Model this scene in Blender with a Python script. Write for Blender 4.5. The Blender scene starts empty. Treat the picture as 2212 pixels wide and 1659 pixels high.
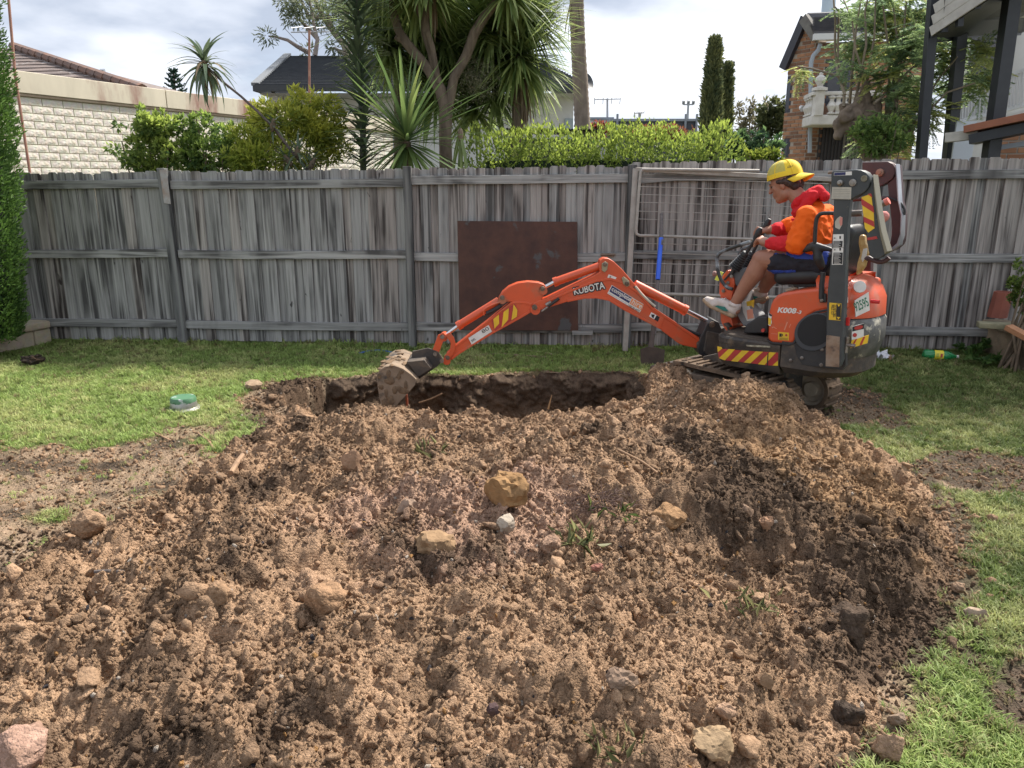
import bpy, bmesh, math, random
import numpy as np
from mathutils import Vector, Matrix, Quaternion, Euler

random.seed(7)
RNG = np.random.default_rng(11)
SC = bpy.context.scene
COL = SC.collection
R = math.radians

# ---------------------------------------------------------------- camera
CAM = Vector((0.0, 0.0, 1.6)); PITCH = R(14.8); FPX = 1661.0
cam_d = bpy.data.cameras.new('camera'); cam_o = bpy.data.objects.new('camera', cam_d); COL.objects.link(cam_o)
cam_d.sensor_width = 36.0; cam_d.lens = 36.0 * FPX / 2212.0; cam_d.clip_end = 2000.0; cam_d.clip_start = 0.05
cam_o.location = CAM; cam_o.rotation_euler = (R(90) - PITCH, 0, 0)
SC.camera = cam_o

# ---------------------------------------------------------------- sky, sun, exposure
SUN_AZ, SUN_EL = R(46), R(50)           # behind the fence, to the right
SUN_DIR = Vector((math.sin(SUN_AZ) * math.cos(SUN_EL), math.cos(SUN_AZ) * math.cos(SUN_EL), math.sin(SUN_EL)))
world = bpy.data.worlds.new('World'); SC.world = world; world.use_nodes = True
def build_world():
    nt = world.node_tree; N = nt.nodes; L = nt.links
    for n in list(N): N.remove(n)
    out = N.new('ShaderNodeOutputWorld'); bg = N.new('ShaderNodeBackground')
    sky = N.new('ShaderNodeTexSky'); sky.sky_type = 'NISHITA'; sky.sun_disc = False
    sky.sun_elevation = SUN_EL; sky.sun_rotation = SUN_AZ; sky.dust_density = 1.5; sky.air_density = 1.0
    tc = N.new('ShaderNodeTexCoord'); sep = N.new('ShaderNodeSeparateXYZ')
    L.new(tc.outputs['Generated'], sep.inputs[0])
    def m(op, a, b=None):
        n = N.new('ShaderNodeMath'); n.operation = op
        for i, v in enumerate((a, b)):
            if v is None: continue
            if isinstance(v, (int, float)): n.inputs[i].default_value = v
            else: L.new(v, n.inputs[i])
        return n.outputs[0]
    zz = m('ADD', m('MAXIMUM', sep.outputs[2], 0.0), 0.22)
    cx = m('DIVIDE', sep.outputs[0], zz); cy = m('DIVIDE', sep.outputs[1], zz)
    cmb = N.new('ShaderNodeCombineXYZ'); L.new(cx, cmb.inputs[0]); L.new(cy, cmb.inputs[1])
    cmb.inputs[2].default_value = 3.7
    n1 = N.new('ShaderNodeTexNoise'); n1.inputs['Scale'].default_value = 0.7; n1.inputs['Detail'].default_value = 7
    n1.inputs['Roughness'].default_value = 0.55; n1.inputs['Distortion'].default_value = 0.25
    n2 = N.new('ShaderNodeTexNoise'); n2.inputs['Scale'].default_value = 1.15; n2.inputs['Detail'].default_value = 6
    n2.inputs['Roughness'].default_value = 0.5
    L.new(cmb.outputs[0], n1.inputs['Vector']); L.new(cmb.outputs[0], n2.inputs['Vector'])
    cover = N.new('ShaderNodeMapRange'); cover.inputs['From Min'].default_value = 0.34; cover.inputs['From Max'].default_value = 0.52
    L.new(n1.outputs['Fac'], cover.inputs['Value'])
    cover.inputs['To Min'].default_value = 0.55
    tone = N.new('ShaderNodeValToRGB'); tone.color_ramp.elements[0].position = 0.38; tone.color_ramp.elements[1].position = 0.62
    tone.color_ramp.elements[0].color = (0.25, 0.285, 0.35, 1); tone.color_ramp.elements[1].color = (0.60, 0.615, 0.65, 1)
    L.new(n2.outputs['Fac'], tone.inputs[0])
    # cloud brightens towards the sun (light scattered forward through the cloud)
    dot = N.new('ShaderNodeVectorMath'); dot.operation = 'DOT_PRODUCT'
    nrm = N.new('ShaderNodeVectorMath'); nrm.operation = 'NORMALIZE'; L.new(tc.outputs['Generated'], nrm.inputs[0])
    L.new(nrm.outputs[0], dot.inputs[0]); dot.inputs[1].default_value = SUN_DIR
    glow = m('ADD', m('MULTIPLY', m('POWER', m('MAXIMUM', dot.outputs['Value'], 0.0), 9.0), 0.75), 0.88)
    cl = N.new('ShaderNodeVectorMath'); cl.operation = 'SCALE'; L.new(tone.outputs[0], cl.inputs[0]); L.new(glow, cl.inputs['Scale'])
    sk = N.new('ShaderNodeVectorMath'); sk.operation = 'SCALE'; L.new(sky.outputs[0], sk.inputs[0]); sk.inputs['Scale'].default_value = 0.105
    mix = N.new('ShaderNodeMix'); mix.data_type = 'RGBA'
    L.new(cover.outputs[0], mix.inputs['Factor']); L.new(sk.outputs[0], mix.inputs[6]); L.new(cl.outputs[0], mix.inputs[7])
    L.new(mix.outputs[2], bg.inputs['Color']); bg.inputs['Strength'].default_value = 1.0
    L.new(bg.outputs[0], out.inputs[0])
build_world()
sun_d = bpy.data.lights.new('sun', 'SUN'); sun_d.energy = 3.5; sun_d.angle = R(6.0); sun_d.color = (1.0, 0.94, 0.85)
sun_o = bpy.data.objects.new('sun', sun_d); COL.objects.link(sun_o)
sun_o.rotation_euler = SUN_DIR.to_track_quat('Z', 'Y').to_euler(); sun_o.location = (6, 12, 14)
SC.view_settings.view_transform = 'Standard'; SC.view_settings.look = 'None'
SC.view_settings.exposure = 1.38; SC.view_settings.gamma = 1.0
SC.render.engine = 'CYCLES'; SC.cycles.use_denoising = True
SC.cycles.max_bounces = 8; SC.cycles.diffuse_bounces = 3; SC.cycles.transparent_max_bounces = 12

# ================================================================ helpers
def pray(x, y):
    """direction of the view ray through display pixel (2212x1659)"""
    f = Vector((0, math.cos(PITCH), -math.sin(PITCH))); u = Vector((0, math.sin(PITCH), math.cos(PITCH)))
    return f * FPX + Vector((1, 0, 0)) * (x - 1106.0) + u * (829.5 - y)
def at(x, y, Y):
    d = pray(x, y); return CAM + d * ((Y - CAM.y) / d.y)
def gnd(x, y, z=0.0):
    d = pray(x, y); return CAM + d * ((z - CAM.z) / d.z)
class Frame:
    """upright plane through O; u runs right along it, w up, n towards the viewer's side"""
    def __init__(s, O, yaw):
        s.O = Vector(O); s.ex = Vector((math.cos(yaw), -math.sin(yaw), 0)); s.en = Vector((-math.sin(yaw), -math.cos(yaw), 0)); s.yaw = yaw
    def px(s, p, n=0.0):
        d = pray(*p); q = s.O + s.en * n
        t = (q - CAM).dot(s.en) / d.dot(s.en)
        r = CAM + d * t - s.O
        return (r.dot(s.ex), r.z)
    def W(s, u, w, n=0.0): return s.O + s.ex * u + s.en * n + Vector((0, 0, w))
    def P(s, p, n=0.0):
        u, w = s.px(p, n); return s.W(u, w, n)
def crop(x0, y0, sc):
    k = sc / 1.82278
    return lambda x, y: (x0 / 1.82278 + x * k, y0 / 1.82278 + y * k)
c1 = crop(2600, 560, 1100 / 2212); c2 = crop(1400, 950, 1500 / 2212); c3 = crop(2600, 1000, 900 / 2212)
c4 = crop(0, 0, 1400 / 2212); c5 = crop(1000, 0, 1400 / 2212); c6 = crop(2200, 0, 1832 / 2212); c7 = crop(3300, 900, 732 / 1518)
a1 = crop(3050, 600, 600 / 2212); a2 = crop(2950, 1150, 550 / 1825); a3 = crop(3000, 0, 1032 / 2212)
a7 = crop(2350, 600, 750 / 1382); a8 = crop(2700, 950, 500 / 1659)

# ---- numpy noise
_perm = np.random.default_rng(3).permutation(512).astype(np.int64); _perm = np.concatenate([_perm] * 4)
def _h(i, j, k=0):
    i = np.asarray(i) & 511; j = np.asarray(j) & 511; k = np.asarray(k) & 511
    return _perm[_perm[_perm[i] + j] + k]
_g3 = np.random.default_rng(4).normal(size=(512, 3)); _g3 /= np.linalg.norm(_g3, axis=1)[:, None]
def perlin(x, y, z=0.0):
    x = np.asarray(x, float); y = np.asarray(y, float); z = np.zeros_like(x) + z
    xi = np.floor(x).astype(np.int64); yi = np.floor(y).astype(np.int64); zi = np.floor(z).astype(np.int64)
    xf, yf, zf = x - xi, y - yi, z - zi
    u, v, w = [t * t * t * (t * (t * 6 - 15) + 10) for t in (xf, yf, zf)]
    def g(a, b, c):
        gr = _g3[_h(xi + a, yi + b, zi + c)]
        return gr[..., 0] * (xf - a) + gr[..., 1] * (yf - b) + gr[..., 2] * (zf - c)
    def lr(a, b, t): return a + (b - a) * t
    return 1.5 * lr(lr(lr(g(0,0,0), g(1,0,0), u), lr(g(0,1,0), g(1,1,0), u), v), lr(lr(g(0,0,1), g(1,0,1), u), lr(g(0,1,1), g(1,1,1), u), v), w)
def fbm(x, y, z=0.0, o=4, gain=0.5):
    s = 0; a = 1.0; f = 1.0
    for i in range(o):
        s = s + a * perlin(np.asarray(x) * f, np.asarray(y) * f, np.asarray(z) * f + 7.3 * i); a *= gain; f *= 2.03
    return s
_wr = np.random.default_rng(5).random((512, 3))
def worley(x, y, seed=0):
    """distance to nearest cell point and that cell's random value"""
    x = np.asarray(x, float); y = np.asarray(y, float)
    xi = np.floor(x).astype(np.int64); yi = np.floor(y).astype(np.int64)
    best = np.full(x.shape, 9.0); rv = np.zeros(x.shape)
    for a in (-1, 0, 1):
        for b in (-1, 0, 1):
            r = _wr[_h(xi + a, yi + b, seed)]
            d = (xi + a + r[..., 0] - x) ** 2 + (yi + b + r[..., 1] - y) ** 2
            m = d < best
            best = np.where(m, d, best); rv = np.where(m, r[..., 2], rv)
    return np.sqrt(best), rv
def facets(x, y, seed=0):
    """broken-lump relief: every cell is a tilted chip with its own height, creased at the joints"""
    x = np.asarray(x, float); y = np.asarray(y, float)
    xi = np.floor(x).astype(np.int64); yi = np.floor(y).astype(np.int64)
    f1 = np.full(x.shape, 9.0); f2 = np.full(x.shape, 9.0); h = np.zeros(x.shape)
    for a in (-1, 0, 1):
        for b in (-1, 0, 1):
            k = _h(xi + a, yi + b, seed); r = _wr[k]; q = _wr[(k * 7 + 13) % 512]
            dx, dy = x - (xi + a + r[..., 0]), y - (yi + b + r[..., 1]); d = np.sqrt(dx * dx + dy * dy)
            m = d < f1
            hh = r[..., 2] + 1.1 * ((q[..., 0] - .5) * dx + (q[..., 1] - .5) * dy) - .55 * d * d
            f2 = np.where(m, f1, np.minimum(f2, d)); h = np.where(m, hh, h); f1 = np.where(m, d, f1)
    return h - .45 * np.exp(-((f2 - f1) / .10) ** 2)
def sstep(a, b, x):
    t = np.clip((np.asarray(x, float) - a) / (b - a), 0, 1); return t * t * (3 - 2 * t)
def polydist(px, py, poly):
    """signed distance, positive inside"""
    P = np.array(poly, float); n = len(P); d = np.full(px.shape, 1e9); ins = np.zeros(px.shape, bool)
    for i in range(n):
        a, b = P[i], P[(i + 1) % n]; e = b - a
        wx, wy = px - a[0], py - a[1]
        t = np.clip((wx * e[0] + wy * e[1]) / (e @ e), 0, 1)
        d = np.minimum(d, (wx - e[0] * t) ** 2 + (wy - e[1] * t) ** 2)
        c = ((a[1] > py) != (b[1] > py)) & (px < (b[0] - a[0]) * (py - a[1]) / (b[1] - a[1] + 1e-12) + a[0])
        ins ^= c
    d = np.sqrt(d); return np.where(ins, d, -d)

# ---- objects
def wm(o):
    m = o.matrix_basis.copy()
    while o.parent: o = o.parent; m = o.matrix_basis @ m
    return m
def tag(o, label=None, cat=None, group=None, kind=None):
    if label: o['label'] = label
    if cat: o['category'] = cat
    if group: o['group'] = group
    if kind: o['kind'] = kind
    return o
def empty(name, loc, rz=0.0, label=None, cat=None, group=None):
    o = bpy.data.objects.new(name, None); COL.objects.link(o); o.location = loc; o.rotation_euler = (0, 0, rz)
    o.empty_display_size = 0.1
    return tag(o, label, cat, group)
def link(name, me, parent=None):
    o = bpy.data.objects.new(name, me); COL.objects.link(o)
    if parent: o.parent = parent
    return o
def npmesh(name, V, F, mats=(), smooth=False, cols=None, midx=None):
    """V (n,3); F (m,k) fixed-size polygons"""
    V = np.ascontiguousarray(V, np.float32); F = np.ascontiguousarray(F, np.int32)
    me = bpy.data.meshes.new(name); k = F.shape[1]
    me.vertices.add(len(V)); me.vertices.foreach_set('co', V.ravel())
    me.loops.add(F.size); me.loops.foreach_set('vertex_index', F.ravel())
    me.polygons.add(len(F)); me.polygons.foreach_set('loop_start', np.arange(0, F.size, k, dtype=np.int32))
    if smooth: me.polygons.foreach_set('use_smooth', np.ones(len(F), bool))
    for m in mats: me.materials.append(m)
    if midx is not None: me.polygons.foreach_set('material_index', np.ascontiguousarray(midx, np.int32))
    if cols is not None:
        at_ = me.color_attributes.new('Col', 'FLOAT_COLOR', 'POINT')
        c = np.ones((len(V), 4), np.float32); c[:, :3] = cols; at_.data.foreach_set('color', c.ravel())
    me.update(); me.validate()
    return me
class MB:
    """collects geometry in world coordinates, builds one mesh object in its parent's space"""
    def __init__(s): s.v = []; s.f = []; s.m = []
    def add(s, vs, fs, m=0):
        o = len(s.v); s.v += [tuple(v) for v in vs]; s.f += [tuple(i + o for i in f) for f in fs]; s.m += [m] * len(fs); return s
    def box(s, c, size, rot=None, m=0):
        c = Vector(c); hx, hy, hz = [t / 2 for t in size]
        vs = [Vector((x, y, z)) for x in (-hx, hx) for y in (-hy, hy) for z in (-hz, hz)]
        if rot is not None: vs = [rot @ v for v in vs]
        return s.add([c + v for v in vs], [(0,1,3,2),(4,6,7,5),(0,4,5,1),(2,3,7,6),(0,2,6,4),(1,5,7,3)], m)
    def bar(s, a, b, wdt, hgt, up=(0, 0, 1), m=0):
        a, b = Vector(a), Vector(b); d = (b - a); l = d.length; d.normalize()
        sd = d.cross(Vector(up)); 
        if sd.length < 1e-4: sd = d.cross(Vector((0, 1, 0)))
        sd.normalize(); u = sd.cross(d)
        rot = Matrix((d, sd, u)).transposed()
        return s.box((a + b) / 2, (l, wdt, hgt), rot, m)
    def prism(s, fr, ol, n0, n1, m=0, mcap=None):
        """outline [(u,w)] on frame, extruded n0..n1"""
        k = len(ol)
        area = sum(ol[i][0] * ol[(i + 1) % k][1] - ol[(i + 1) % k][0] * ol[i][1] for i in range(k))
        if area < 0: ol = ol[::-1]
        if n0 > n1: n0, n1 = n1, n0
        vs = [fr.W(u, w, n1) for u, w in ol] + [fr.W(u, w, n0) for u, w in ol]
        s.add(vs, [tuple(range(k)), tuple(range(2 * k - 1, k - 1, -1))], m if mcap is None else mcap)
        s.f += [tuple(len(s.v) - 2 * k + j for j in (i, i + k, (i + 1) % k + k, (i + 1) % k)) for i in range(k)]; s.m += [m] * k
        return s
    def tube(s, path, r, seg=10, m=0, cap=True):
        path = [Vector(p) for p in path]; n = len(path)
        rs = r if isinstance(r, (list, tuple)) else [r] * n
        t0 = (path[1] - path[0]).normalized(); ref = Vector((0, 0, 1)) if abs(t0.z) < 0.9 else Vector((1, 0, 0))
        x = t0.cross(ref).normalized(); vs = []; fs = []
        for i, p in enumerate(path):
            t = (path[min(i + 1, n - 1)] - path[max(i - 1, 0)])
            t = t.normalized() if t.length > 1e-9 else t0
            x = (x - t * x.dot(t)); x = x.normalized() if x.length > 1e-6 else t.orthogonal().normalized()
            y = t.cross(x)
            for j in range(seg):
                a = 2 * math.pi * j / seg; vs.append(p + (x * math.cos(a) + y * math.sin(a)) * rs[i])
        for i in range(n - 1):
            for j in range(seg): fs.append((i * seg + j, i * seg + (j + 1) % seg, (i + 1) * seg + (j + 1) % seg, (i + 1) * seg + j))
        if cap: fs += [tuple(range(seg - 1, -1, -1)), tuple(range((n - 1) * seg, n * seg))]
        return s.add(vs, fs, m)
    def cyl(s, a, b, r, seg=16, m=0, r2=None): return s.tube([a, b], [r, r if r2 is None else r2], seg, m)
    def lathe(s, o, prof, seg=24, axis=None, m=0, closed=False):
        """prof [(r, h)] about axis through o"""
        o = Vector(o); ax = Vector(axis or (0, 0, 1)).normalized(); x = ax.orthogonal().normalized(); y = ax.cross(x)
        vs = []; fs = []; k = len(prof)
        for j in range(seg):
            a = 2 * math.pi * j / seg; d = x * math.cos(a) + y * math.sin(a)
            for r, h in prof: vs.append(o + d * r + ax * h)
        for j in range(seg):
            for i in range(k - 1):
                A, B = j * k + i, ((j + 1) % seg) * k + i; fs.append((A, B, B + 1, A + 1))
        if not closed:
            if prof[0][0] > 1e-5: fs.append(tuple(j * k for j in range(seg - 1, -1, -1)))
            if prof[-1][0] > 1e-5: fs.append(tuple(j * k + k - 1 for j in range(seg)))
        return s.add(vs, fs, m)
    def build(s, name, mats, parent=None, smooth=False, bevel=0, seg=2, wn=True, angle=35):
        if not isinstance(mats, (list, tuple)): mats = [mats]
        inv = wm(parent).inverted() if parent else Matrix()
        me = bpy.data.meshes.new(name); me.from_pydata([inv @ Vector(v) for v in s.v], [], s.f)
        for m in mats: me.materials.append(m)
        me.polygons.foreach_set('material_index', s.m)
        if smooth or bevel: me.polygons.foreach_set('use_smooth', [True] * len(me.polygons))
        me.update(); o = link(name, me, parent)
        if smooth and not bevel:
            es = o.modifiers.new('split', 'EDGE_SPLIT'); es.split_angle = R(angle)
        if bevel:
            b = o.modifiers.new('bevel', 'BEVEL'); b.width = bevel; b.segments = seg; b.limit_method = 'ANGLE'; b.angle_limit = R(angle); b.harden_normals = False
            if wn:
                w = o.modifiers.new('wn', 'WEIGHTED_NORMAL'); w.keep_sharp = True
        return o
def solo(name, mb, mats, base, label, cat, group=None, **kw):
    """one-mesh thing with its origin at base"""
    e = Matrix.Translation(Vector(base)); 
    o = mb.build(name, mats, None, **kw)
    o.data.transform(e.inverted()); o.location = base
    return tag(o, label, cat, group)

# ---- materials
MATS = {}
def mat(name, col, rough=0.7, col2=None, nscale=8.0, namt=1.0, metal=0.0, bump=0.0, bscale=60.0, spec=0.5, stretch=None, col3=None, n3scale=2.0, n3=(0.55, 0.7),
        attr=None, attr_inst=False, trans=0.0, coat=0.0, ndetail=5, crumb=0.0, crumb_d=.006):
    if name in MATS: return MATS[name]
    m = bpy.data.materials.new(name); m.use_nodes = True; MATS[name] = m
    nt = m.node_tree; N = nt.nodes; L = nt.links
    b = N['Principled BSDF']; out = N['Material Output']
    b.inputs['Roughness'].default_value = rough; b.inputs['Metallic'].default_value = metal
    b.inputs['Specular IOR Level'].default_value = spec
    if coat: b.inputs['Coat Weight'].default_value = coat; b.inputs['Coat Roughness'].default_value = 0.15
    tc = N.new('ShaderNodeTexCoord'); vec = tc.outputs['Object']
    if stretch:
        mp = N.new('ShaderNodeMapping'); mp.inputs['Scale'].default_value = stretch; L.new(vec, mp.inputs['Vector']); vec = mp.outputs[0]
    def noise(scale, detail=ndetail):
        n = N.new('ShaderNodeTexNoise'); n.inputs['Scale'].default_value = scale; n.inputs['Detail'].default_value = detail
        n.inputs['Roughness'].default_value = 0.6; L.new(vec, n.inputs['Vector']); return n.outputs['Fac']
    def mixc(fac, a, bb, mode='MIX'):
        x = N.new('ShaderNodeMix'); x.data_type = 'RGBA'; x.blend_type = mode
        if isinstance(fac, (int, float)): x.inputs['Factor'].default_value = fac
        else: L.new(fac, x.inputs['Factor'])
        for i, v in ((6, a), (7, bb)):
            if isinstance(v, tuple): x.inputs[i].default_value = (*v, 1)
            else: L.new(v, x.inputs[i])
        return x.outputs[2]
    def rng(v, a, bb, lo=0.0, hi=1.0):
        r = N.new('ShaderNodeMapRange'); r.inputs['From Min'].default_value = a; r.inputs['From Max'].default_value = bb
        r.inputs['To Min'].default_value = lo; r.inputs['To Max'].default_value = hi; L.new(v, r.inputs['Value']); return r.outputs[0]
    c = col
    if attr:
        a = N.new('ShaderNodeAttribute'); a.attribute_name = attr
        if attr_inst: a.attribute_type = 'INSTANCER'
        c = a.outputs['Color']
    if col2: 
        if attr: c = mixc(rng(noise(nscale), 0.35, 0.65, 0, namt), c, mixc(1.0, c, col2, 'MULTIPLY'))
        else: c = mixc(rng(noise(nscale), 0.35, 0.65, 0, namt), c, col2)
    if col3: c = mixc(rng(noise(n3scale, 8), n3[0], n3[1]), c, col3)
    if isinstance(c, tuple): b.inputs['Base Color'].default_value = (*c, 1)
    else: L.new(c, b.inputs['Base Color'])
    if bump:
        bn = N.new('ShaderNodeBump'); bn.inputs['Strength'].default_value = bump; bn.inputs['Distance'].default_value = 0.01
        L.new(noise(bscale, 6), bn.inputs['Height']); L.new(bn.outputs[0], b.inputs['Normal'])
    if crumb:
        vo = N.new('ShaderNodeTexVoronoi'); vo.feature = 'F1'; vo.inputs['Scale'].default_value = crumb; L.new(vec, vo.inputs['Vector'])
        v2 = N.new('ShaderNodeTexVoronoi'); v2.inputs['Scale'].default_value = crumb * 2.3; L.new(vec, v2.inputs['Vector'])
        ad = N.new('ShaderNodeMath'); ad.operation = 'MULTIPLY_ADD'; L.new(v2.outputs['Distance'], ad.inputs[0]); ad.inputs[1].default_value = .45; L.new(vo.outputs['Distance'], ad.inputs[2])
        b2 = N.new('ShaderNodeBump'); b2.invert = True; b2.inputs['Strength'].default_value = 1.0; b2.inputs['Distance'].default_value = crumb_d
        L.new(ad.outputs[0], b2.inputs['Height'])
        if bump: L.new(bn.outputs[0], b2.inputs['Normal'])
        L.new(b2.outputs[0], b.inputs['Normal'])
        hs = N.new('ShaderNodeHueSaturation'); rv = rng(vo.outputs['Color'], 0, 1, 0.72, 1.28); L.new(rv, hs.inputs['Value'])
        if isinstance(c, tuple): hs.inputs['Color'].default_value = (*c, 1)
        else: L.new(c, hs.inputs['Color'])
        L.new(hs.outputs[0], b.inputs['Base Color'])
    if trans:
        t = N.new('ShaderNodeBsdfTranslucent'); ms = N.new('ShaderNodeMixShader'); ms.inputs[0].default_value = trans
        if isinstance(c, tuple): t.inputs[0].default_value = (*c, 1)
        else: L.new(c, t.inputs[0])
        L.new(b.outputs[0], ms.inputs[1]); L.new(t.outputs[0], ms.inputs[2]); L.new(ms.outputs[0], out.inputs[0])
    return m

def icos(sub):
    bm = bmesh.new(); bmesh.ops.create_icosphere(bm, subdivisions=sub, radius=1.0)
    V = np.array([v.co[:] for v in bm.verts]); F = np.array([[v.index for v in f.verts] for f in bm.faces]); bm.free(); return V, F
ICO = {k: icos(k) for k in (1, 2, 3, 4)}
def rockmesh(sub, seed, ang=0.5, rough=0.18, size=(1, 1, 1), fr=1.6):
    """broken stone: noise plus flat cut faces"""
    V, F = ICO[sub]; V = V.copy(); r = np.random.default_rng(seed)
    n = fbm(V[:, 0] * fr + seed * 3.1, V[:, 1] * fr, V[:, 2] * fr, 4)
    V *= (1 + rough * 2 * n)[:, None]
    for i in range(int(9 * ang) + 1):
        d = r.normal(size=3); d /= np.linalg.norm(d); lim = r.uniform(0.55, 0.85)
        k = V @ d; over = np.maximum(k - lim, 0); V -= np.outer(over * (0.9 if ang > 0.3 else 0.5), d)
    V += np.stack([0.05 * perlin(V[:, 0] * 5 + k * 9, V[:, 1] * 5, V[:, 2] * 5) + 0.03 * perlin(V[:, 0] * 12 + k * 9, V[:, 1] * 12, V[:, 2] * 12) for k in range(3)], 1)
    return V * np.array(size), F

def scatter(name, pts, rots, scls, idx, cols, protos, parent=None):
    """stuff: points carrying instances of small prototype meshes"""
    n = len(pts); me = bpy.data.meshes.new(name); me.vertices.add(n)
    me.vertices.foreach_set('co', np.ascontiguousarray(pts, np.float32).ravel())
    def at_(nm, ty, arr, key):
        a = me.attributes.new(nm, ty, 'POINT'); a.data.foreach_set(key, np.ascontiguousarray(arr).ravel())
    at_('rot', 'FLOAT_VECTOR', rots.astype(np.float32), 'vector'); at_('scl', 'FLOAT_VECTOR', scls.astype(np.float32), 'vector')
    at_('idx', 'INT', idx.astype(np.int32), 'value')
    c = np.ones((n, 4), np.float32); c[:, :3] = cols; at_('icol', 'FLOAT_COLOR', c, 'color')
    o = link(name, me, parent)
    ng = bpy.data.node_groups.new(name, 'GeometryNodeTree')
    ng.interface.new_socket('Geometry', in_out='INPUT', socket_type='NodeSocketGeometry')
    ng.interface.new_socket('Geometry', in_out='OUTPUT', socket_type='NodeSocketGeometry')
    N, L = ng.nodes, ng.links
    gi = N.new('NodeGroupInput'); go = N.new('NodeGroupOutput'); ip = N.new('GeometryNodeInstanceOnPoints'); jn = N.new('GeometryNodeJoinGeometry')
    for p in protos[::-1]:
        po = bpy.data.objects.new(p.name, p)
        oi = N.new('GeometryNodeObjectInfo'); oi.inputs['Object'].default_value = po; oi.inputs['As Instance'].default_value = True
        L.new(oi.outputs['Geometry'], jn.inputs[0])
    def na(nm, ty):
        x = N.new('GeometryNodeInputNamedAttribute'); x.data_type = ty; x.inputs['Name'].default_value = nm
        return [q for q in x.outputs if q.enabled and q.name == 'Attribute'][0]
    L.new(gi.outputs[0], ip.inputs['Points']); L.new(jn.outputs[0], ip.inputs['Instance'])
    ip.inputs['Pick Instance'].default_value = True
    L.new(na('idx', 'INT'), ip.inputs['Instance Index']); L.new(na('rot', 'FLOAT_VECTOR'), ip.inputs['Rotation']); L.new(na('scl', 'FLOAT_VECTOR'), ip.inputs['Scale'])
    L.new(ip.outputs[0], go.inputs[0])
    md = o.modifiers.new('scatter', 'NODES'); md.node_group = ng
    o['kind'] = 'stuff'
    return o
_TMP = bpy.data.scenes.new('scratch')
def evalmesh(o):
    """final mesh of an object, evaluated on its own"""
    _TMP.collection.objects.link(o); vl = _TMP.view_layers[0]; vl.update()
    me = bpy.data.meshes.new_from_object(o.evaluated_get(vl.depsgraph)); _TMP.collection.objects.unlink(o); return me
def text2d(s, bold=0.0, shear=0.0, spacing=1.0):
    c = bpy.data.curves.new('t', 'FONT'); c.body = s; c.offset = bold; c.shear = shear; c.space_character = spacing; c.resolution_u = 3
    o = bpy.data.objects.new('t', c)
    me = evalmesh(o)
    V = [v.co.copy() for v in me.vertices]; F = [tuple(p.vertices) for p in me.polygons]
    bpy.data.objects.remove(o); bpy.data.meshes.remove(me); bpy.data.curves.remove(c)
    return V, F
def lettering(s, fr, pL, pR, hpx, n, mt, parent, bold=0.02, shear=0.0, name='lettering', mb=None, m=0, spacing=1.0):
    """text laid on a frame's plane between two pixels of its base line"""
    V, F = text2d(s, bold, shear, spacing)
    x0 = min(v.x for v in V); x1 = max(v.x for v in V); y0 = min(v.y for v in V); y1 = max(v.y for v in V)
    A = fr.P(pL, n); B = fr.P(pR, n); dx = B - A; upv = Vector((0, 0, 1)) - dx.normalized() * dx.normalized().z
    hm = hpx * (A - CAM).dot(pray(1106, 829.5).normalized()) / FPX
    upv.normalize()
    own = mb is None
    if own: mb = MB()
    mb.add([A + dx * ((v.x - x0) / (x1 - x0)) + upv * (hm * (v.y - y0) / (y1 - y0)) for v in V], F, m)
    if own: return mb.build(name, mt, parent)
def smooth_blob(parts, voxel, smooth=6, noise=None):
    """round cones ((p0,r0,p1,r1)) and ellipsoids ((c,(rx,ry,rz),rot)) fused into one continuous skin"""
    bm = bmesh.new()
    for p in parts:
        if len(p) == 4:
            p0, r0, p1, r1 = Vector(p[0]), p[1], Vector(p[2]), p[3]
            d = p1 - p0; q = d.to_track_quat('Z', 'Y') if d.length > 1e-6 else Quaternion()
            for c, r in ((p0, r0), (p1, r1)):
                bmesh.ops.create_uvsphere(bm, u_segments=16, v_segments=10, radius=r, matrix=Matrix.Translation(c) @ q.to_matrix().to_4x4())
            if d.length > 1e-6:
                bmesh.ops.create_cone(bm, cap_ends=True, segments=16, radius1=r0, radius2=r1, depth=d.length, matrix=Matrix.Translation((p0 + p1) / 2) @ q.to_matrix().to_4x4())
        else:
            c, r, rot = p
            M = Matrix.Translation(Vector(c)) @ (rot.to_matrix().to_4x4() if rot is not None else Matrix()) @ Matrix.Diagonal((*r, 1))
            bmesh.ops.create_uvsphere(bm, u_segments=24, v_segments=14, radius=1.0, matrix=M)
    me = bpy.data.meshes.new('b'); bm.to_mesh(me); bm.free()
    o = bpy.data.objects.new('b', me)
    r = o.modifiers.new('r', 'REMESH'); r.mode = 'VOXEL'; r.voxel_size = voxel; r.use_smooth_shade = True
    sm = o.modifiers.new('s', 'SMOOTH'); sm.iterations = smooth; sm.factor = 0.5
    out = evalmesh(o)
    bpy.data.objects.remove(o); bpy.data.meshes.remove(me)
    if noise:
        amp, fr = noise; n = len(out.vertices)
        co = np.empty(n * 3, np.float32); out.vertices.foreach_get('co', co); co = co.reshape(-1, 3)
        nm = np.empty(n * 3, np.float32); out.vertices.foreach_get('normal', nm); nm = nm.reshape(-1, 3)
        w = perlin(co[:, 0] * fr, co[:, 1] * fr, co[:, 2] * fr * 1.6) + 0.5 * perlin(co[:, 0] * fr * 2.1 + 5, co[:, 1] * fr * 2.1, co[:, 2] * fr * 2.6)
        w = 1 - 2 * np.abs(w)
        co = co + nm * (amp * w)[:, None]; out.vertices.foreach_set('co', co.astype(np.float32).ravel()); out.update()
    out.polygons.foreach_set('use_smooth', [True] * len(out.polygons))
    return out
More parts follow.
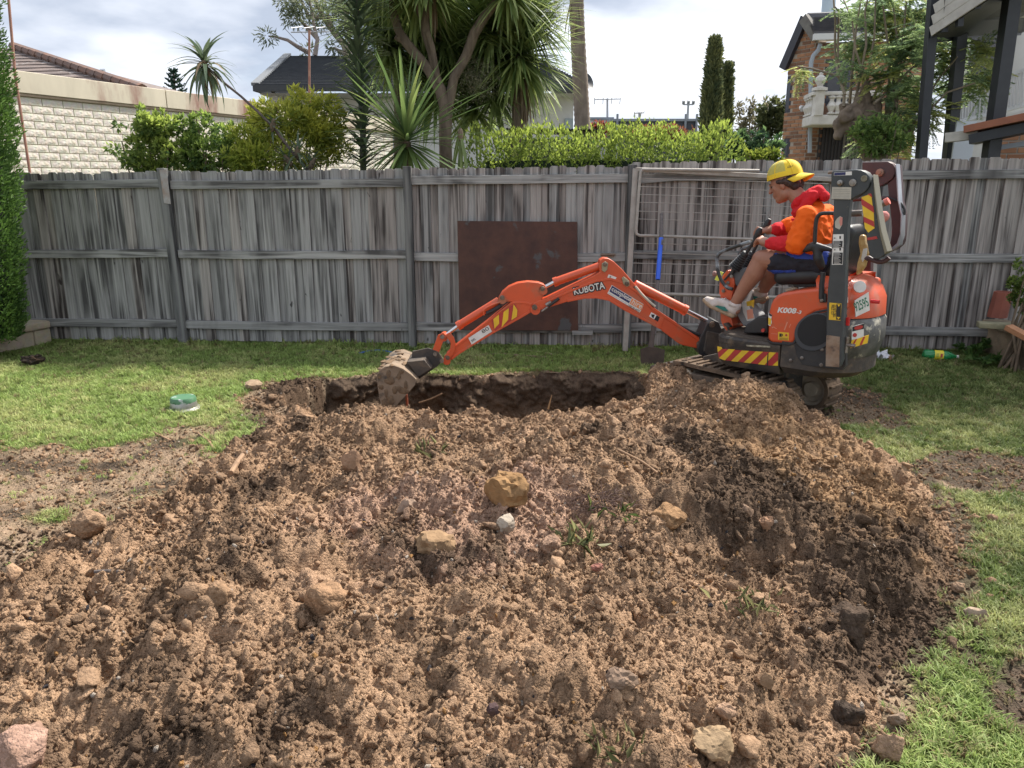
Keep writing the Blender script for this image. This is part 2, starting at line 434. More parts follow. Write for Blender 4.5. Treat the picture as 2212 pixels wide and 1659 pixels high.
def blob(name, parts, voxel, mt, parent, smooth=6, noise=None):
    me = smooth_blob(parts, voxel, smooth, noise); me.name = name
    me.transform(wm(parent).inverted()) if parent else None
    me.materials.clear(); me.materials.append(mt)
    return link(name, me, parent)

# ================================================================ ground, hole, soil heap
HOLE = [(-1.72, 5.45), (-1.55, 6.12), (-0.95, 6.38), (-0.45, 6.2), (0.1, 6.38), (0.7, 6.44), (1.02, 6.33), (1.12, 5.9), (0.95, 5.2), (0, 5.0), (-1.2, 4.95)]
HEAP = [(1.75, 5.2), (2.05, 4.85), (2.2, 4.2), (2.15, 3.5), (1.88, 3.0), (1.62, 2.6), (1.28, 2.25), (1.02, 1.95), (0.78, 1.72), (0.6, 1.2), (-3.0, 1.0), (-2.5, 2.2), (-2.02, 2.85),
        (-1.86, 3.5), (-1.78, 4.0), (-1.62, 4.5), (-1.52, 4.9), (-1.75, 5.25), (-2.05, 5.6), (-1.95, 6.05), (-1.60, 6.15), (-1.40, 5.75), (-0.9, 5.5), (0, 5.55), (0.7, 5.75), (0.95, 6.1), (1.35, 6.1), (1.6, 5.75), (1.68, 5.4)]
def gz(x, y):
    """lawn surface with the dug hole"""
    z = 0.018 * fbm(x * 0.9, y * 0.9, 1.0, 3) + 0.006 * perlin(x * 7, y * 7, 2.0)
    z = z + 0.17 * gss(x, y, 1.28, 5.70, 0.34, 0.36)
    d = polydist(x, y, HOLE) + 0.05 * fbm(x * 3.1, y * 3.1, 5.0, 4)
    dep = 0.30 * sstep(-0.01, 0.05, d) + 0.30 * sstep(0.03, 0.24, d)
    rough = sstep(0.0, 0.05, d) * (0.05 * fbm(x * 5, y * 5, 9.0, 4) + 0.03 * np.abs(perlin(x * 13, y * 13, 3.0)))
    lip = 0.02 * np.exp(-(d / 0.06) ** 2)
    mud = mudmask(x, y)
    z = z - dep + rough + lip + mud * (0.028 * np.abs(fbm(x * 5, y * 5, 4.0, 3)) + 0.014 * facets(x * 9 + .3 * perlin(x * 12, y * 12, 5.), y * 9, 7) + 0.008 * facets(x * 21, y * 21, 8)) - 0.01 * mud
    return z
def gss(x, y, cx, cy, sx, sy): return np.exp(-((x - cx) / sx) ** 2 - ((y - cy) / sy) ** 2)
def mudmask(x, y):
    n = 0.5 * fbm(x * 1.7, y * 1.7, 12.0, 4)
    d = polydist(x, y, HEAP)
    near = sstep(-0.16, 0.0, d + 0.22 * n)
    left = sstep(0.25, 0.6, gss(x, y, -2.6, 4.05, 1.5, 0.70) + n * 0.75)
    left2 = sstep(0.35, 0.6, gss(x, y, -2.4, 2.9, 1.2, 0.7) + n * 0.5)
    rt = sstep(0.30, 0.6, gss(x, y, 2.75, 4.05, 0.7, 0.36) + n * 0.8)
    rt2 = sstep(0.5, 0.6, gss(x, y, 1.75, 2.3, 0.45, 0.6) * 0.6 + n * 0.95)
    bh = sstep(0.4, 0.7, gss(x, y, -1.55, 5.75, 0.5, 0.45) + n * 0.7)
    dh = polydist(x, y, HOLE)
    rim = sstep(-0.10, 0.03, dh + 0.14 * n)
    trk = sstep(0.4, 0.6, gss(x, y, 2.15, 5.6, 0.75, 0.75) + n * 0.5)
    return np.clip(np.maximum.reduce([near, left, left2, rt, rt2, bh, rim, trk]), 0, 1)
def heapT(x, y, fine=True):
    wx = x + 0.10 * fbm(x * 2.1, y * 2.1, 20.0, 3); wy = y + 0.10 * fbm(x * 2.1, y * 2.1, 31.0, 3)
    d = polydist(wx, wy, HEAP)
    dp = np.maximum(d, 0)
    t = 0.285 * (1 - np.exp(-dp / 0.30)) * (1 - 0.62 * sstep(4.1, 5.3, y) * (1 - 0.75 * sstep(0.7, 1.3, x)))
    body = sstep(0.0, 0.35, d)
    t = t + body * (0.07 * gss(x, y, -0.85, 4.15, 0.5, 0.5) + 0.20 * gss(x, y, 1.40, 4.55, 0.42, 0.4) + 0.16 * gss(x, y, 0.25, 3.2, 0.9, 0.6)
                    - 0.05 * gss(x, y, 0.1, 4.5, 0.45, 0.35) - 0.07 * gss(x, y, -0.1, 4.7, 1.0, 0.6) - 0.08 * gss(x, y, -0.72, 5.05, 0.16, 0.3) + 0.10 * gss(x, y, -1.1, 2.4, 0.7, 0.6) - 0.07 * gss(x, y, 0.75, 2.55, 0.35, 0.3))
    far = sstep(5.0, 5.45, y)
    t = t * (1 - 0.45 * far * sstep(1.1, 0.8, x) * (x > -1.45) - 0.55 * far * sstep(0.8, 1.1, x))
    e = sstep(-0.01, 0.16, d)
    t = t + e * (0.055 * fbm(x * 2.6, y * 2.6, 40.0, 3) + 0.035 * fbm(x * 6.5, y * 6.5, 44.0, 3) - 0.10 * gss(x, y, 0.95, 2.72, 0.13, 0.07) - 0.09 * gss(x, y, 1.42, 2.55, 0.1, 0.06))
    t = np.where(d > -0.01, np.maximum(t, 0.004 + 0.02 * np.clip(d, 0, 1)), -0.02)
    if fine:
        t = t + e * (0.085 * np.abs(perlin(x * 3.6, y * 3.6, 71.0)) + 0.050 * np.abs(perlin(x * 8.2, y * 8.2, 72.0)) + 0.024 * np.abs(perlin(x * 17, y * 17, 74.0)) + 0.011 * np.abs(perlin(x * 36, y * 36, 75.0)) - 0.045)
        amp = 0.45 + 1.1 * np.clip(fbm(x * 1.9, y * 1.9, 73.0, 2) + 0.45, 0, 1)
        for s, a, sd, wp in ((6.0, 0.016, 1, .5), (12.0, 0.013, 2, .5), (26.0, 0.0085, 3, .45), (52.0, 0.0048, 4, .4)):
            qx = x * s + wp * fbm(x * s * 1.3, y * s * 1.3, 50.0 + sd, 2); qy = y * s + wp * fbm(x * s * 1.3, y * s * 1.3, 60.0 + sd, 2)
            t = t + e * a * (amp if s < 30 else 1.0) * facets(qx, qy, sd)
        t = t + e * 0.005 * np.abs(fbm(x * 40, y * 40, 4.0, 3)) - e * 0.02
        t = t + e * 0.006 * fbm(x * 55, y * 55, 3.0, 3)
        t = np.where(d > 0, t, np.minimum(t, 0.4))
    return t
def surf(x, y, fine=False):
    x = np.atleast_1d(np.asarray(x, float)); y = np.atleast_1d(np.asarray(y, float))
    return gz(x, y) + np.maximum(heapT(x, y, fine), 0)
def hit(px, py, fine=True):
    """where the view ray of a pixel first meets ground or heap"""
    d = pray(px, py); s = np.linspace(1.2, 9.0, 1600); t = s / d.y
    x, y, z = d.x * t, d.y * t, CAM.z + d.z * t
    k = np.argmax(z < surf(x, y, fine)); return Vector((x[k], y[k], z[k]))
TAN = np.array([0.405, 0.262, 0.163]); OCH = np.array([0.39, 0.24, 0.128]); PNK = np.array([0.46, 0.295, 0.21]); DRK = np.array([0.092, 0.063, 0.044]); BRN = np.array([0.235, 0.152, 0.094])
def soilcol(x, y):
    n1 = fbm(x * 1.5, y * 1.5, 80.0, 4); n2 = fbm(x * 3.3 + 4, y * 3.3, 90.0, 4); n3 = fbm(x * 9, y * 9, 95.0, 3); n4 = fbm(x * 2.0, y * 2.0, 99.0, 3)
    c = TAN[None] + 0 * x[:, None]
    def mx(c, q, m): return c + (q[None] - c) * np.clip(m, 0, 1)[:, None]
    c = mx(c, PNK, 0.85 * sstep(0.0, 0.5, gss(x, y, -0.25, 2.75, 0.55, 0.45) + 0.35 * n4 + 0.2 * gss(x, y, 0.5, 3.9, 0.6, 0.4) - 0.25))
    c = mx(c, OCH, 0.8 * sstep(0.15, 0.6, gss(x, y, 1.5, 3.6, 0.5, 0.9) + 0.4 * n2 - 0.05))
    c = mx(c, BRN, 0.75 * sstep(0.0, 0.35, n2 * 0.7 + 0.5 * n3))
    dark = 0.85 * gss(x, y, 1.40, 2.5, 0.5, 0.55) + 0.55 * gss(x, y, -1.55, 4.5, 0.25, 0.8) + 0.55 * gss(x, y, 0.55, 3.6, 0.35, 0.3) + 0.5 * gss(x, y, -2.2, 3.0, 0.5, 0.6) + 0.5 * gss(x, y, 1.05, 2.9, 0.3, 0.3) + 0.45 * gss(x, y, 0.25, 2.75, 0.2, 0.35) + 0.4 * gss(x, y, -0.9, 5.0, 0.6, 0.25) + 0.8 * gss(x, y, -1.75, 5.75, 0.4, 0.4)
    c = mx(c, DRK, 0.85 * sstep(0.20, 0.58, dark + 0.62 * n1 + 0.38 * n3))
    return c * (1 + 0.22 * n3)[:, None]

soil_m = mat('soil', (0.3, 0.2, 0.12), rough=0.95, attr='Col', col2=(0.62, 0.6, 0.58), nscale=90, namt=0.8, bump=0.7, bscale=170, spec=0.12, crumb=125, crumb_d=.0062)
clod_m = mat('clod', (0.3, 0.2, 0.12), rough=0.95, attr='icol', attr_inst=True, col2=(0.66, 0.64, 0.62), nscale=3.0, namt=0.8, bump=0.6, bscale=5.0, spec=0.12, crumb=4.5, crumb_d=.0022)
lawn_m = mat('lawn_earth', (0.06, 0.06, 0.03), rough=0.95, attr='Col', col2=(0.6, 0.62, 0.55), nscale=45, namt=0.8, bump=0.6, bscale=110, spec=0.15, crumb=85, crumb_d=.006)

def grid(x0, x1, y0, y1, st):
    xs = np.arange(x0, x1 + st / 2, st); ys = np.arange(y0, y1 + st / 2, st)
    X, Y = np.meshgrid(xs, ys); nx, ny = len(xs), len(ys)
    i = np.arange(nx * ny).reshape(ny, nx)
    F = np.stack([i[:-1, :-1], i[:-1, 1:], i[1:, 1:], i[1:, :-1]], -1).reshape(-1, 4)
    return X.ravel(), Y.ravel(), F
def build_ground():
    st = 0.022; x, y, F = grid(-7.0, 7.0, 0.8, 9.6, st)
    z = gz(x, y); mud = mudmask(x, y)
    n = fbm(x * 2.3, y * 2.3, 33.0, 4); nf = fbm(x * 11, y * 11, 35.0, 3)
    g = np.array([0.085, 0.105, 0.032])[None] * (1 + 0.35 * n + 0.25 * nf)[:, None]
    mc = np.array([0.27, 0.19, 0.13])[None] * (1 + 0.3 * nf)[:, None]
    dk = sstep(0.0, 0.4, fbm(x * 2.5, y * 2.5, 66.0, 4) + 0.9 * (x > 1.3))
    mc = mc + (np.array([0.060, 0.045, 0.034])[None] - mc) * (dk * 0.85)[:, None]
    c = g + (mc - g) * mud[:, None]
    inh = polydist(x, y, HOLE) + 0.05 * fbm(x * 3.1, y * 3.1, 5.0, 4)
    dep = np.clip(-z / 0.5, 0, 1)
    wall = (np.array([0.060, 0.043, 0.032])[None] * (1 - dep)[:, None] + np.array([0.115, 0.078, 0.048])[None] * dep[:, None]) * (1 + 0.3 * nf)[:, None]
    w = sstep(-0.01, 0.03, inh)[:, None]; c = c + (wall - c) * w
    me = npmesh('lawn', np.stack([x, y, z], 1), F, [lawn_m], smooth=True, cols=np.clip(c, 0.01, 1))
    tag(link('lawn', me), kind='structure')
    # far ground outside the yard
    m = MB(); B = 700.0
    for (xa, xb, ya, yb) in ((-B, B, -60, 0.82), (-B, B, 9.58, B), (-B, -6.98, 0.8, 9.6), (6.98, B, 0.8, 9.6)):
        m.add([(xa, ya, -0.03), (xb, ya, -0.03), (xb, yb, -0.03), (xa, yb, -0.03)], [(0, 1, 2, 3)])
    tag(m.build('ground', mat('far_ground', (0.07, 0.085, 0.035), 0.95, (0.13, 0.11, 0.07), 0.6)), kind='structure')
build_ground()

def build_heap():
    st = 0.0078; x, y, F = grid(-2.95, 2.45, 1.2, 6.35, st)
    t = heapT(x, y, True); keep = t > 0.0
    z = gz(x, y) + np.where(keep, t, -0.03)
    F = F[keep[F].any(1)]
    used = np.unique(F); mp = np.full(len(x), -1); mp[used] = np.arange(len(used))
    x, y, z, F = x[used], y[used], z[used], mp[F]
    c = soilcol(x, y)
    e = empty('soil_heap', (0.0, 3.4, 0.0), 0, 'broad heap of lumpy tan and brown soil filling the foreground', 'soil heap')
    me = npmesh('loose_soil', np.stack([x, y - 3.4, z], 1), F, [soil_m], smooth=True, cols=np.clip(c, 0.01, 1))
    link('loose_soil', me, e)
    protos = []
    for k in range(10):
        V, Fi = ICO[3 if k < 7 else 2]; V = V.copy(); q = 100 + 7.7 * k; r_ = np.random.default_rng(k)
        V = V * (1 + 0.38 * fbm(V[:, 0] * 1.2 + q, V[:, 1] * 1.2, V[:, 2] * 1.2, 2))[:, None]
        for c_ in range(7):
            d_ = r_.normal(size=3); d_ /= np.linalg.norm(d_); V -= np.outer(np.maximum(V @ d_ - r_.uniform(.45, .8), 0) * .85, d_)
        nz = 0.16 * (0.35 - np.abs(perlin(V[:, 0] * 2.6 + q, V[:, 1] * 2.6, V[:, 2] * 2.6 + 4))) + 0.20 * (0.35 - np.abs(perlin(V[:, 0] * 6 + q, V[:, 1] * 6, V[:, 2] * 6 + 9))) + 0.10 * perlin(V[:, 0] * 11 + q, V[:, 1] * 11, V[:, 2] * 11)
        V = V * (1 + nz)[:, None] * np.array([1, r_.uniform(0.7, 1.0), r_.uniform(0.5, 0.8)])
        protos.append(npmesh('clod', V, Fi, [clod_m], smooth=(k % 2 == 0)))
    P = []; 
    for n, lo, hi, pw in ((380, 0.022, 0.048, 2.4), (10000, 0.0095, 0.023, 1.7), (130000, 0.0034, 0.0105, 1.6)):
        px = RNG.uniform(-3.6, 3.2, n * 2); py = RNG.uniform(1.4, 6.5, n * 2)
        d = polydist(px, py, HEAP); mu = mudmask(px, py); ok = ((d > -0.05 - (0.9 if hi < .02 else .3) * RNG.random(n * 2) ** 6) | ((mu > .6) & (RNG.random(n * 2) < (.35 if hi < .03 else .03)) & (hi < .05))) & (RNG.random(n * 2) < np.clip(1.25 - (py - 1.4) * 0.12, 0.3, 1)) 
        cl = 0.5 + fbm(px * 2.2, py * 2.2, 55.0, 3); ok &= RNG.random(n * 2) < np.clip(cl + 0.25, 0.1, 1)
        px, py = px[ok][:n], py[ok][:n]; s = lo + (hi - lo) * RNG.random(len(px)) ** pw
        P.append(np.stack([px, py, s], 1))
    P = np.concatenate(P); px, py, s = P.T
    pz = surf(px, py, True) + s * 0.12
    rot = RNG.uniform(0, 6.28, (len(P), 3)); rot[:, :2] *= 0.5
    cols = soilcol(px, py) * RNG.uniform(0.75, 1.15, (len(P), 1)) * np.where(s > .011, .9, 1.0)[:, None]; odd = RNG.random(len(P))
    sm = s < 0.011; cols[(odd > 0.988) & sm] = np.array([0.50, 0.43, 0.36]); cols[(odd < 0.008) & sm] = np.array([0.06, 0.055, 0.06]); cols[(odd > 0.012) & (odd < 0.02) & sm] = np.array([0.40, 0.22, 0.09])
    scl = s[:, None] * RNG.uniform(0.8, 1.25, (len(P), 3))
    o = scatter('clods', np.stack([px, py - 3.4, pz], 1), rot, scl, RNG.integers(0, 10, len(P)), np.clip(cols, 0.015, 0.7), protos, e)
    return e
HEAP_O = build_heap()
def hole_bank():
    """the ragged cut face at the back of the hole"""
    pts = [Vector((x, y, 0)) for x, y in ((-1.78, 5.55), (-1.58, 6.05), (-1.0, 6.30), (-0.45, 6.13), (0.1, 6.30), (0.7, 6.36), (0.98, 6.26), (1.08, 5.95))]
    path = []
    for a, b in zip(pts[:-1], pts[1:]):
        k = max(2, int((b - a).length / .012)); path += [a.lerp(b, i / k) for i in range(k)]
    P = np.array([(p.x, p.y) for p in path])
    for _ in range(12): P[1:-1] = (P[:-2] + P[1:-1] * 2 + P[2:]) / 4
    T = np.gradient(P, axis=0); T /= np.linalg.norm(T, axis=1)[:, None]; Nn = np.stack([T[:, 1], -T[:, 0]], 1)      # into the hole
    n, k = len(P), 56; s = np.arange(n) * .012; v = np.linspace(0, 1, k); S, Vv = np.meshgrid(s, v, indexing='ij')
    dep = .62 * Vv
    out = -.02 + .20 * Vv ** 1.5 + .06 * fbm(S * 4, dep * 5, 3.0, 4) + .05 * np.abs(perlin(S * 9, dep * 11, 6.0)) + .02 * facets(S * 14, dep * 18, 3) + .012 * facets(S * 33, dep * 40, 5) - .06 * np.exp(-(Vv / .06) ** 2)
    top = .012 + .018 * fbm(S * 6, S * 0, 9.0, 3)
    X = P[:, 0][:, None] + Nn[:, 0][:, None] * out; Yy = P[:, 1][:, None] + Nn[:, 1][:, None] * out; Z = top * (1 - Vv) - dep
    Vt = np.stack([X, Yy, Z], -1).reshape(-1, 3); i = np.arange(n * k).reshape(n, k); F = np.stack([i[:-1, :-1], i[:-1, 1:], i[1:, 1:], i[1:, :-1]], -1).reshape(-1, 4)
    nf = fbm(S * 7, dep * 7, 12.0, 4).ravel(); t = np.clip(Vv * 1.1 - .25 + .3 * fbm(S * 2.5, dep * 3, 15.0, 3), 0, 1).ravel()[:, None]
    c = np.array([.12, .085, .060]) * (1 - t) + np.array([.34, .22, .135]) * t; c = c * (1 + .35 * nf)[:, None]
    tag(link('hole_bank', npmesh('hole_bank', Vt, F, [soil_m], smooth=True, cols=np.clip(c, .01, .5))), kind='structure')
hole_bank()

# ---- lawn grass
def grass():
    gm = mat('grass_blade', (0.1, 0.16, 0.03), rough=0.6, attr='icol', attr_inst=True, trans=0.35, spec=0.3)
    protos = []
    for k in range(8):
        V, F = [], []
        for b in range(13):
            bx, by = RNG.normal(0, 0.012, 2); a = RNG.uniform(0, 6.28); ln = RNG.uniform(0.6, 1.25) * 0.036; w = RNG.uniform(0.0016, 0.0028)
            lean = RNG.uniform(0.3, 1.3); dx, dy = math.cos(a), math.sin(a); q = len(V)
            for j, (f, ww) in enumerate(((0, 1), (0.45, 0.95), (0.8, 0.55))):
                hx = lean * ln * f * f * 0.9; hz = ln * f * (1 - 0.25 * lean * f)
                for sg in (-1, 1): V.append((bx + dx * hx - dy * w * ww * sg, by + dy * hx + dx * w * ww * sg, hz))
            V.append((bx + dx * lean * ln * 0.95, by + dy * lean * ln * 0.95, ln * (1 - 0.3 * lean)))
            F += [(q, q + 1, q + 3), (q, q + 3, q + 2), (q + 2, q + 3, q + 5), (q + 2, q + 5, q + 4), (q + 4, q + 5, q + 6)]
        protos.append(npmesh('grass_tuft', np.array(V), np.array(F), [gm]))
    n = 150000
    px = RNG.uniform(-6.7, 6.7, n); py = RNG.uniform(1.5, 7.95, n)
    vis = np.abs(px) < 0.70 * py + 1.5
    far = np.clip(1.3 - py * 0.09, 0.5, 1.0)
    ok = vis & (RNG.random(n) < far)
    px, py = px[ok], py[ok]
    mud = mudmask(px, py); hd = polydist(px, py, HOLE); hp = polydist(px, py, HEAP)
    patch = fbm(px * 5, py * 5, 17.0, 3)
    pr = np.where(mud > 0.5, 0.05 + 0.5 * (patch > 0.45), 1.0) * np.where(hd > -0.005, 0, 1) * np.where(hp > 0.05, 0.0, 1)
    ok = RNG.random(len(px)) < pr
    px, py, mud = px[ok], py[ok], mud[ok]
    rim = np.exp(-np.abs(polydist(px, py, HOLE)) / 0.05)
    pz = gz(px, py) - 0.003
    s = RNG.uniform(0.65, 1.2, len(px)) * (1 - 0.35 * mud) * (1 + 0.5 * rim)
    fence = sstep(7.25, 7.6, py + 0.06 * px); s = s * (1 + 1.4 * fence * RNG.random(len(px)))
    s = s * (1 + 0.05 * sstep(3.2, 2.0, py))
    rot = np.stack([RNG.normal(0, 0.15, len(px)), RNG.normal(0, 0.15, len(px)), RNG.uniform(0, 6.28, len(px))], 1)
    n1 = fbm(px * 1.3, py * 1.3, 21.0, 3); n2 = fbm(px * 4, py * 4, 23.0, 2)
    g = np.array([0.27, 0.36, 0.10])[None] + 0 * px[:, None]
    yl = np.array([0.52, 0.52, 0.22])[None]
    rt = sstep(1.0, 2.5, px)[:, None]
    g = g * (1 - rt * (0.45 + 0.2 * sstep(4.0, 2.6, py))[:, None])  # shade of the right lawn is put into the blade colour
    g = g + (yl - g) * (0.6 * sstep(-0.1, 0.5, n1 + 0.6 * n2 + 0.25 * RNG.normal(size=len(px))))[:, None]
    dead = RNG.random(len(px)) < 0.07 + 0.3 * mud; g[dead] = np.array([0.27, 0.22, 0.11])
    g *= RNG.uniform(0.7, 1.25, (len(px), 1))
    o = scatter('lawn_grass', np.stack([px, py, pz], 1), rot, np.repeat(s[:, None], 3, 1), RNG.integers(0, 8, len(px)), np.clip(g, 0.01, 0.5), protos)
    tag(o, 'short green lawn grass around the heap and along the fence', 'grass')
grass()

# ---- single stones
def rock(px, py, wpx, hpx, col, label, cat='rock', seed=0, ang=0.7, name='rock', sink=0.72, col2=None, depth=0.8, rough=0.16, bump=0.5):
    p = hit(px, py + hpx * 0.45, False); col = tuple(c * .86 for c in col)
    dist = (p - CAM).dot(pray(1106, 829.5).normalized()); k = dist / FPX
    sx, sz = wpx * k / 2, hpx * k / 2 * 1.08
    V, F = rockmesh(4, seed, ang, rough, (1, 1, 1)); 
    V = V / np.abs(V).max(0)
    V = V * np.array([sx, sx * depth, sz])
    m = mat('%s_%d_surface' % (name, seed), col, 0.95, col2 or tuple(c * 0.62 for c in col), 18, 0.9, bump=bump, bscale=70, spec=0.12, crumb=(90 if ang < .5 else 0), crumb_d=.004, col3=tuple(c * 0.4 + b * 0.3 for c, b in zip(col, (0.3, 0.18, 0.1))), n3scale=11)
    me = npmesh(name, V, F, [m], smooth=ang < 0.5)
    o = link(name, me)
    if ang >= 0.5:
        me.polygons.foreach_set('use_smooth', [True] * len(me.polygons)); es = o.modifiers.new('split', 'EDGE_SPLIT'); es.split_angle = R(24)
    zs = float(surf(p.x, p.y + sx * depth * 0.6, False)[0])
    o.location = (p.x, p.y + sx * depth * 0.7, min(p.z, zs) + sz * (1 - sink * 0.9)); o.rotation_euler = (0, 0, 0.2 * math.sin(seed))
    return tag(o, label, cat, 'stones in and beside the soil heap')
rock(1093, 1052, 98, 86, (0.34, 0.2, 0.0945), 'large ochre boulder near the middle of the soil heap', seed=1, ang=0.75)
rock(1094, 1126, 54, 44, (0.52, 0.44, 0.347), 'pale cream flat stone just below the ochre boulder', seed=2, ang=1.0)
rock(938, 1160, 96, 54, (0.34, 0.22, 0.126), 'wide tan half buried stone left of the pale cream stone', seed=3, ang=0.8)
rock(1190, 1174, 58, 44, (0.36, 0.23, 0.158), 'rounded tan stone beside the torn grass clump', seed=4, ang=0.4)
rock(700, 1292, 118, 84, (0.37, 0.225, 0.131), 'largest rounded sandy clod low on the left half of the heap', seed=5, ang=0.35, rough=0.12)
rock(464, 1278, 66, 64, (0.35, 0.22, 0.131), 'round sandy clod left of the largest clod', seed=6, ang=0.3, rough=0.1)
rock(183, 1140, 76, 60, (0.36, 0.23, 0.142), 'round earthy boulder lying at the left foot of the heap', seed=7, ang=0.3, sink=0.15, rough=0.12)
rock(1342, 1470, 76, 66, (0.29, 0.2, 0.142), 'greyish brown angular rock on the lower middle of the heap', seed=8, ang=0.95)
rock(1545, 1624, 104, 74, (0.4, 0.28, 0.168), 'big pale angular rock at the front edge of the heap', seed=9, ang=0.9, sink=0.25)
rock(1570, 1547, 54, 40, (0.38, 0.245, 0.163), 'rounded tan stone just above the big pale angular rock', seed=10, ang=0.4, sink=0.15)
rock(1928, 1624, 74, 70, (0.36, 0.235, 0.152), 'round tan stone lying on the grass at the lower right', seed=11, ang=0.45, sink=0.12, rough=0.13)
rock(1662, 1126, 40, 40, (0.37, 0.22, 0.137), 'small squared tan rock on the right slope of the heap', seed=12, ang=1.0)
rock(1612, 1098, 46, 36, (0.3, 0.2, 0.137), 'brown wedge shaped rock left of the small squared rock', seed=13, ang=1.0)
rock(1450, 1110, 84, 66, (0.32, 0.19, 0.0998), 'lumpy ochre clod right of the root tangle', seed=14, ang=0.35)
rock(2117, 1331, 52, 28, (0.42, 0.32, 0.231), 'flat pale stone lying on the grass right of the heap', seed=15, ang=0.8, sink=0.1)
rock(1943, 1560, 42, 30, (0.3, 0.22, 0.158), 'small brown stone on the grass above the round tan stone', seed=16, ang=0.5, sink=0.1)
rock(2072, 1275, 30, 26, (0.36, 0.24, 0.158), 'small round tan stone on the mud right of the heap', seed=17, ang=0.4, sink=0.1)
rock(22, 1618, 150, 92, (0.43, 0.27, 0.2), 'big pinkish clod in the lower left corner', seed=18, ang=0.35, rough=0.13)
rock(1062, 1527, 32, 26, (0.1, 0.065, 0.063), 'small dark purple stone low on the heap', seed=19, ang=1.0)
rock(1290, 1224, 30, 20, (0.33, 0.15, 0.116), 'small reddish stone below the torn grass clump', seed=20, ang=0.6)
rock(876, 1090, 48, 46, (0.37, 0.26, 0.189), 'pale pointed stone left of the ochre boulder', seed=21, ang=0.9)
rock(760, 985, 60, 60, (0.36, 0.22, 0.137), 'tan upright clod on the upper left of the heap', seed=22, ang=0.5)
rock(1655, 1465, 44, 44, (0.33, 0.21, 0.126), 'tan wedge of rock on the lower right slope', seed=23, ang=1.0)
rock(545, 835, 44, 20, (0.42, 0.3, 0.2), 'pale tan clod on the lawn behind the left end of the heap', seed=24, ang=0.5, sink=0.1)
rock(68, 782, 58, 26, (0.055, 0.042, 0.0336), 'dark clump of earth lying alone on the left lawn', cat='earth clump', name='earth_clump', seed=25, ang=0.5, sink=0.1, rough=0.3)
rock(1850, 1345, 130, 90, (0.1, 0.07, 0.0504), 'big dark brown clod on the lower right of the heap', cat='soil clod', name='soil_clod', seed=26, ang=0.35, rough=0.26)
rock(1840, 1545, 90, 80, (0.075, 0.055, 0.042), 'dark muddy clod at the right front foot of the heap', cat='soil clod', name='soil_clod', seed=27, ang=0.35, rough=0.26)

# ================================================================ fence and what leans on it
def wood_mat(name, a, b, dark, stretch=(55, 55, 1.8)):
    m = bpy.data.materials.new(name); m.use_nodes = True; nt = m.node_tree; N = nt.nodes; L = nt.links
    bs = N['Principled BSDF']; bs.inputs['Roughness'].default_value = 0.9; bs.inputs['Specular IOR Level'].default_value = 0.15
    tc = N.new('ShaderNodeTexCoord'); oi = N.new('ShaderNodeObjectInfo')
    off = N.new('ShaderNodeVectorMath'); off.operation = 'SCALE'; off.inputs[0].default_value = (31, 57, 23); L.new(oi.outputs['Random'], off.inputs['Scale'])
    ad = N.new('ShaderNodeVectorMath'); ad.operation = 'ADD'; L.new(tc.outputs['Object'], ad.inputs[0]); L.new(off.outputs[0], ad.inputs[1])
    def noise(sc, st, det=6, dist=0.0):
        mp = N.new('ShaderNodeMapping'); mp.inputs['Scale'].default_value = st; L.new(ad.outputs[0], mp.inputs['Vector'])
        n = N.new('ShaderNodeTexNoise'); n.inputs['Scale'].default_value = sc; n.inputs['Detail'].default_value = det; n.inputs['Distortion'].default_value = dist
        L.new(mp.outputs[0], n.inputs['Vector']); return n.outputs['Fac']
    def rng(v, x, y):
        r = N.new('ShaderNodeMapRange'); r.inputs['From Min'].default_value = x; r.inputs['From Max'].default_value = y; L.new(v, r.inputs['Value']); return r.outputs[0]
    def mixc(f, p, q):
        x = N.new('ShaderNodeMix'); x.data_type = 'RGBA'
        L.new(f, x.inputs['Factor'])
        for i, v in ((6, p), (7, q)):
            if isinstance(v, tuple): x.inputs[i].default_value = (*v, 1)
            else: L.new(v, x.inputs[i])
        return x.outputs[2]
    base = mixc(oi.outputs['Random'], a, b)
    g = noise(1.0, stretch, 7, 0.6)
    c = mixc(rng(g, 0.35, 0.72), base, tuple(v * 0.6 for v in a))
    st = noise(1.0, (stretch[0] * 0.5, stretch[1] * 0.5, stretch[2] * 0.5), 4, 0.3)
    big = noise(1.0, (3.0, 3.0, 1.2), 3)
    mul = N.new('ShaderNodeMath'); mul.operation = 'MULTIPLY'; L.new(rng(st, 0.42, 0.60), mul.inputs[0]); L.new(rng(big, 0.36, 0.54), mul.inputs[1])
    c = mixc(mul.outputs[0], c, dark)
    kn = noise(1.0, (16, 16, 7), 2, 0.4); c = mixc(rng(kn, 0.72, 0.78), c, tuple(v * 0.8 for v in dark))
    L.new(c, bs.inputs['Base Color'])
    bp = N.new('ShaderNodeBump'); bp.inputs['Strength'].default_value = 0.5; bp.inputs['Distance'].default_value = 0.006; L.new(g, bp.inputs['Height']); L.new(bp.outputs[0], bs.inputs['Normal'])
    MATS[name] = m; return m
wood_p = wood_mat('weathered_paling', (0.41, 0.40, 0.38), (0.32, 0.312, 0.30), (0.088, 0.085, 0.082))
wood_w = wood_mat('weathered_paling_warm', (0.42, 0.385, 0.355), (0.33, 0.295, 0.27), (0.065, 0.056, 0.052))
wood_r = wood_mat('weathered_rail', (0.33, 0.325, 0.31), (0.42, 0.41, 0.39), (0.09, 0.086, 0.083), (1.8, 50, 50))
wood_post = wood_mat('weathered_post', (0.20, 0.20, 0.195), (0.25, 0.245, 0.23), (0.06, 0.06, 0.06), (24, 24, 1.5))
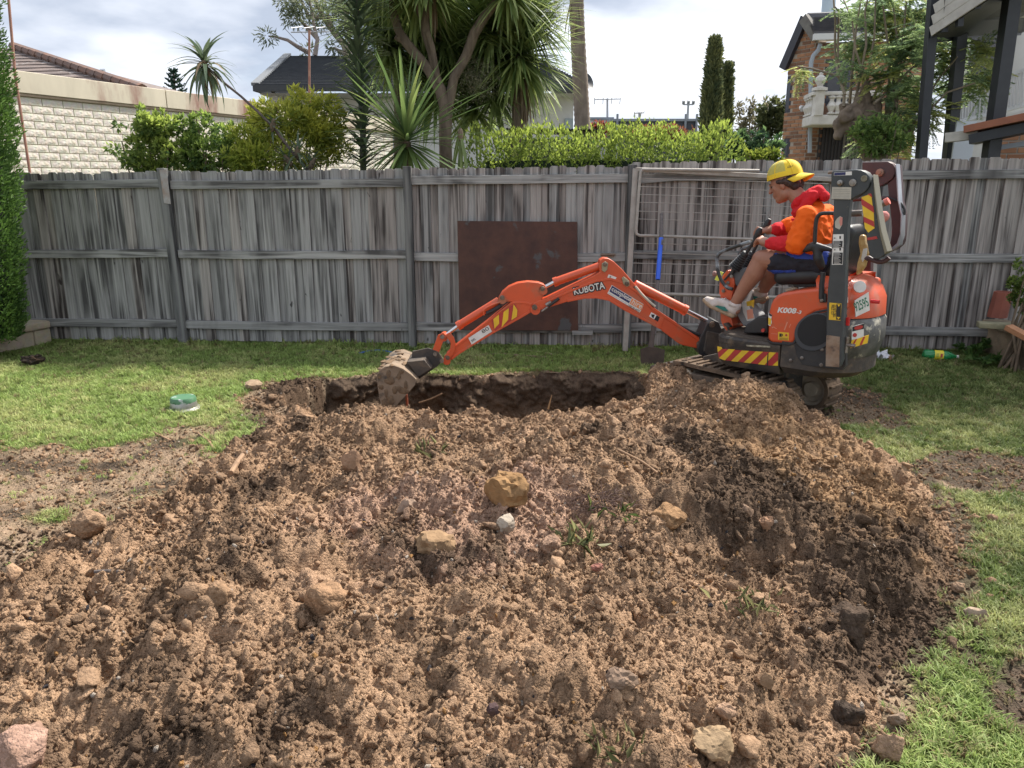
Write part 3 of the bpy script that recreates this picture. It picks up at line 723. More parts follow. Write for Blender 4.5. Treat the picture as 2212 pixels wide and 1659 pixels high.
FA = Vector((-5.3, 7.80, 0)); FB = Vector((5.35, 7.19, 0)); FL = (FB - FA).length; FD = (FB - FA).normalized(); FYAW = -math.atan2(FD.y, FD.x)
FN = Vector((FD.y, -FD.x, 0))                      # towards the yard
FENCE = Frame(FA, FYAW)
def fence_u(xpx): return FENCE.px((xpx, 550), 0)[0]
def ftop(u): return 1.665 + 0.115 * u / FL + (0.03 if u > fence_u(1365) else 0)
def build_fence():
    root = empty('paling_fence', FA, -FYAW, 'long weathered grey timber paling fence closing the back of the yard', 'fence')
    protos = {}
    for k in range(4):
        for wi in (0, 1):
            w = 0.098; t = 0.014; h = 1.7
            bm = bmesh.new(); c = (0.016, 0.02, 0.012, 0.024)[k]; rr = np.random.default_rng(k + 5)
            ol = [(-w/2, 0), (w/2, 0), (w/2, h - c), (w/2 - c, h), (-w/2 + c, h), (-w/2, h - c)]
            m = MB(); f = Frame((0, 0, 0), 0); m.prism(f, ol, -t/2, t/2)
            me = bpy.data.meshes.new('paling'); me.from_pydata(m.v, [], m.f); me.materials.append((wood_p, wood_w)[wi]); me.update(); protos[(k, wi)] = me; bm.free()
    u = -1.6; i = 0; uw = fence_u(1340)
    while u < FL + 1.9:
        warm = random.random() < (0.15 if u < uw * 0.6 else 0.55 if u < uw else 0.9)
        o = link('paling', protos[(i % 4 if random.random() < .7 else random.randrange(4), 1 if warm else 0)], root)
        w = random.uniform(0.93, 1.05); h = ftop(u) + random.uniform(-0.012, 0.012) - 0.03
        o.location = (u, (0.0075 if i % 2 else -0.0075) + random.uniform(-0.0015, 0.0015), 0.03); o.scale = (w, 1, h / 1.7); o.rotation_euler = (0, random.gauss(0, 0.0025), random.gauss(0, 0.012))
        u += 0.098 * w - 0.010; i += 1
    posts = [-0.6, fence_u(383), fence_u(888), fence_u(1358), fence_u(1890), FL + 1.8]
    for j, pu in enumerate(posts):
        m = MB(); top = ftop(pu) + (0.02, 0.03, 0.02, 0.01, -0.04, 0)[j]
        lean = (0, 0.03, 0.0, 0, 0, 0)[j]
        a = FENCE.W(pu, -0.05, 0.052); b = FENCE.W(pu - lean, top, 0.052)
        m.bar(a, b, 0.075, 0.085 if j != 3 else 0.1, up=(0, 1, 0))
        m.build('post', wood_post, root, bevel=0.004, seg=1)
    hs = (lambda u: ftop(u) - 0.125, lambda u: 0.885 + 0.05 * u / FL, lambda u: 0.215 + 0.01 * u / FL)
    for a, b in zip(posts[:-1], posts[1:]):
        for k, hf in enumerate(hs):
            m = MB(); e1, e2 = a + 0.03, b - 0.03; dz = random.uniform(-0.02, 0.02)
            if a < 0.1: e1 = -1.6
            ol = 6; pts = [(e1 + (e2 - e1) * q / ol) for q in range(ol + 1)]
            sag = random.uniform(0.0, 0.012)
            for q in range(ol):
                pass
            top = []; bot = []
            for q in range(ol + 1):
                x = pts[q]; z = hf(x) + dz - sag * math.sin(math.pi * q / ol) + random.uniform(-0.002, 0.002)
                top.append((x, z + 0.040)); bot.append((x, z - 0.040))
            m.prism(FENCE, bot + top[::-1], 0.012, 0.050 + random.uniform(-0.003, 0.003))
            m.build('rail', wood_r, root, bevel=0.003, seg=1)
    # steel strap on the left post, latch on the middle rail
    m = MB(); p = FENCE.px(c4(1035, 1190), 0.1); m.prism(FENCE, [(p[0]-.036, p[1]-.11), (p[0]+.030, p[1]-.12), (p[0]+.022, p[1]+.20), (p[0]-.045, p[1]+.20)], 0.096, 0.100)
    m.build('metal_strap', mat('galvanised_dull', (0.42, 0.43, 0.44), 0.5, (0.30, 0.18, 0.12), 9, 0.7, metal=0.6), root)
    m = MB(); p = FENCE.P((1313, 551), 0.06); m.box(p, (0.12, 0.012, 0.035), Matrix.Rotation(-FYAW, 3, 'Z')); m.cyl(p + Vector((-0.07, -0.012, 0.005)), p + Vector((0.07, -0.02, 0.008)), 0.009, 8)
    m.build('latch', mat('rusty_iron', (0.20, 0.14, 0.10), 0.8, (0.30, 0.24, 0.2), 30, 0.8, metal=0.3), root)
    # short batten scrap low on the fence
    m = MB(); p = FENCE.P((1258, 718), 0.07); m.box(p, (0.20, 0.02, 0.045), Matrix.Rotation(-FYAW, 3, 'Z')); m.build('batten', wood_r, root)
build_fence()

# ---- rusted steel sheet
def build_sheet():
    n = 0.075
    tl, tr, br, bl = [FENCE.px(p, n) for p in ((988, 477), (1247, 479), (1249, 714), (993, 713))]
    m = MB(); m.prism(FENCE, [tl, tr, br, bl], n, n + 0.006)
    mt = mat('rusted_sheet', (0.060, 0.030, 0.025), 0.62, (0.105, 0.048, 0.034), 5.5, 0.9, bump=0.25, bscale=30, col3=(0.085, 0.082, 0.082), n3scale=3.5, n3=(0.60, 0.64), spec=0.35)
    o = solo('steel_sheet', m, mt, FENCE.P((1120, 714), n), 'dark brown rusted square steel sheet leaning flat against the fence', 'steel sheet', bevel=0.002, seg=1)
build_sheet()

# ---- farm gates leaning on the fence
GATE_M = mat('galvanised_tube', (0.40, 0.37, 0.33), 0.55, (0.30, 0.265, 0.23), 12, 0.8, metal=0.25, spec=0.4)
def build_gates():
    # tall one: square leg at the left, top rail, lower rail, wires
    root = empty('wire_gate', FENCE.P((1351, 758), 0.16), -FYAW, 'tall galvanised wire gate leaning on the fence behind the digger', 'gate')
    f = FENCE; n0, n1 = 0.20, 0.085
    def tube(nm, pts, r, seg=8):
        m = MB(); m.tube(pts, r, seg); return m.build(nm, GATE_M, root, smooth=True)
    A = f.P((1350, 758), n0); B = f.P((1372, 364), n1)
    m = MB(); m.bar(A, B, 0.05, 0.04, up=(0, 1, 0)); m.build('frame_leg', GATE_M, root, bevel=0.005)
    C = f.P((1892, 385), n1); D = f.P((1884, 752), n0)
    m = MB(); m.bar(C, D, 0.045, 0.04, up=(0, 1, 0)); m.build('frame_leg', GATE_M, root, bevel=0.005)
    m = MB(); m.bar(f.P((1372, 366), n1), f.P((1885, 392), n1), 0.04, 0.04); m.build('top_rail', GATE_M, root, bevel=0.005)
    tube('lower_rail', [f.P((1362, 633), 0.165), f.P((1888, 648), 0.165)], 0.017)
    ys = (525, 546, 568, 590, 611)
    for y in ys:
        nn = n1 + (n0 - n1) * (y - 364) / 394
        m = MB(); s = (y - 364) / 394
        m.tube([f.P((1370 - 22 * s, y), nn), f.P((1630, y + 7), nn - 0.006), f.P((1890 - 6 * s, y + 16), nn)], 0.0042, 5); m.build('wire', GATE_M, root, smooth=True)
    # smaller round-cornered frame in front of it
    root2 = empty('small_gate_frame', f.P((1382, 508), 0.19), -FYAW, 'small round cornered galvanised gate frame hung in front of the tall wire gate', 'gate frame')
    q = 0.135
    path = [(1640, 369), (1398, 366), (1388, 366), (1384, 372), (1381, 400), (1374, 495), (1375, 505), (1382, 509), (1400, 509), (1660, 518), (1780, 522)]
    m = MB(); m.tube([f.P(p, q + (0.05 if p[1] > 480 else 0)) for p in path], 0.0145, 8); m.build('frame_tube', GATE_M, root2, smooth=True)
    for y in (385, 403, 420, 437, 456, 473):
        m = MB(); t = (y - 366) / 143; m.tube([f.P((1383 - 8 * t, y), q + 0.05 * t), f.P((1790, y + 12), q + 0.05 * t)], 0.003, 5); m.build('wire', GATE_M, root2, smooth=True)
build_gates()

# ---- shovel with a blue handle
def build_shovel():
    base = gnd(1410, 792, 0.0); 
    f = Frame(Vector((0, base.y + 0.02, 0)), 0)
    root = empty('shovel', base, 0, 'long shovel with bright blue handle sleeve standing by the gate', 'shovel')
    def lean(p, k): return f.P(p, -0.55 * k)           # top leans back towards the fence
    m = MB(); m.tube([lean((1428, 530), .74), lean((1429, 462), .98)], [0.019, 0.016], 10); m.build('handle_grip', mat('worn_handle', (0.16, 0.14, 0.13), 0.8, (0.09, 0.08, 0.08), 20), root, smooth=True)
    m = MB(); m.tube([lean((1421, 604), .5), lean((1428, 514), .8)], 0.021, 12); m.build('blue_sleeve', mat('blue_plastic', (0.02, 0.09, 0.60), 0.4, (0.03, 0.13, 0.70), 8), root, smooth=True)
    m = MB(); m.tube([lean((1413, 722), .12), lean((1421, 606), .5)], 0.017, 10); m.build('shaft', mat('worn_handle', (0.1,) * 3), root, smooth=True)
    rust = mat('rusty_spade', (0.115, 0.088, 0.072), 0.75, (0.07, 0.055, 0.05), 12, 0.9, bump=0.3, bscale=40, metal=0.2)
    m = MB(); m.tube([lean((1406, 752), .03), lean((1408, 735), .08), lean((1413, 700), .18)], [0.028, 0.024, 0.021], 10); m.build('socket', rust, root, smooth=True)
    ol = [f.px(p, 0) for p in ((1383, 755), (1392, 751), (1405, 748), (1420, 751), (1436, 756), (1434, 782), (1425, 800), (1408, 806), (1391, 800), (1384, 780))]
    m = MB(); m.prism(f, ol, -0.004, 0.004); m.build('blade', rust, root, bevel=0.001, seg=1)
build_shovel()

# ================================================================ mini excavator
ORG = mat('orange_paint', (0.62, 0.085, 0.022), 0.42, (0.50, 0.075, 0.025), 5, 0.7, coat=0.25, col3=(0.33, 0.14, 0.075), n3scale=6, n3=(0.55, 0.76), spec=0.5, bump=0.05, bscale=25)
BLK = mat('black_steel', (0.022, 0.022, 0.024), 0.5, (0.05, 0.046, 0.042), 7, 0.9, col3=(0.13, 0.10, 0.075), n3scale=6, n3=(0.60, 0.78), bump=0.1, bscale=40)
BLKM = mat('muddy_black_steel', (0.035, 0.032, 0.030), 0.75, (0.10, 0.075, 0.055), 5, 0.9, col3=(0.16, 0.115, 0.075), n3scale=9, n3=(0.52, 0.68), bump=0.4, bscale=40)
ROPS_M = mat('charcoal_paint_worn', (0.035, 0.040, 0.043), 0.5, (0.055, 0.06, 0.06), 9, 0.8, col3=(0.22, 0.19, 0.13), n3scale=17, n3=(0.66, 0.72), bump=0.1, bscale=50)
MAR = mat('maroon_primer', (0.060, 0.028, 0.030), 0.5, (0.085, 0.045, 0.045), 6, 0.8, spec=0.4)
CHR = mat('chrome_rod', (0.62, 0.60, 0.60), 0.16, metal=1.0)
STL = mat('worn_steel', (0.32, 0.31, 0.29), 0.45, (0.18, 0.13, 0.10), 25, 0.9, metal=0.7)
PIN = mat('greasy_pin', (0.22, 0.17, 0.13), 0.55, (0.10, 0.07, 0.05), 30, 0.9, metal=0.5)
RUB = mat('muddy_rubber', (0.13, 0.094, 0.068), 0.95, (0.20, 0.14, 0.095), 7, 0.9, bump=0.9, bscale=45, col3=(0.028, 0.026, 0.025), n3scale=10, n3=(0.55, 0.65), spec=0.15)
MUD = mat('mud_steel', (0.20, 0.145, 0.10), 0.9, (0.13, 0.10, 0.08), 5, 0.9, bump=0.6, bscale=50, col3=(0.07, 0.06, 0.055), n3scale=4, n3=(0.52, 0.62), spec=0.2)
BUCK = mat('muddy_bucket', (0.27, 0.20, 0.14), 0.85, (0.165, 0.12, 0.085), 6, 0.9, bump=0.5, bscale=60, col3=(0.045, 0.043, 0.042), n3scale=3.5, n3=(0.54, 0.62), spec=0.25)
YEL = mat('yellow_sticker', (0.78, 0.50, 0.02), 0.45, (0.62, 0.38, 0.03), 14, 0.8)
RED = mat('red_sticker', (0.45, 0.035, 0.03), 0.45, (0.33, 0.03, 0.028), 14, 0.8)
WHT = mat('white_sticker', (0.74, 0.72, 0.68), 0.45, (0.55, 0.52, 0.47), 10, 0.8)
INK = mat('black_ink', (0.015, 0.015, 0.017), 0.5)
GRN = mat('green_ink', (0.02, 0.16, 0.09), 0.5)
NAVY = mat('navy_ink', (0.02, 0.025, 0.10), 0.5)
ORS = mat('orange_ink', (0.72, 0.22, 0.06), 0.5)
PLS = mat('black_plastic', (0.018, 0.018, 0.02), 0.55, (0.035, 0.033, 0.032), 9, 0.8, bump=0.05, bscale=80)
VIN = mat('seat_vinyl', (0.016, 0.016, 0.018), 0.5, (0.03, 0.029, 0.028), 12, 0.7, bump=0.1, bscale=150)
GREY = mat('grey_plastic', (0.075, 0.08, 0.09), 0.55, (0.11, 0.11, 0.115), 10, 0.7)

EX = Frame((1.75, 5.44, 0.0), R(42)); TK = Frame((1.77, 5.52, 0.0), R(50))
EXR = empty('mini_excavator', EX.O, -EX.yaw, 'small orange tracked digger with folded roll bar and arm reaching into the hole', 'excavator')
def pr(name, pts, n0, n1, mt, parent=EXR, fr=EX, npx=None, bevel=0.004, **kw):
    """part: outline given in display pixels on the plane n = npx, extruded n0..n1"""
    q = max(n0, n1) if npx is None else npx
    m = MB(); m.prism(fr, [fr.px(p, q) for p in pts], n0, n1); return m.build(name, mt, parent, bevel=bevel, **kw)
def decal(name, pts, n, mt, parent, fr=EX, t=0.0015): 
    m = MB(); m.prism(fr, [fr.px(p, n) for p in pts], n - t, n); return m.build(name, mt, parent)
def tb(name, pts, r, mt, parent=EXR, seg=10):
    m = MB(); m.tube(pts, r, seg); return m.build(name, mt, parent, smooth=True, angle=50)
def bolt(name, p, r, mt, parent, fr=EX, h=0.012, seg=12):
    m = MB(); m.lathe(p, [(0.0, h), (r * 0.45, h), (r * 0.5, h * .7), (r * 0.95, h * 0.6), (r, 0), (r, -0.02)], seg, fr.en); return m.build(name, mt, parent, smooth=True)
def cr(pts, k=4):
    """Catmull-Rom smoothing of a pixel path"""
    out = []; n = len(pts)
    for i in range(n - 1):
        p0, p1, p2, p3 = pts[max(i-1,0)], pts[i], pts[i+1], pts[min(i+2,n-1)]
        for j in range(k):
            t = j / k
            out.append(tuple(0.5 * (2*b + (c-a)*t + (2*a-5*b+4*c-d)*t*t + (3*b-a-3*c+d)*t**3) for a, b, c, d in zip(p0, p1, p2, p3)))
    return out + [pts[-1]]
def loft(name, secs, mt, parent=EXR, fr=EX, bevel=0.0):
    """secs: [(w, [(u, n)...])] stacked plan outlines"""
    m = MB(); k = len(secs[0][1]); vs = []; fs = []
    for w, ol in secs: vs += [fr.W(u, w, n) for u, n in ol]
    for i in range(len(secs) - 1):
        for j in range(k): fs.append((i*k + j, i*k + (j+1) % k, (i+1)*k + (j+1) % k, (i+1)*k + j))
    fs.append(tuple(range(k - 1, -1, -1))); fs.append(tuple(range((len(secs)-1)*k, len(secs)*k)))
    m.add(vs, fs); return m.build(name, mt, parent, smooth=True, angle=40)
def plan(uF, uR, hw, rF, rR, k=8):
    """rounded plan outline, counter-clockwise seen from above (u right, n towards viewer => wind by -n)"""
    pts = []
    def arc(cu, cn, r, a0, a1):
        for i in range(k + 1):
            a = a0 + (a1 - a0) * i / k; pts.append((cu + r * math.cos(a), cn + r * math.sin(a)))
    arc(uR - rR, hw - rR, rR, math.pi/2, 0); arc(uR - rR, -hw + rR, rR, 0, -math.pi/2)
    arc(uF + rF, -hw + rF, rF, -math.pi/2, -math.pi); arc(uF + rF, hw - rF, rF, math.pi, math.pi/2)
    return pts
def uof(p, n): return EX.px(p, n)[0]
def wof(p, n): return EX.px(p, n)[1]
HW = 0.345
def build_tracks():
    # each side: rubber belt with lugs, wheels, frame
    r = 0.145; L2 = 0.375
    for side, sg in (('near', 1), ('far', -1)):
        n0, n1 = (0.165 * sg, 0.355 * sg) if sg > 0 else (-0.355, -0.165)
        def stad(rr, k=12):
            out = []
            for i in range(k + 1): a = -math.pi/2 + math.pi * i / k; out.append((L2 + rr * math.cos(a), r + rr * math.sin(a)))
            for i in range(k + 1): a = math.pi/2 + math.pi * i / k; out.append((-L2 + rr * math.cos(a), r + 0.01 + rr * math.sin(a)))
            return out
        m = MB(); o, i_ = stad(r), stad(r - 0.028); k = len(o)
        vs = []
        for n in (n0, n1):
            vs += [TK.W(u, w, n) for u, w in o] + [TK.W(u, w, n) for u, w in i_]
        fs = []
        for j in range(k):
            q = (j + 1) % k
            fs += [(j, q, 2*k + q, 2*k + j), (k + j, 3*k + j, 3*k + q, k + q), (j, k + j, k + q, q), (2*k + j, 2*k + q, 3*k + q, 3*k + j)]
        m.add(vs, fs); belt = m.build('track_belt', RUB, EXR, smooth=True, angle=50)
        # lugs
        per = 2 * math.pi * r + 4 * L2; cnt = 36
        lug = MB()
        for c in range(cnt):
            s = per * c / cnt
            if s < math.pi * r: a = -math.pi/2 + s / r; pos = (L2 + (r + .009) * math.cos(a), r + (r + .009) * math.sin(a)); tn = (math.cos(a), math.sin(a))
            elif s < math.pi * r + 2 * L2: pos = (L2 - (s - math.pi * r), 2 * r + .012); tn = (0, 1)
            elif s < 2 * math.pi * r + 2 * L2: a = math.pi/2 + (s - math.pi * r - 2 * L2) / r; pos = (-L2 + (r + .009) * math.cos(a), r + (r + .009) * math.sin(a)); tn = (math.cos(a), math.sin(a))
            else: pos = (-L2 + (s - 2 * math.pi * r - 2 * L2), -0.006); tn = (0, -1)
            d = TK.ex * tn[0] + Vector((0, 0, tn[1]))
            off = 0.02 * (1 if c % 2 else -1)
            lug.bar(TK.W(pos[0], pos[1], n0 + 0.012 + off * .3), TK.W(pos[0], pos[1], n1 - 0.012 + off * .3), 0.020, 0.02, up=tuple(d), )
        lug.build('track_lugs', RUB, belt, bevel=0.004, seg=1)
        for uw, rr in ((L2, 0.118), (-L2, 0.112)):
            m = MB(); c = TK.W(uw, r, (n0 + n1) / 2); fw = n1 if sg > 0 else n0
            m.lathe(TK.W(uw, r, n0 + 0.01), [(0.03, 0), (rr, 0), (rr, 0.16), (rr - .022, 0.16), (rr - .028, 0.12), (0.06, 0.125), (0.05, 0.165), (0.0, 0.165)], 28, TK.en)
            m.build('track_wheel', mat('pale_mud_wheel', (.52, .44, .34), .9, (.38, .31, .23), 9, .9, bump=.3, bscale=40), EXR, smooth=True)
        m = MB(); m.prism(TK, [(-0.33, 0.07), (0.28, 0.07), (0.28, 0.19), (0.15, 0.225), (-0.28, 0.225), (-0.33, 0.19)], n0 + 0.02, n1 - 0.012)
        fr_ = m.build('track_frame', MUD, EXR, bevel=0.008)
        for uu in (-0.30, -0.20, 0.05):
            m = MB(); m.lathe(TK.W(uu, 0.17, n1 - 0.014 if sg > 0 else n0 + 0.014), [(0.0, 0.006), (0.02, 0.006), (0.022, 0)], 12, TK.en * sg); m.build('hub', BLKM, fr_)
        for uu in (-0.24, 0.0, 0.22):
            m = MB(); m.lathe(TK.W(uu, 0.085, n0 + 0.03), [(0.0, 0), (0.055, 0), (0.055, 0.13), (0.0, 0.13)], 16, TK.en); m.build('roller', MUD, EXR, smooth=True)
    m = MB(); m.prism(TK, [(-0.32, 0.14), (0.32, 0.14), (0.32, 0.32), (0.18, 0.37), (-0.18, 0.37), (-0.32, 0.32)], -0.17, 0.17); m.build('undercarriage', BLKM, EXR, bevel=0.01)
    m = MB(); m.lathe(TK.W(0, 0.34, 0), [(0.0, 0), (0.24, 0), (0.24, 0.09), (0.0, 0.09)], 32); m.build('slew_ring', BLKM, EXR, smooth=True)
    bl = MB(); bl.prism(TK, [(-0.70, 0.02), (-0.67, 0.0), (-0.645, 0.05), (-0.655, 0.14), (-0.635, 0.21), (-0.665, 0.215), (-0.685, 0.14)], -0.35, 0.35); b = bl.build('dozer_blade', MUD, EXR, bevel=0.004)
    for n in (-0.13, 0.13):
        m = MB(); m.bar(TK.W(-0.655, 0.11, n), TK.W(-0.25, 0.2, n), 0.05, 0.08); m.build('blade_arm', MUD, EXR, bevel=0.005)
build_tracks()

def build_body():
    uF = uof(c3(540, 900), 0.26); uR = uof((1873, 760), 0.22) ; 
    wb = wof(c3(1060, 1145), HW); wt = wof(c3(1060, 862), HW)
    uB = uof(a2(400, 850), HW)           # joint between front skirt and rear skirt
    # front skirt with deck
    pl = plan(uF, uB - 0.003, HW, 0.16, 0.012); pin = plan(uF + 0.03, uB - 0.003, HW - 0.03, 0.14, 0.01)
    sk = loft('front_skirt', [(wb - .01, pin), (wb + 0.04, pl), (wt - 0.05, pl), (wt - 0.045, plan(uF - .004, uB - .003, HW + .004, .16, .012)), (wt - 0.012, plan(uF - .004, uB - .003, HW + .004, .16, .012)), (wt, plan(uF + .008, uB - .003, HW - .008, .15, .01))], BLKM)
    mat_m = mat('muddy_floor_mat', (0.115, 0.085, 0.060), 0.9, (0.045, 0.036, 0.03), 7, 0.9, bump=0.5, bscale=60)
    loft('floor_mat', [(wt + 0.001, plan(uF + .03, uB - .01, HW - .03, .13, .01)), (wt + 0.012, plan(uF + .035, uB - .01, HW - .035, .125, .01))], mat_m)
    # rear skirt / frame
    plr = plan(uB + 0.003, uR - 0.03, HW + 0.004, 0.012, 0.30); wl = wof(a2(700, 1115), HW)
    loft('rear_skirt', [(wl, plan(uB + 0.02, uR - 0.10, HW - 0.04, 0.012, 0.28)), (wl + 0.05, plr), (wof(a2(800, 690), HW), plr)], BLKM)
    # counterweight: black scuffed casting round the tail
    cwm = mat('scuffed_casting', (0.040, 0.040, 0.042), 0.45, (0.20, 0.19, 0.175), 11, 0.7, col3=(0.46, 0.42, 0.33), n3scale=9, n3=(0.58, 0.64), bump=0.1, bscale=30)
    uC = uof(a2(1180, 700), HW); w0 = wof(a2(1260, 1010), 0.30); w1 = wof(a2(1400, 365), 0.25)
    h = w1 - w0
    loft('counterweight', [(w0, plan(uC, uR - 0.10, HW - 0.02, .02, .30)), (w0 + h * .2, plan(uC, uR - .02, HW, .02, .30)), (w0 + h * .55, plan(uC, uR + .008, HW + .003, .02, .30)), (w0 + h * .92, plan(uC, uR + .004, HW + .003, .02, .30)), (w0 + h, plan(uC, uR - .01, HW - .006, .02, .30))], cwm)
    # rear hood, orange
    uH = uof(a2(1120, 300), HW); wt2 = wof(c3(1880, 215), 0.12)
    hh = wt2 - w1
    loft('rear_hood', [(w1 + .006, plan(uH, uR - .004, HW - .002, .02, .30)), (w1 + hh * .45, plan(uH, uR - .012, HW - .004, .02, .29)), (w1 + hh * .72, plan(uH, uR - .045, HW - .02, .02, .27)), (w1 + hh * .90, plan(uH, uR - .10, HW - .06, .02, .24)), (w1 + hh, plan(uH + .02, uR - .17, HW - .12, .02, .18))], ORG)
    # side cover over the engine bay and tank, full width with the dark arch below
    ol = [(236, 600), (240, 500), (252, 260), (275, 165), (308, 95), (360, 42), (440, 8), (640, -25), (900, -52), (1180, -72), (1260, -60), (1262, 240), (1180, 232), (1000, 236), (870, 262), (775, 315), (700, 395), (645, 510), (612, 600), (590, 650), (560, 676), (525, 684), (300, 668), (258, 650)]
    cov = pr('side_cover', [a2(*p) for p in ol], -HW + .004, HW + 0.002, ORG, bevel=0.022, seg=4, angle=40)
    # black trim along the cover's lower edge
    low = [(230, 610), (255, 662), (300, 682), (530, 700), (590, 680), (630, 610), (665, 520), (715, 405), (785, 328), (875, 276), (1000, 252), (1180, 246), (1180, 225), (1000, 224), (865, 250), (768, 305), (688, 388), (632, 505), (598, 600), (575, 648), (548, 668), (525, 673), (300, 655), (262, 640)]
    pr('cover_trim', [a2(*p) for p in low], HW - 0.02, HW + 0.009, PLS, bevel=0.003)
    # engine bay panel: black plate with a round recess
    pan = [(590, 700), (640, 600), (690, 470), (760, 360), (880, 290), (1000, 262), (1190, 255), (1255, 300), (1262, 960), (1220, 1022), (690, 950), (610, 820)]
    ep = pr('engine_panel', [a2(*p) for p in pan], HW - 0.03, HW + 0.0065, BLK, bevel=0.003)
    cen = EX.px(a2(860, 520), HW); ring = []
    def ell(rx, rz, k=30, sk=0.0): return [(cen[0] + rx * math.cos(2 * math.pi * i / k) + sk * math.sin(2 * math.pi * i / k), cen[1] + rz * math.sin(2 * math.pi * i / k)) for i in range(k)]
    m = MB(); m.prism(EX, ell(0.125, 0.125, sk=0.02), HW + 0.004, HW + 0.016); m.build('bay_ring', mat('grey_trim', (0.05, 0.055, 0.062), 0.45), ep, bevel=0.004)
    m = MB(); m.prism(EX, [(a + .004, b + .012) for a, b in ell(0.108, 0.105, sk=0.02)], HW + 0.012, HW + 0.018); m.build('bay_recess', mat('dark_mesh', (0.008, 0.009, 0.011), 0.6), ep)
    for p in ((545, 890), (690, 860), (953, 748), (943, 950)): bolt('bolt', EX.P(a2(*p), HW + .006), 0.012, STL, ep)
    # hazard stripes on the front skirt
    hp = HW + 0.0025
    base = decal('hazard_strip', [c3(*p) for p in ((552, 930), (620, 918), (760, 932), (1140, 955), (1138, 1082), (1040, 1078), (820, 1050), (640, 1030), (568, 1010))], hp, RED, sk)
    m = MB()
    for q in ([(568, 1008), (625, 1030), (722, 924), (660, 920)], [(685, 1036), (748, 1044), (858, 938), (790, 934)], [(808, 1050), (872, 1058), (994, 946), (924, 942)], [(945, 1066), (1008, 1074), (1120, 954), (1060, 950)], [(1085, 1079), (1138, 1082), (1139, 1030)], [(552, 895), (592, 900), (600, 915), (556, 950)]):
        m.prism(EX, [EX.px(c3(*p), hp + .001) for p in q], hp, hp + .0015)
    m.build('hazard_stripes', YEL, base)
    m = MB(); m.prism(EX, [EX.px(c3(*p), hp + .003) for p in ((1038, 960), (1046, 960), (1040, 1080), (1030, 1080))], hp, hp + .003); m.build('seam', INK, sk)
    m = MB(); m.prism(EX, [EX.px(c3(*p), hp + .006) for p in ((830, 880), (1060, 890), (1062, 905), (950, 902), (835, 895))], hp, hp + .006); m.build('scrape', mat('scraped_paint', (0.45, 0.40, 0.28), 0.6, (0.2, 0.17, 0.12), 40), sk)
    # lettering and stickers on the cover
    nn = HW + 0.0035
    lettering('K008', EX, a2(366, 268), a2(618, 284), 12.0, nn, WHT, cov, bold=0.035, shear=0.22, name='model_lettering')
    lettering('-3', EX, a2(618, 283), a2(682, 287), 7.5, nn, WHT, cov, bold=0.03, shear=0.15, name='model_lettering')
    st = decal('fuel_sticker', [a2(*p) for p in ((378, 520), (518, 532), (516, 634), (376, 622))], nn, YEL, cov)
    m = MB()
    for q in ([(395, 540), (425, 542), (424, 585), (394, 583)], [(430, 545), (440, 550), (440, 575), (430, 575)]): m.prism(EX, [EX.px(a2(*p), nn + .001) for p in q], nn, nn + .001)
    for y in (596, 606, 616): m.prism(EX, [EX.px(a2(*p), nn + .001) for p in ((395, y), (505, y + 9), (505, y + 12), (395, y + 3))], nn, nn + .001)
    m.build('sticker_print', INK, st)
    m = MB(); m.lathe(EX.P(a2(485, 563), nn), [(0.0, .001), (0.0075, .001), (0.0075, 0)], 16, EX.en); m.build('sticker_symbol', RED, st)
    st = decal('warning_label', [a2(*p) for p in ((252, 268), (300, 300), (288, 345), (296, 400), (275, 445), (248, 432))], nn + .002, WHT, cov)
    m = MB(); m.prism(EX, [EX.px(a2(*p), nn + .003) for p in ((258, 275), (300, 300), (292, 318), (258, 305))], nn + .002, nn + .003); m.build('sticker_print', INK, st)
    m = MB(); m.prism(EX, [EX.px(a2(*p), nn + .003) for p in ((250, 330), (286, 350), (282, 430), (250, 425))], nn + .002, nn + .003); m.build('sticker_field', YEL, st)
    m = MB()
    for q in ([(490, 390), (505, 395), (465, 500), (452, 495)], [(540, 415), (548, 418), (525, 465), (518, 462)], [(290, 455), (320, 452), (360, 478), (355, 482), (315, 462), (300, 475)], [(285, 540), (380, 548), (380, 552), (285, 545)]): m.prism(EX, [EX.px(a2(*p), nn) for p in q], nn - .001, nn)
    m.build('scratches', mat('paint_scratch', (0.62, 0.24, 0.15), 0.6), cov)
    # number plate and stickers round the tail
    PF = Frame(EX.P(a2(1480, 170), 0.235), R(-2))
    pl_ = decal('number_plate', [a2(*p) for p in ((1380, 112), (1562, 2), (1576, 238), (1392, 326))], 0.035, WHT, EXR, fr=PF, t=0.006)
    lettering('92595', PF, a2(1398, 262), a2(1572, 178), 21.0, 0.0365, GRN, pl_, bold=0.012, name='plate_number')
    # stickers on the counterweight
    CF = Frame(EX.P(a2(1430, 520), 0.27), R(2))
    s1 = decal('safety_sticker', [a2(*p) for p in ((1345, 450), (1500, 408), (1497, 588), (1338, 626))], 0.03, WHT, EXR, fr=CF, t=0.004)
    m = MB(); m.prism(CF, [CF.px(a2(*p), .0315) for p in ((1350, 455), (1500, 413), (1499, 480), (1348, 515))], .03, .0315); m.build('sticker_band', INK, s1)
    m = MB(); m.prism(CF, [CF.px(a2(1430 + 58 * math.cos(t), 463 + 26 * math.sin(t) - 12 * math.cos(t)), .0325) for t in np.linspace(0, 6.28, 18)[:-1]], .031, .0325); m.build('sticker_oval', RED, s1)
    m = MB(); m.lathe(CF.P(a2(1380, 562), .0315), [(0.0, .001), (0.013, .001), (0.013, -.002)], 16, CF.en); m.build('sticker_symbol', RED, s1)
    s2 = decal('hazard_sticker', [a2(*p) for p in ((1338, 632), (1566, 560), (1545, 668), (1322, 735))], 0.031, YEL, EXR, fr=CF, t=0.004)
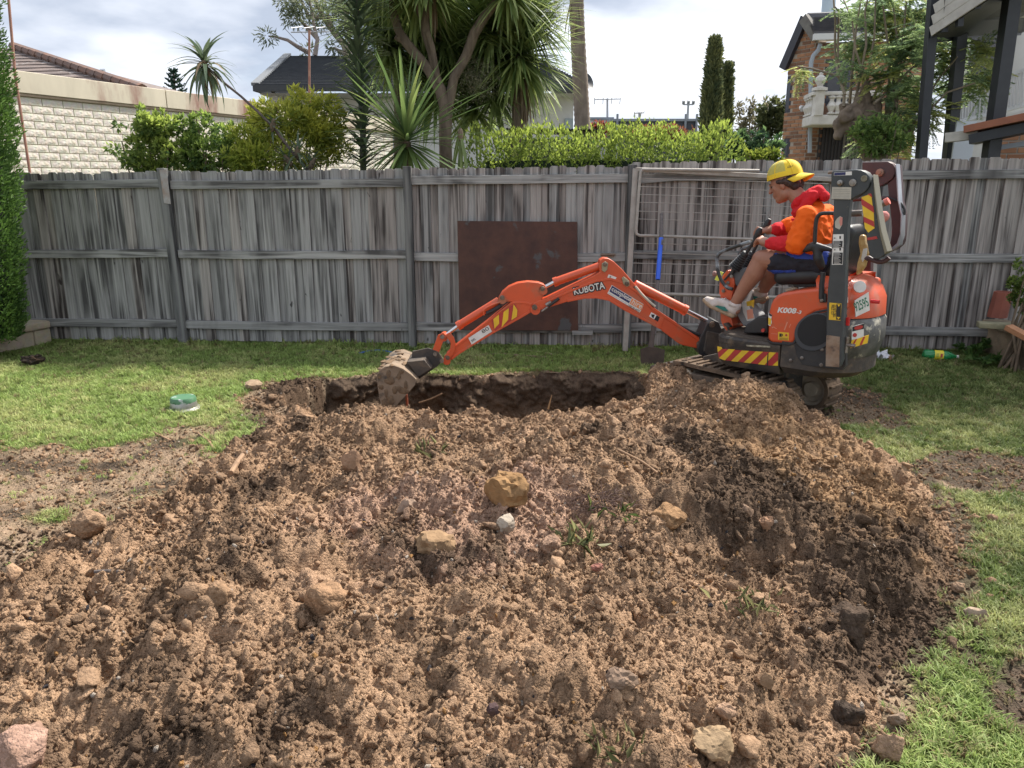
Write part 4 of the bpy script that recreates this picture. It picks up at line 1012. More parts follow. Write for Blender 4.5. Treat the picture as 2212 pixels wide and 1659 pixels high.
    m = MB()
    for q in ([(1330, 728), (1352, 722), (1412, 610), (1385, 620)], [(1440, 698), (1472, 688), (1520, 578), (1490, 588)]): m.prism(CF, [CF.px(a2(*p), .0325) for p in q], .031, .0325)
    m.build('hazard_stripes', RED, s2)
    # hood badge, tail lamp, latch
    m = MB(); q = EX.P(c3(1945, 315), 0.20); m.lathe(q + EX.en * .03, [(0.0, .014), (0.036, .012), (0.038, 0)], 20, EX.en + EX.ex * .5 + Vector((0, 0, .35))); m.build('round_badge', WHT, EXR, smooth=True)
    m = MB(); q = PF.P(a2(1590, 120), -0.02); m.cyl(q, q + EX.ex * .05, 0.012, 12); m.build('tail_lamp', mat('red_lens', (0.5, 0.02, 0.02), 0.25), EXR, smooth=True)
    m = MB(); m.box(EX.P(a2(1285, 385), .375), (.025, .02, .05), Matrix.Rotation(-EX.yaw, 3, 'Z')); m.build('side_reflector', mat('red_lens', (0.5, 0.02, 0.02)), EXR, bevel=.003)
    m = MB(); q = EX.P(a2(1272, 690), .375); m.cyl(q - Vector((0, 0, .05)), q + Vector((0, 0, .05)), .012, 10); m.cyl(q, q + EX.ex * .05, .012, 10); m.build('hood_catch', STL, EXR, smooth=True)
    pr('small_label', [a2(*p) for p in ((1245, 75), (1280, 68), (1280, 140), (1247, 150))], HW - .01, HW + .004, WHT, bevel=0)
    return uF, uR, wt
BODY = build_body()

def build_rops():
    # near folding post
    g0, g1 = 0.372, 0.432
    post = pr('roll_bar_post', [c1(1372, 440), c1(1502, 440), c1(1482, 640), c1(1466, 900), a2(1250, 0), a2(1232, 300), a2(1208, 890), a2(1170, 985), a2(996, 970), a2(1008, 300), a2(1020, 0), c1(1355, 850), c1(1368, 640)], g0, g1, ROPS_M, bevel=0.006)
    pr('rust_patch', [a2(*p) for p in ((1010, 560), (1185, 585), (1175, 980), (1000, 968), (1005, 700))], g1, g1 + 0.002, mat('rusty_scuff', (0.21, 0.125, 0.075), 0.8, (0.30, 0.23, 0.17), 11, 0.9, col3=(0.06, 0.045, 0.04), n3scale=14), post, npx=g1, bevel=0)
    head = pr('hinge_plate', [a1(*p) for p in ((828, 300), (850, 270), (1180, 250), (1260, 258), (1330, 290), (1380, 350), (1390, 430), (1370, 510), (1310, 580), (1200, 640), (1110, 688), (820, 682))], g0 - 0.012, g1 + 0.008, ROPS_M, post, npx=g1, bevel=0.006)
    z = g1 + 0.0095
    decal('maker_label', [a1(*p) for p in ((862, 292), (1122, 276), (1120, 330), (860, 340))], z, WHT, head)
    decal('maker_label_print', [a1(*p) for p in ((866, 296), (1030, 286), (1028, 328), (864, 336))], z + .001, NAVY, head)
    lb = decal('rating_plate', [a1(*p) for p in ((835, 502), (1115, 506), (1108, 682), (822, 676))], z, mat('faded_label', (0.50, 0.47, 0.40), 0.6, (0.40, 0.37, 0.31), 20), head)
    m = MB()
    for y in (535, 560, 590, 615, 640, 660): m.prism(EX, [EX.px(a1(*p), z + .001) for p in ((850, y), (1090, y + 3), (1090, y + 7), (850, y + 4))], z, z + .001)
    m.build('label_print', mat('faded_print', (0.2, 0.19, 0.17), 0.6), lb)
    bolt('hinge_pin', EX.P(a1(1137, 440), z), 0.022, STL, head); bolt('locking_pin', EX.P(a1(960, 440), z), 0.017, STL, head, h=0.03)
    m = MB(); m.lathe(EX.P(a1(1302, 378), z), [(0.018, 0), (0.018, .006), (0.011, .006), (0.010, .002), (0, .002)], 16, EX.en); m.build('eyelet', mat('bare_edge', (0.20, 0.18, 0.13), 0.5, metal=.4), head)
    m = MB(); m.cyl(EX.P(a1(780, 292), 0.40), EX.P(a1(840, 288), 0.40), 0.010, 10); m.build('pin_end', STL, head, smooth=True)
    # near folded arm: channel with hazard tape
    arm = pr('folded_arm', cr([a1(*p) for p in ((1268, 600), (1390, 470), (1425, 340), (1445, 560), (1475, 850), (1530, 1160), (1600, 1420), (1590, 1490), (1490, 1545), (1385, 1500), (1350, 1330), (1300, 950), (1262, 690))], 2)[:-1], g0, g1 - 0.01, ROPS_M, bevel=0.004)
    pr('arm_flange', [a1(*p) for p in ((1430, 320), (1462, 560), (1500, 840), (1555, 1140), (1640, 1440), (1600, 1480), (1530, 1200), (1475, 850), (1442, 560))], g0 - 0.03, g1 + 0.004, mat('bare_edge', (0.20, 0.18, 0.13)), arm, npx=g1, bevel=0.003)
    z = g1 - 0.0075
    tape = decal('hazard_tape', [a1(*p) for p in ((1262, 650), (1400, 600), (1440, 900), (1450, 1100), (1360, 1165), (1310, 1100), (1270, 760))], z, YEL, arm)
    m = MB()
    for q in ([(1256, 670), (1262, 760), (1446, 880), (1432, 780)], [(1288, 930), (1296, 1010), (1448, 1085), (1440, 1000)], [(1350, 605), (1400, 595), (1420, 660)]): m.prism(EX, [EX.px(a1(*p), z + .0015) for p in q], z, z + .0015)
    m.build('tape_stripes', RED, tape)
    pr('tape_remnant', [a1(*p) for p in ((1340, 1240), (1480, 1215), (1495, 1255), (1350, 1275))], z - .002, z, RED, arm, npx=z, bevel=0)
    # instruction labels on the post
    z = g1 + 0.0015
    for q, s in ((((848, 1190), (1002, 1186), (998, 1380), (846, 1380)), 0), (((840, 1390), (998, 1386), (988, 1630), (830, 1632)), 1)):
        lb = decal('instruction_label', [a1(*p) for p in q], z, WHT, post)
        y0 = 1285 if not s else 1455; y1 = 1375 if not s else 1620
        m = MB(); m.prism(EX, [EX.px(a1(*p), z + .001) for p in ((855, y0), (988, y0), (982, y1), (850 - 8 * s, y1))], z, z + .001); pb = m.build('label_block', INK, lb)
        m = MB()
        for y in range(y0 + 12, y1 - 5, 18): m.prism(EX, [EX.px(a1(*p), z + .0018) for p in ((862, y), (965 - (y % 5) * 9, y), (965 - (y % 5) * 9, y + 5), (862, y + 5))], z + .001, z + .0018)
        m.build('label_lines', WHT, lb)
        m = MB(); m.prism(EX, [EX.px(a1(*p), z + .001) for p in ((860, y0 - 50), (895, y0 - 40), (860, y0 - 32))], z, z + .001); m.prism(EX, [EX.px(a1(*p), z + .001) for p in ((940, y0 - 70), (962, y0 - 70), (962, y0 - 30), (940, y0 - 30))], z, z + .001); m.build('label_symbols', INK, lb)
    decal('torn_label', [a1(*p) for p in ((905, 960), (950, 925), (985, 945), (980, 1050), (940, 1120), (880, 1090), (875, 1010))], z, mat('faded_label', (.5,) * 3), post)
    decal('torn_label_print', [a1(*p) for p in ((950, 935), (985, 945), (982, 1045), (955, 1075), (940, 1010))], z + .001, mat('faded_red', (0.55, 0.22, 0.18), 0.6), post)
    yb = decal('weld_warning', [a2(*p) for p in ((1048, 138), (1205, 150), (1192, 372), (1040, 362))], z, YEL, post)
    m = MB(); m.prism(EX, [EX.px(a2(*p), z + .001) for p in ((1142, 150), (1200, 155), (1192, 365), (1135, 360))], z, z + .001); m.build('warning_band', INK, yb)
    m = MB()
    for c in ((1170, 175), (1165, 340)): m.prism(EX, [EX.px(a2(c[0] + dx, c[1] + dy), z + .002) for dx, dy in ((-22, -16), (22, -12), (0, 18))], z + .001, z + .002)
    m.build('warning_triangle', YEL, yb)
    # words run down the sticker
    def vtext(s, pA, pB, wpx):
        V, F = text2d(s, 0.02); x0 = min(v.x for v in V); x1 = max(v.x for v in V); y0 = min(v.y for v in V); y1 = max(v.y for v in V)
        A, B = EX.P(a2(*pA), z + .0012), EX.P(a2(*pB), z + .0012); d = B - A; side = EX.ex * wpx
        m = MB(); m.add([A + d * ((v.x - x0) / (x1 - x0)) + side * ((v.y - y0) / (y1 - y0)) for v in V], F); m.build('warning_text', INK, yb)
    vtext('DO NOT DRILL', (1102, 165), (1096, 330), 0.018); vtext('WELD, CUT', (1068, 160), (1064, 300), 0.018)
    # far side of the roll bar, maroon
    f0, f1 = -0.432, -0.372
    fp = pr('roll_bar_post', [a1(*p) for p in ((1290, 330), (1420, 330), (1400, 1000), (1395, 2000), (1390, 2600), (1270, 2600), (1280, 1500), (1285, 800))], f0, f1, MAR, bevel=0.006)
    fh = pr('hinge_plate', [a1(*p) for p in ((1278, 142), (1650, 132), (1720, 165), (1760, 230), (1758, 310), (1720, 385), (1640, 440), (1560, 488), (1470, 515), (1290, 515))], f0 - .008, f1 + .012, MAR, fp, npx=f1, bevel=0.006)
    bolt('hinge_pin', EX.P(a1(1535, 293), f1 + .013), 0.026, mat('rusty_pin', (0.32, 0.17, 0.12), 0.6, metal=.4), fh, h=.03)
    fa = pr('folded_arm', cr([a1(*p) for p in ((1640, 450), (1760, 330), (1805, 180), (1830, 440), (1845, 700), (1892, 900), (1882, 1200), (1845, 1340), (1720, 1430), (1600, 1445), (1680, 1300), (1700, 1100), (1680, 850), (1655, 640))], 2)[:-1], f0, f1, MAR, bevel=0.004)
    pr('arm_flange', [a1(*p) for p in ((1800, 170), (1812, 170), (1835, 440), (1850, 700), (1897, 900), (1888, 1200), (1850, 1345), (1720, 1440), (1600, 1455), (1595, 1435), (1720, 1400), (1820, 1310), (1865, 1180), (1875, 900), (1832, 700), (1815, 440))], f1 - .01, f1 + .07, mat('shiny_grey', (0.28, 0.28, 0.31), 0.3, (0.42, 0.42, 0.44), 8, metal=.5), fa, npx=f1, bevel=0.002)
    tb('cross_bar', [EX.P(a1(1500, 1500), 0.40), EX.P(a1(1640, 1420), -0.40)], 0.022, ROPS_M)
    tb('grab_hook', [EX.P(a1(*p), 0.36) for p in cr([(1330, 1560), (1360, 1530), (1420, 1560), (1520, 1590), (1610, 1570), (1660, 1525)])], 0.014, MAR)
    # pipes behind the seat
    tb('maroon_pipe', [EX.P(a1(*p), -0.30) for p in cr([(1085, 720), (1130, 690), (1250, 678), (1500, 672), (1640, 665)])], 0.014, MAR)
    tb('steel_pipe', [EX.P(a1(*p), 0.30) for p in ((1050, 890), (1280, 880))], 0.020, STL)
    tb('exhaust_pipe', [EX.P(a1(*p), 0.0) for p in ((1470, 790), (1610, 725))], 0.021, STL)
    tb('exhaust_tip', [EX.P(a1(*p), 0.0) for p in ((1605, 728), (1660, 700))], 0.023, mat('red_cap', (0.62, 0.16, 0.12), 0.5))
    tb('black_hose', [EX.P(a1(*p), -0.34) for p in cr([(1560, 700), (1620, 655), (1720, 680), (1830, 740), (1885, 830), (1880, 910)])], 0.008, PLS)
    m = MB(); q = EX.P(a1(1520, 930), -0.1); m.lathe(q - EX.ex * .02, [(0.0, 0), (.03, 0), (.034, .02), (.034, .06), (.02, .075), (0, .08)], 16, EX.ex); m.build('beacon', mat('pink_lamp', (0.55, 0.20, 0.17), 0.4), EXR, smooth=True)
build_rops()

def build_seat():
    # cushion, backrest, armrest
    m = [(EX.P(c1(1030, 1085), 0.0), 0.05, EX.P(c1(1330, 1060), 0.0), 0.06)]
    u0, w0 = EX.px(c1(1180, 1065), 0.0)
    blob('seat_cushion', [(EX.W(u0 - .13 + .065 * i, w0 + .008 * i, nn), 0.055, EX.W(u0 - .13 + .065 * (i + 1), w0 + .008 * (i + 1), nn), 0.055) for i in range(4) for nn in (-.13, -.04, .05, .14)], 0.012, VIN, EXR)
    a = EX.px(c1(1440, 1000), 0.0); b = EX.px(c1(1545, 700), 0.0)
    blob('backrest', [(EX.W(a[0], a[1], nn), 0.055, EX.W(b[0], b[1], nn * .85), 0.046) for nn in (-.15, -.11, -.075, -.04, 0, .04, .075, .11, .15)], 0.012, VIN, EXR, smooth=14)
    pr('seat_base', [c1(1020, 1090), c1(1380, 1070), c1(1370, 1140), c1(1060, 1150)], -.14, .14, PLS, npx=0.14)
    arm = tb('armrest_hoop', [EX.P(c1(*p), 0.27) for p in cr([(1375, 562), (1290, 563), (1248, 585), (1232, 640), (1226, 720), (1222, 800)])], 0.0125, PLS)
    blob('armrest_pad', [(EX.P(c1(1140, 850), .26), .022, EX.P(c1(1215, 820), .26), .028), (EX.P(c1(1215, 820), .26), .028, EX.P(c1(1350, 850), .26), .016), (EX.P(c1(1240, 840), .26), .025, EX.P(c1(1250, 920), .26), .032), (EX.P(c1(1250, 920), .26), .032, EX.P(c1(1275, 980), .24), .026)], 0.008, PLS, EXR)
    tb('seat_belt_bracket', [EX.P(c1(1290, 1030), .35), EX.P(c1(1278, 1130), .355), EX.P(c1(1275, 1240), .358)], 0.016, PLS)
    pr('bracket_foot', [c1(*p) for p in ((1258, 1200), (1312, 1200), (1312, 1270), (1258, 1270))], HW, HW + .016, PLS)
    bolt('bolt', EX.P(c1(1280, 1252), HW + .016), 0.011, STL, EXR)
    # paper bag of documents hung behind the seat
    bg = pr('brown_pouch', [c1(*p) for p in ((1570, 745), (1592, 730), (1618, 738), (1625, 800), (1642, 835), (1640, 900), (1618, 985), (1575, 1045), (1545, 1055), (1556, 960), (1580, 880), (1566, 800))], .195, .235, mat('brown_plastic_bag', (0.42, 0.22, 0.06), 0.3, (0.62, 0.45, 0.2), 26, 0.9, bump=.6, bscale=34), bevel=.012)
    pr('pouch_paper', [c1(*p) for p in ((1606, 845), (1636, 838), (1632, 905), (1600, 950), (1590, 920))], .234, .240, WHT, bg, bevel=0)
    # two small things on the cover top
    tb('loose_tool', [EX.P(c3(1220, 352), .12), EX.P(c3(1330, 322), .12)], 0.012, mat('worn_timber', (0.42, 0.34, 0.25), 0.8), EXR)
build_seat()

def build_console():
    n = 0.12
    con = pr('console_cover', cr([c3(*p) for p in ((568, 390), (570, 300), (590, 235), (640, 160), (668, 165), (700, 215), (718, 290), (690, 430), (690, 640), (702, 690), (668, 748), (640, 745), (582, 640), (580, 400))], 2), n - 0.22, n, ORG, bevel=0.012, seg=3)
    pr('dashboard', [c3(*p) for p in ((660, 165), (720, 150), (860, 130), (855, 210), (800, 300), (760, 330), (715, 300), (700, 215))], n - 0.20, n - 0.012, GREY, bevel=0.012)
    pr('pedestal', [c3(*p) for p in ((720, 330), (800, 300), (820, 480), (930, 600), (940, 690), (800, 700), (720, 560))], n - 0.2, n - 0.05, mat('grey_panel', (0.30, 0.30, 0.31), 0.5, (0.2, 0.2, 0.2), 8), bevel=0.01)
    lb = pr('label_strip', [c3(*p) for p in ((785, 460), (820, 450), (905, 590), (915, 640), (840, 650), (800, 560))], n - .05, n - .046, WHT, bevel=0)
    pr('label_yellow', [c3(*p) for p in ((832, 462), (908, 442), (902, 520), (880, 500), (838, 505))], n - .05, n - .043, YEL, bevel=0)
    pr('label_orange', [c3(*p) for p in ((835, 545), (890, 530), (905, 620), (845, 632))], n - .05, n - .0445, mat('salmon_label', (0.72, 0.30, 0.20), 0.5), bevel=0)
    pr('step_box', [c3(*p) for p in ((800, 770), (822, 690), (940, 606), (1038, 604), (1040, 770))], -.15, .25, PLS, bevel=.01, npx=.25)
    m = MB(); q = EX.P(c3(998, 738), .255); m.cyl(q - EX.en * .01, q + EX.en * .012, .012, 12); m.build('red_knob', mat('red_plastic', (0.5, .05, .04), .4), EXR, smooth=True)
    # lever boots and levers
    for nn, dx in ((0.10, 0), (-0.10, 14)):
        p0 = EX.P(c1(590 + dx * 6, 1000), nn); p1 = EX.P(c1(680 + dx * 4, 870), nn)
        m = MB(); k = 9; d = p1 - p0
        m.tube([p0 + d * (i / (2 * k)) for i in range(2 * k + 1)], [(0.052 - 0.026 * i / (2 * k)) * (1.0 if i % 2 else 0.78) for i in range(2 * k + 1)], 14); m.build('lever_boot', PLS, EXR, smooth=True, angle=80)
        q0 = EX.P(c1(655 + dx * 4, 920), nn); q1 = EX.P(c1((750, 742)[0] + dx * 5, 770 - dx * 5), nn)
        tb('control_lever', [q0, q1], 0.011, PLS)
        g0 = q1; g1 = EX.P(c1(770 + dx * 5, 730 - dx * 5), nn); 
        m = MB(); m.tube([g0, g0 + (g1 - g0) * .5, g1, g1 + (g1 - g0) * .6, g1 + (g1 - g0) * 1.3], [.016, .02, .021, .023, .012], 12); m.build('lever_grip', PLS, EXR, smooth=True)
    tb('side_lever', [EX.P(c3(690, 170), n + .01), EX.P(c3(620, 255), n + .02)], .007, PLS); tb('side_lever_knob', [EX.P(c3(712, 140), n + .01), EX.P(c3(690, 195), n + .01)], .014, PLS)
    # black hand rail hoops
    for nn in (0.17, -0.17):
        path = [c3(700, 340), c3(650, 325), c3(600, 270), c3(565, 190), c3(550, 110), c1(449, 940), c1(456, 900), c1(490, 868), c1(600, 825), c1(712, 787)]
        tb('hand_rail', [EX.P(p, 0.17) + EX.en * (nn - 0.17) for p in cr(path)], 0.0125, mat('chipped_rail', (0.03, 0.032, 0.034), .5, (0.34, 0.37, 0.40), 16, 0.9, col3=(0.03, 0.03, 0.03), n3scale=9, n3=(.45, .55)))
    for p in ((612, 358), (655, 280), (690, 215)): bolt('bolt', EX.P(c3(*p), n + .004), .013, STL, con)
    pr('headlamp_tab', [c3(*p) for p in ((525, 250), (560, 165), (610, 180), (560, 262))], .13, .135, mat('hi_vis_yellow', (0.72, 0.75, 0.10), .5), bevel=0)
    m = MB(); q = EX.P(c3(515, 190), .13); m.lathe(q, [(0, .0), (.018, .0), (.02, .012), (.012, .02), (.016, .03), (0, .03)], 14, EX.ex); m.build('front_knob', mat('dull_pink_metal', (0.30, 0.16, 0.14), .6), EXR, smooth=True)
    # pedals
    pr('pedal', [c3(*p) for p in ((604, 672), (640, 668), (672, 705), (660, 718), (615, 695))], .10, .16, BLKM, bevel=.004)
    tb('pedal_link', [EX.P(c3(650, 700), .14), EX.P(c3(662, 740), .14), EX.P(c3(620, 775), .14)], .009, BLKM)
build_console()

# ---- boom, dipper, bucket: swung to lie across the view
BMO = EX.P(c2(1998, 598), 0.0); BMO = at(*c2(1998, 598), 5.9)
BM = Frame(Vector((BMO.x, BMO.y, 0)), R(-1))
def build_arm():
    def bp(name, pts, n0, n1, mt=ORG, parent=EXR, **kw): return pr(name, [c2(*p) for p in pts], n0, n1, mt, parent, fr=BM, **kw)
    def P(x, y, n=0.0): return BM.P(c2(x, y), n)
    # swing bracket at the front of the body
    br = bp('swing_bracket', [(2005, 560), (2040, 480), (2075, 455), (2110, 470), (2130, 520), (2100, 590), (2110, 640), (2090, 690), (2000, 660), (1985, 620)], -.09, .09, BLK, bevel=.006)
    bp('swing_casting', [(2040, 520), (2140, 540), (2150, 680), (2060, 680), (2020, 640)], -.07, .10, BLKM, bevel=.01)
    m = MB(); m.cyl(BM.P(c2(2110, 500), 0) , BM.P(c2(2120, 700), 0), .05, 18); m.build('swing_pin', BLKM, EXR, smooth=True)
    bolt('pin', P(2070, 483, .092), .024, PIN, br, fr=BM)
    boom = [(2022, 600), (2012, 572), (1990, 556), (1900, 498), (1790, 425), (1725, 380), (1680, 310), (1640, 268), (1598, 222), (1550, 165), (1500, 118), (1470, 100), (1440, 98), (1420, 112), (1412, 140), (1418, 178), (1390, 196), (1240, 266), (1110, 330), (1060, 345), (1030, 362), (1022, 385), (1032, 402), (1055, 406), (1100, 392), (1230, 352), (1330, 332), (1400, 330), (1470, 344), (1560, 400), (1680, 462), (1760, 505), (1870, 590), (1900, 604), (1980, 622), (2010, 618)]
    b = bp('boom', boom, -.055, .055, bevel=.006, seg=2)
    # raised flange plates along the boom edges
    fl = [(2010, 575), (1790, 425), (1725, 382), (1640, 285), (1560, 235), (1480, 212), (1400, 222), (1250, 282), (1110, 345), (1110, 358), (1250, 296), (1400, 237), (1480, 227), (1550, 248), (1630, 297), (1715, 393), (1785, 438), (2000, 585)]
    bp('boom_rib', fl, .05, .062, parent=b, bevel=.003)
    fl = [(1230, 340), (1330, 318), (1400, 316), (1470, 330), (1560, 386), (1760, 492), (1760, 507), (1560, 402), (1470, 346), (1400, 332), (1330, 334), (1230, 354)]
    bp('boom_rib', fl, .05, .062, parent=b, bevel=.003)
    bp('boom_rib', [(1770, 430), (1795, 440), (1770, 512), (1745, 498)], .05, .060, parent=b, bevel=.003)
    for (x, y, r, mt) in ((1998, 598, .040, ORG), (1040, 384, .036, ORG)):
        m = MB(); m.lathe(P(x, y, -.062), [(0, 0), (r, 0), (r, .135), (r * .7, .135), (r * .7, .128), (0, .128)], 24, BM.en); m.build('pivot_boss', mt, b, smooth=True)
        bolt('pivot_pin', P(x, y, .068), r * .6, PIN, b, fr=BM, h=.010)
    for q in (((1430, 130), (1450, 116), (1468, 128), (1462, 165), (1446, 182), (1430, 170)), ((1545, 215), (1558, 204), (1590, 232), (1592, 258), (1575, 266), (1556, 250))):
        k = bp('pin_lug', q, .055, .068, mat('yellowed_zinc', (0.34, 0.30, 0.20), .5, metal=.5), b, bevel=.004)
    for x, y in ((1448, 135), (1575, 246)): bolt('pin', P(x, y, .07), .017, PIN, b, fr=BM)
    # hoses and fittings
    tb('hydraulic_hose', [P(x, y, .05) for x, y in cr([(1615, 262), (1640, 300), (1690, 350), (1735, 380)])], .011, PLS); tb('hydraulic_hose', [P(x, y, .06) for x, y in cr([(1625, 262), (1660, 305), (1700, 345), (1740, 378)])], .009, mat('worn_hose', (.5, .45, .36), .6))
    tb('hydraulic_hose', [P(x, y, .0) for x, y in cr([(1800, 450), (1900, 510), (1980, 545), (2060, 545), (2110, 560)])], .014, PLS); tb('hydraulic_hose', [P(x, y, .04) for x, y in cr([(1860, 480), (1960, 530), (2050, 560), (2120, 600)])], .012, PLS)
    tb('hose_fitting', [P(1080, 408, .07), P(1115, 382, .07)], .009, STL); tb('hose_fitting', [P(1105, 370, .07), P(1135, 352, .07)], .013, STL); tb('hose_fitting', [P(1118, 378, .07), P(1182, 332, .07)], .012, PLS)
    # cylinders
    def cyl_(nm, a, b_, c, r, rr, e):
        ba = tb(nm, [P(*a), P(*b_)], r, ORG, seg=20)
        m = MB(); A, B = P(*b_), P(*a); d = (A - B).normalized(); m.cyl(A - d * .03, A + d * .004, r * 1.12, 20); m.build('gland', ORG, ba, smooth=True)
        tb('piston_rod', [P(*b_), P(*c)], rr, CHR, ba, 16)
        m = MB(); q = P(*e); m.cyl(q - BM.en * .05, q + BM.en * .05, r * .95, 18); m.build('rod_eye', ORG, ba, smooth=True); return ba
    cyl_('bucket_cylinder', (832, 345), (595, 492), (520, 548), .032, .015, (515, 552))
    cyl_('dipper_cylinder', (1415, 145), (1152, 238), (1105, 262), .032, .015, (1086, 275))
    cyl_('boom_cylinder', (1618, 250), (1918, 402), (2040, 462), .037, .018, (2060, 474))
    # dipper
    dp = [(1105, 268), (1095, 252), (1060, 240), (1000, 235), (940, 243), (890, 264), (852, 296), (836, 322), (838, 345), (855, 352), (905, 352), (880, 372), (760, 468), (660, 545), (585, 604), (528, 652), (520, 676), (535, 692), (560, 690), (600, 658), (700, 596), (800, 536), (960, 448), (1030, 405), (1062, 375), (1085, 330), (1100, 295)]
    d = bp('dipper_arm', dp, -.05, .05, bevel=.006, seg=2)
    bp('dipper_rib', [(905, 352), (985, 350), (1030, 360), (1020, 372), (970, 362), (912, 364), (880, 385), (765, 478), (590, 612), (582, 604), (760, 466)], .045, .056, parent=d, bevel=.003)
    bp('dipper_rib', [(560, 690), (600, 658), (700, 596), (800, 536), (960, 448), (1020, 412), (1012, 402), (955, 436), (795, 524), (695, 584), (596, 645), (556, 676)], .045, .056, parent=d, bevel=.003)
    for x, y, r in ((852, 328, .030), (1086, 276, .030), (535, 676, .030)):
        m = MB(); m.lathe(P(x, y, -.058), [(0, 0), (r, 0), (r, .122), (0, .122)], 22, BM.en); m.build('pivot_boss', ORG, d, smooth=True); bolt('pivot_pin', P(x, y, .064), r * .6, PIN, d, fr=BM)
    # hydraulic steel pipe on the dipper
    tb('hydraulic_pipe', [P(x, y, .06) for x, y in cr([(745, 430), (748, 398), (790, 372), (840, 352)])], .007, ORG); tb('hydraulic_hose', [P(x, y, .03) for x, y in cr([(760, 420), (800, 400), (848, 372)])], .016, PLS)
    # stickers
    z = .0575
    hz = pr('hazard_tape', [c2(*p) for p in ((790, 455), (925, 362), (945, 405), (938, 435), (812, 520), (800, 500))], .05, z, RED, d, fr=BM, bevel=0)
    m = MB()
    for q in ([(800, 452), (832, 425), (834, 478), (806, 508)], [(860, 410), (890, 388), (886, 455), (848, 500)], [(918, 366), (940, 400), (936, 438), (905, 458)]): m.prism(BM, [BM.px(c2(*p), z + .001) for p in q], z, z + .001)
    m.build('tape_stripes', YEL, hz)
    sw = pr('load_label', [c2(*p) for p in ((655, 562), (772, 487), (792, 524), (674, 600))], .05, z, WHT, d, fr=BM, bevel=0)
    lettering('SWL', BM, c2(678, 587), c2(700, 571), 5.5, z + .001, INK, sw, bold=.02); lettering('80', BM, c2(740, 536), c2(778, 512), 8, z + .001, INK, sw, bold=.0)
    z = .0575
    ol = MB()
    for dx, dy in ((-6, 0), (6, 0), (0, -6), (0, 6), (-4, -4), (4, 4), (-4, 4), (4, -4)): lettering('KUBOTA', BM, c2(1271 + dx, 312 + dy), c2(1450 + dx, 275 + dy), 15.5, z + .00005 * (dx + dy), None, None, bold=.04, mb=ol)
    ol.build('lettering_outline', INK, b)
    lettering('KUBOTA', BM, c2(1271, 312), c2(1450, 275), 15.5, z + .0016, WHT, b, bold=.02, name='lettering')
    pn = pr('hire_label', [c2(*p) for p in ((1488, 254), (1672, 366), (1664, 392), (1650, 414), (1462, 303))], .05, z, WHT, b, fr=BM, bevel=0)
    pr('hire_label_blue', [c2(*p) for p in ((1490, 258), (1604, 328), (1588, 360), (1474, 292))], z - .002, z + .0008, NAVY, pn, fr=BM, bevel=0)
    pr('hire_label_orange', [c2(*p) for p in ((1606, 330), (1670, 368), (1660, 400), (1592, 362))], z - .002, z + .0008, ORS, pn, fr=BM, bevel=0)
    lettering('complete', BM, c2(1479, 292), c2(1588, 356), 12.5, z + .0016, WHT, pn, bold=.02); lettering('hire', BM, c2(1600, 362), c2(1656, 394), 12.0, z + .0016, WHT, pn, bold=.01)
    lettering('1300 00 4473', BM, c2(1580, 376), c2(1645, 412), 4.2, z + .0012, INK, pn, bold=.01)
    lettering('completehire.com.au', BM, c2(1466, 304), c2(1570, 366), 3.6, z + .0012, mat('grey_ink', (.3, .3, .32), .5), pn, bold=.0)
    sp = pr('spec_label', [c2(*p) for p in ((1718, 412), (1780, 448), (1768, 474), (1704, 436))], .05, z, WHT, b, fr=BM, bevel=0)
    pr('spec_label_block', [c2(*p) for p in ((1748, 430), (1780, 448), (1768, 474), (1734, 454))], z - .001, z + .001, INK, sp, fr=BM, bevel=0)
    pr('spec_symbol', [c2(*p) for p in ((1716, 424), (1738, 426), (1730, 448), (1720, 440))], z - .001, z + .001, INK, sp, fr=BM, bevel=0)
    sp = pr('torn_tag', [c2(*p) for p in ((1470, 192), (1516, 210), (1504, 230), (1462, 210))], .05, z, WHT, b, fr=BM, bevel=0)
    lettering('S', BM, c2(1472, 212), c2(1481, 216), 4.5, z + .001, INK, sp)
    # bucket
    nb = 0.29
    prof = [(190, 1000), (158, 975), (140, 915), (130, 850), (122, 775), (138, 748), (172, 728), (225, 722), (275, 740), (320, 772), (352, 802), (345, 835), (300, 885), (245, 945)]
    bk = MB(); uw = [BM.px(c2(*p), nb) for p in prof]
    bk.prism(BM, uw, nb - .012, nb); bk.prism(BM, uw, -nb, -nb + .012)
    shell = uw[0:11]; k = len(shell)                     # curved back from lip to mouth edge
    cx = sum(p[0] for p in uw) / len(uw); cz = sum(p[1] for p in uw) / len(uw)
    inn = [(cx + (u - cx) * .93, cz + (w - cz) * .93) for u, w in shell]
    vs = [BM.W(u, w, n) for n in (nb + .003, -nb - .003) for u, w in shell] + [BM.W(u, w, n) for n in (nb + .003, -nb - .003) for u, w in inn]
    fs = []
    for j in range(k - 1): fs += [(j, k + j, k + j + 1, j + 1), (2*k + j, 2*k + j + 1, 3*k + j + 1, 3*k + j), (j, j + 1, 2*k + j + 1, 2*k + j), (k + j, 3*k + j, 3*k + j + 1, k + j + 1)]
    fs += [(0, 2*k, 3*k, k), (k-1, 2*k-1, 4*k-1, 3*k-1)]
    bk.add(vs, fs); bu = bk.build('bucket', BUCK, EXR, smooth=True, angle=40)
    for i in range(5):
        n = -nb + .04 + i * (2 * nb - .08) / 4; m = MB(); p = BM.W(uw[0][0], uw[0][1], n); m.box(p + Vector((.004, 0, -.02)), (.014, .04, .07)); m.build('bucket_tooth', BUCK, bu, bevel=.003)
    mud = MB(); rm = random.Random(3)
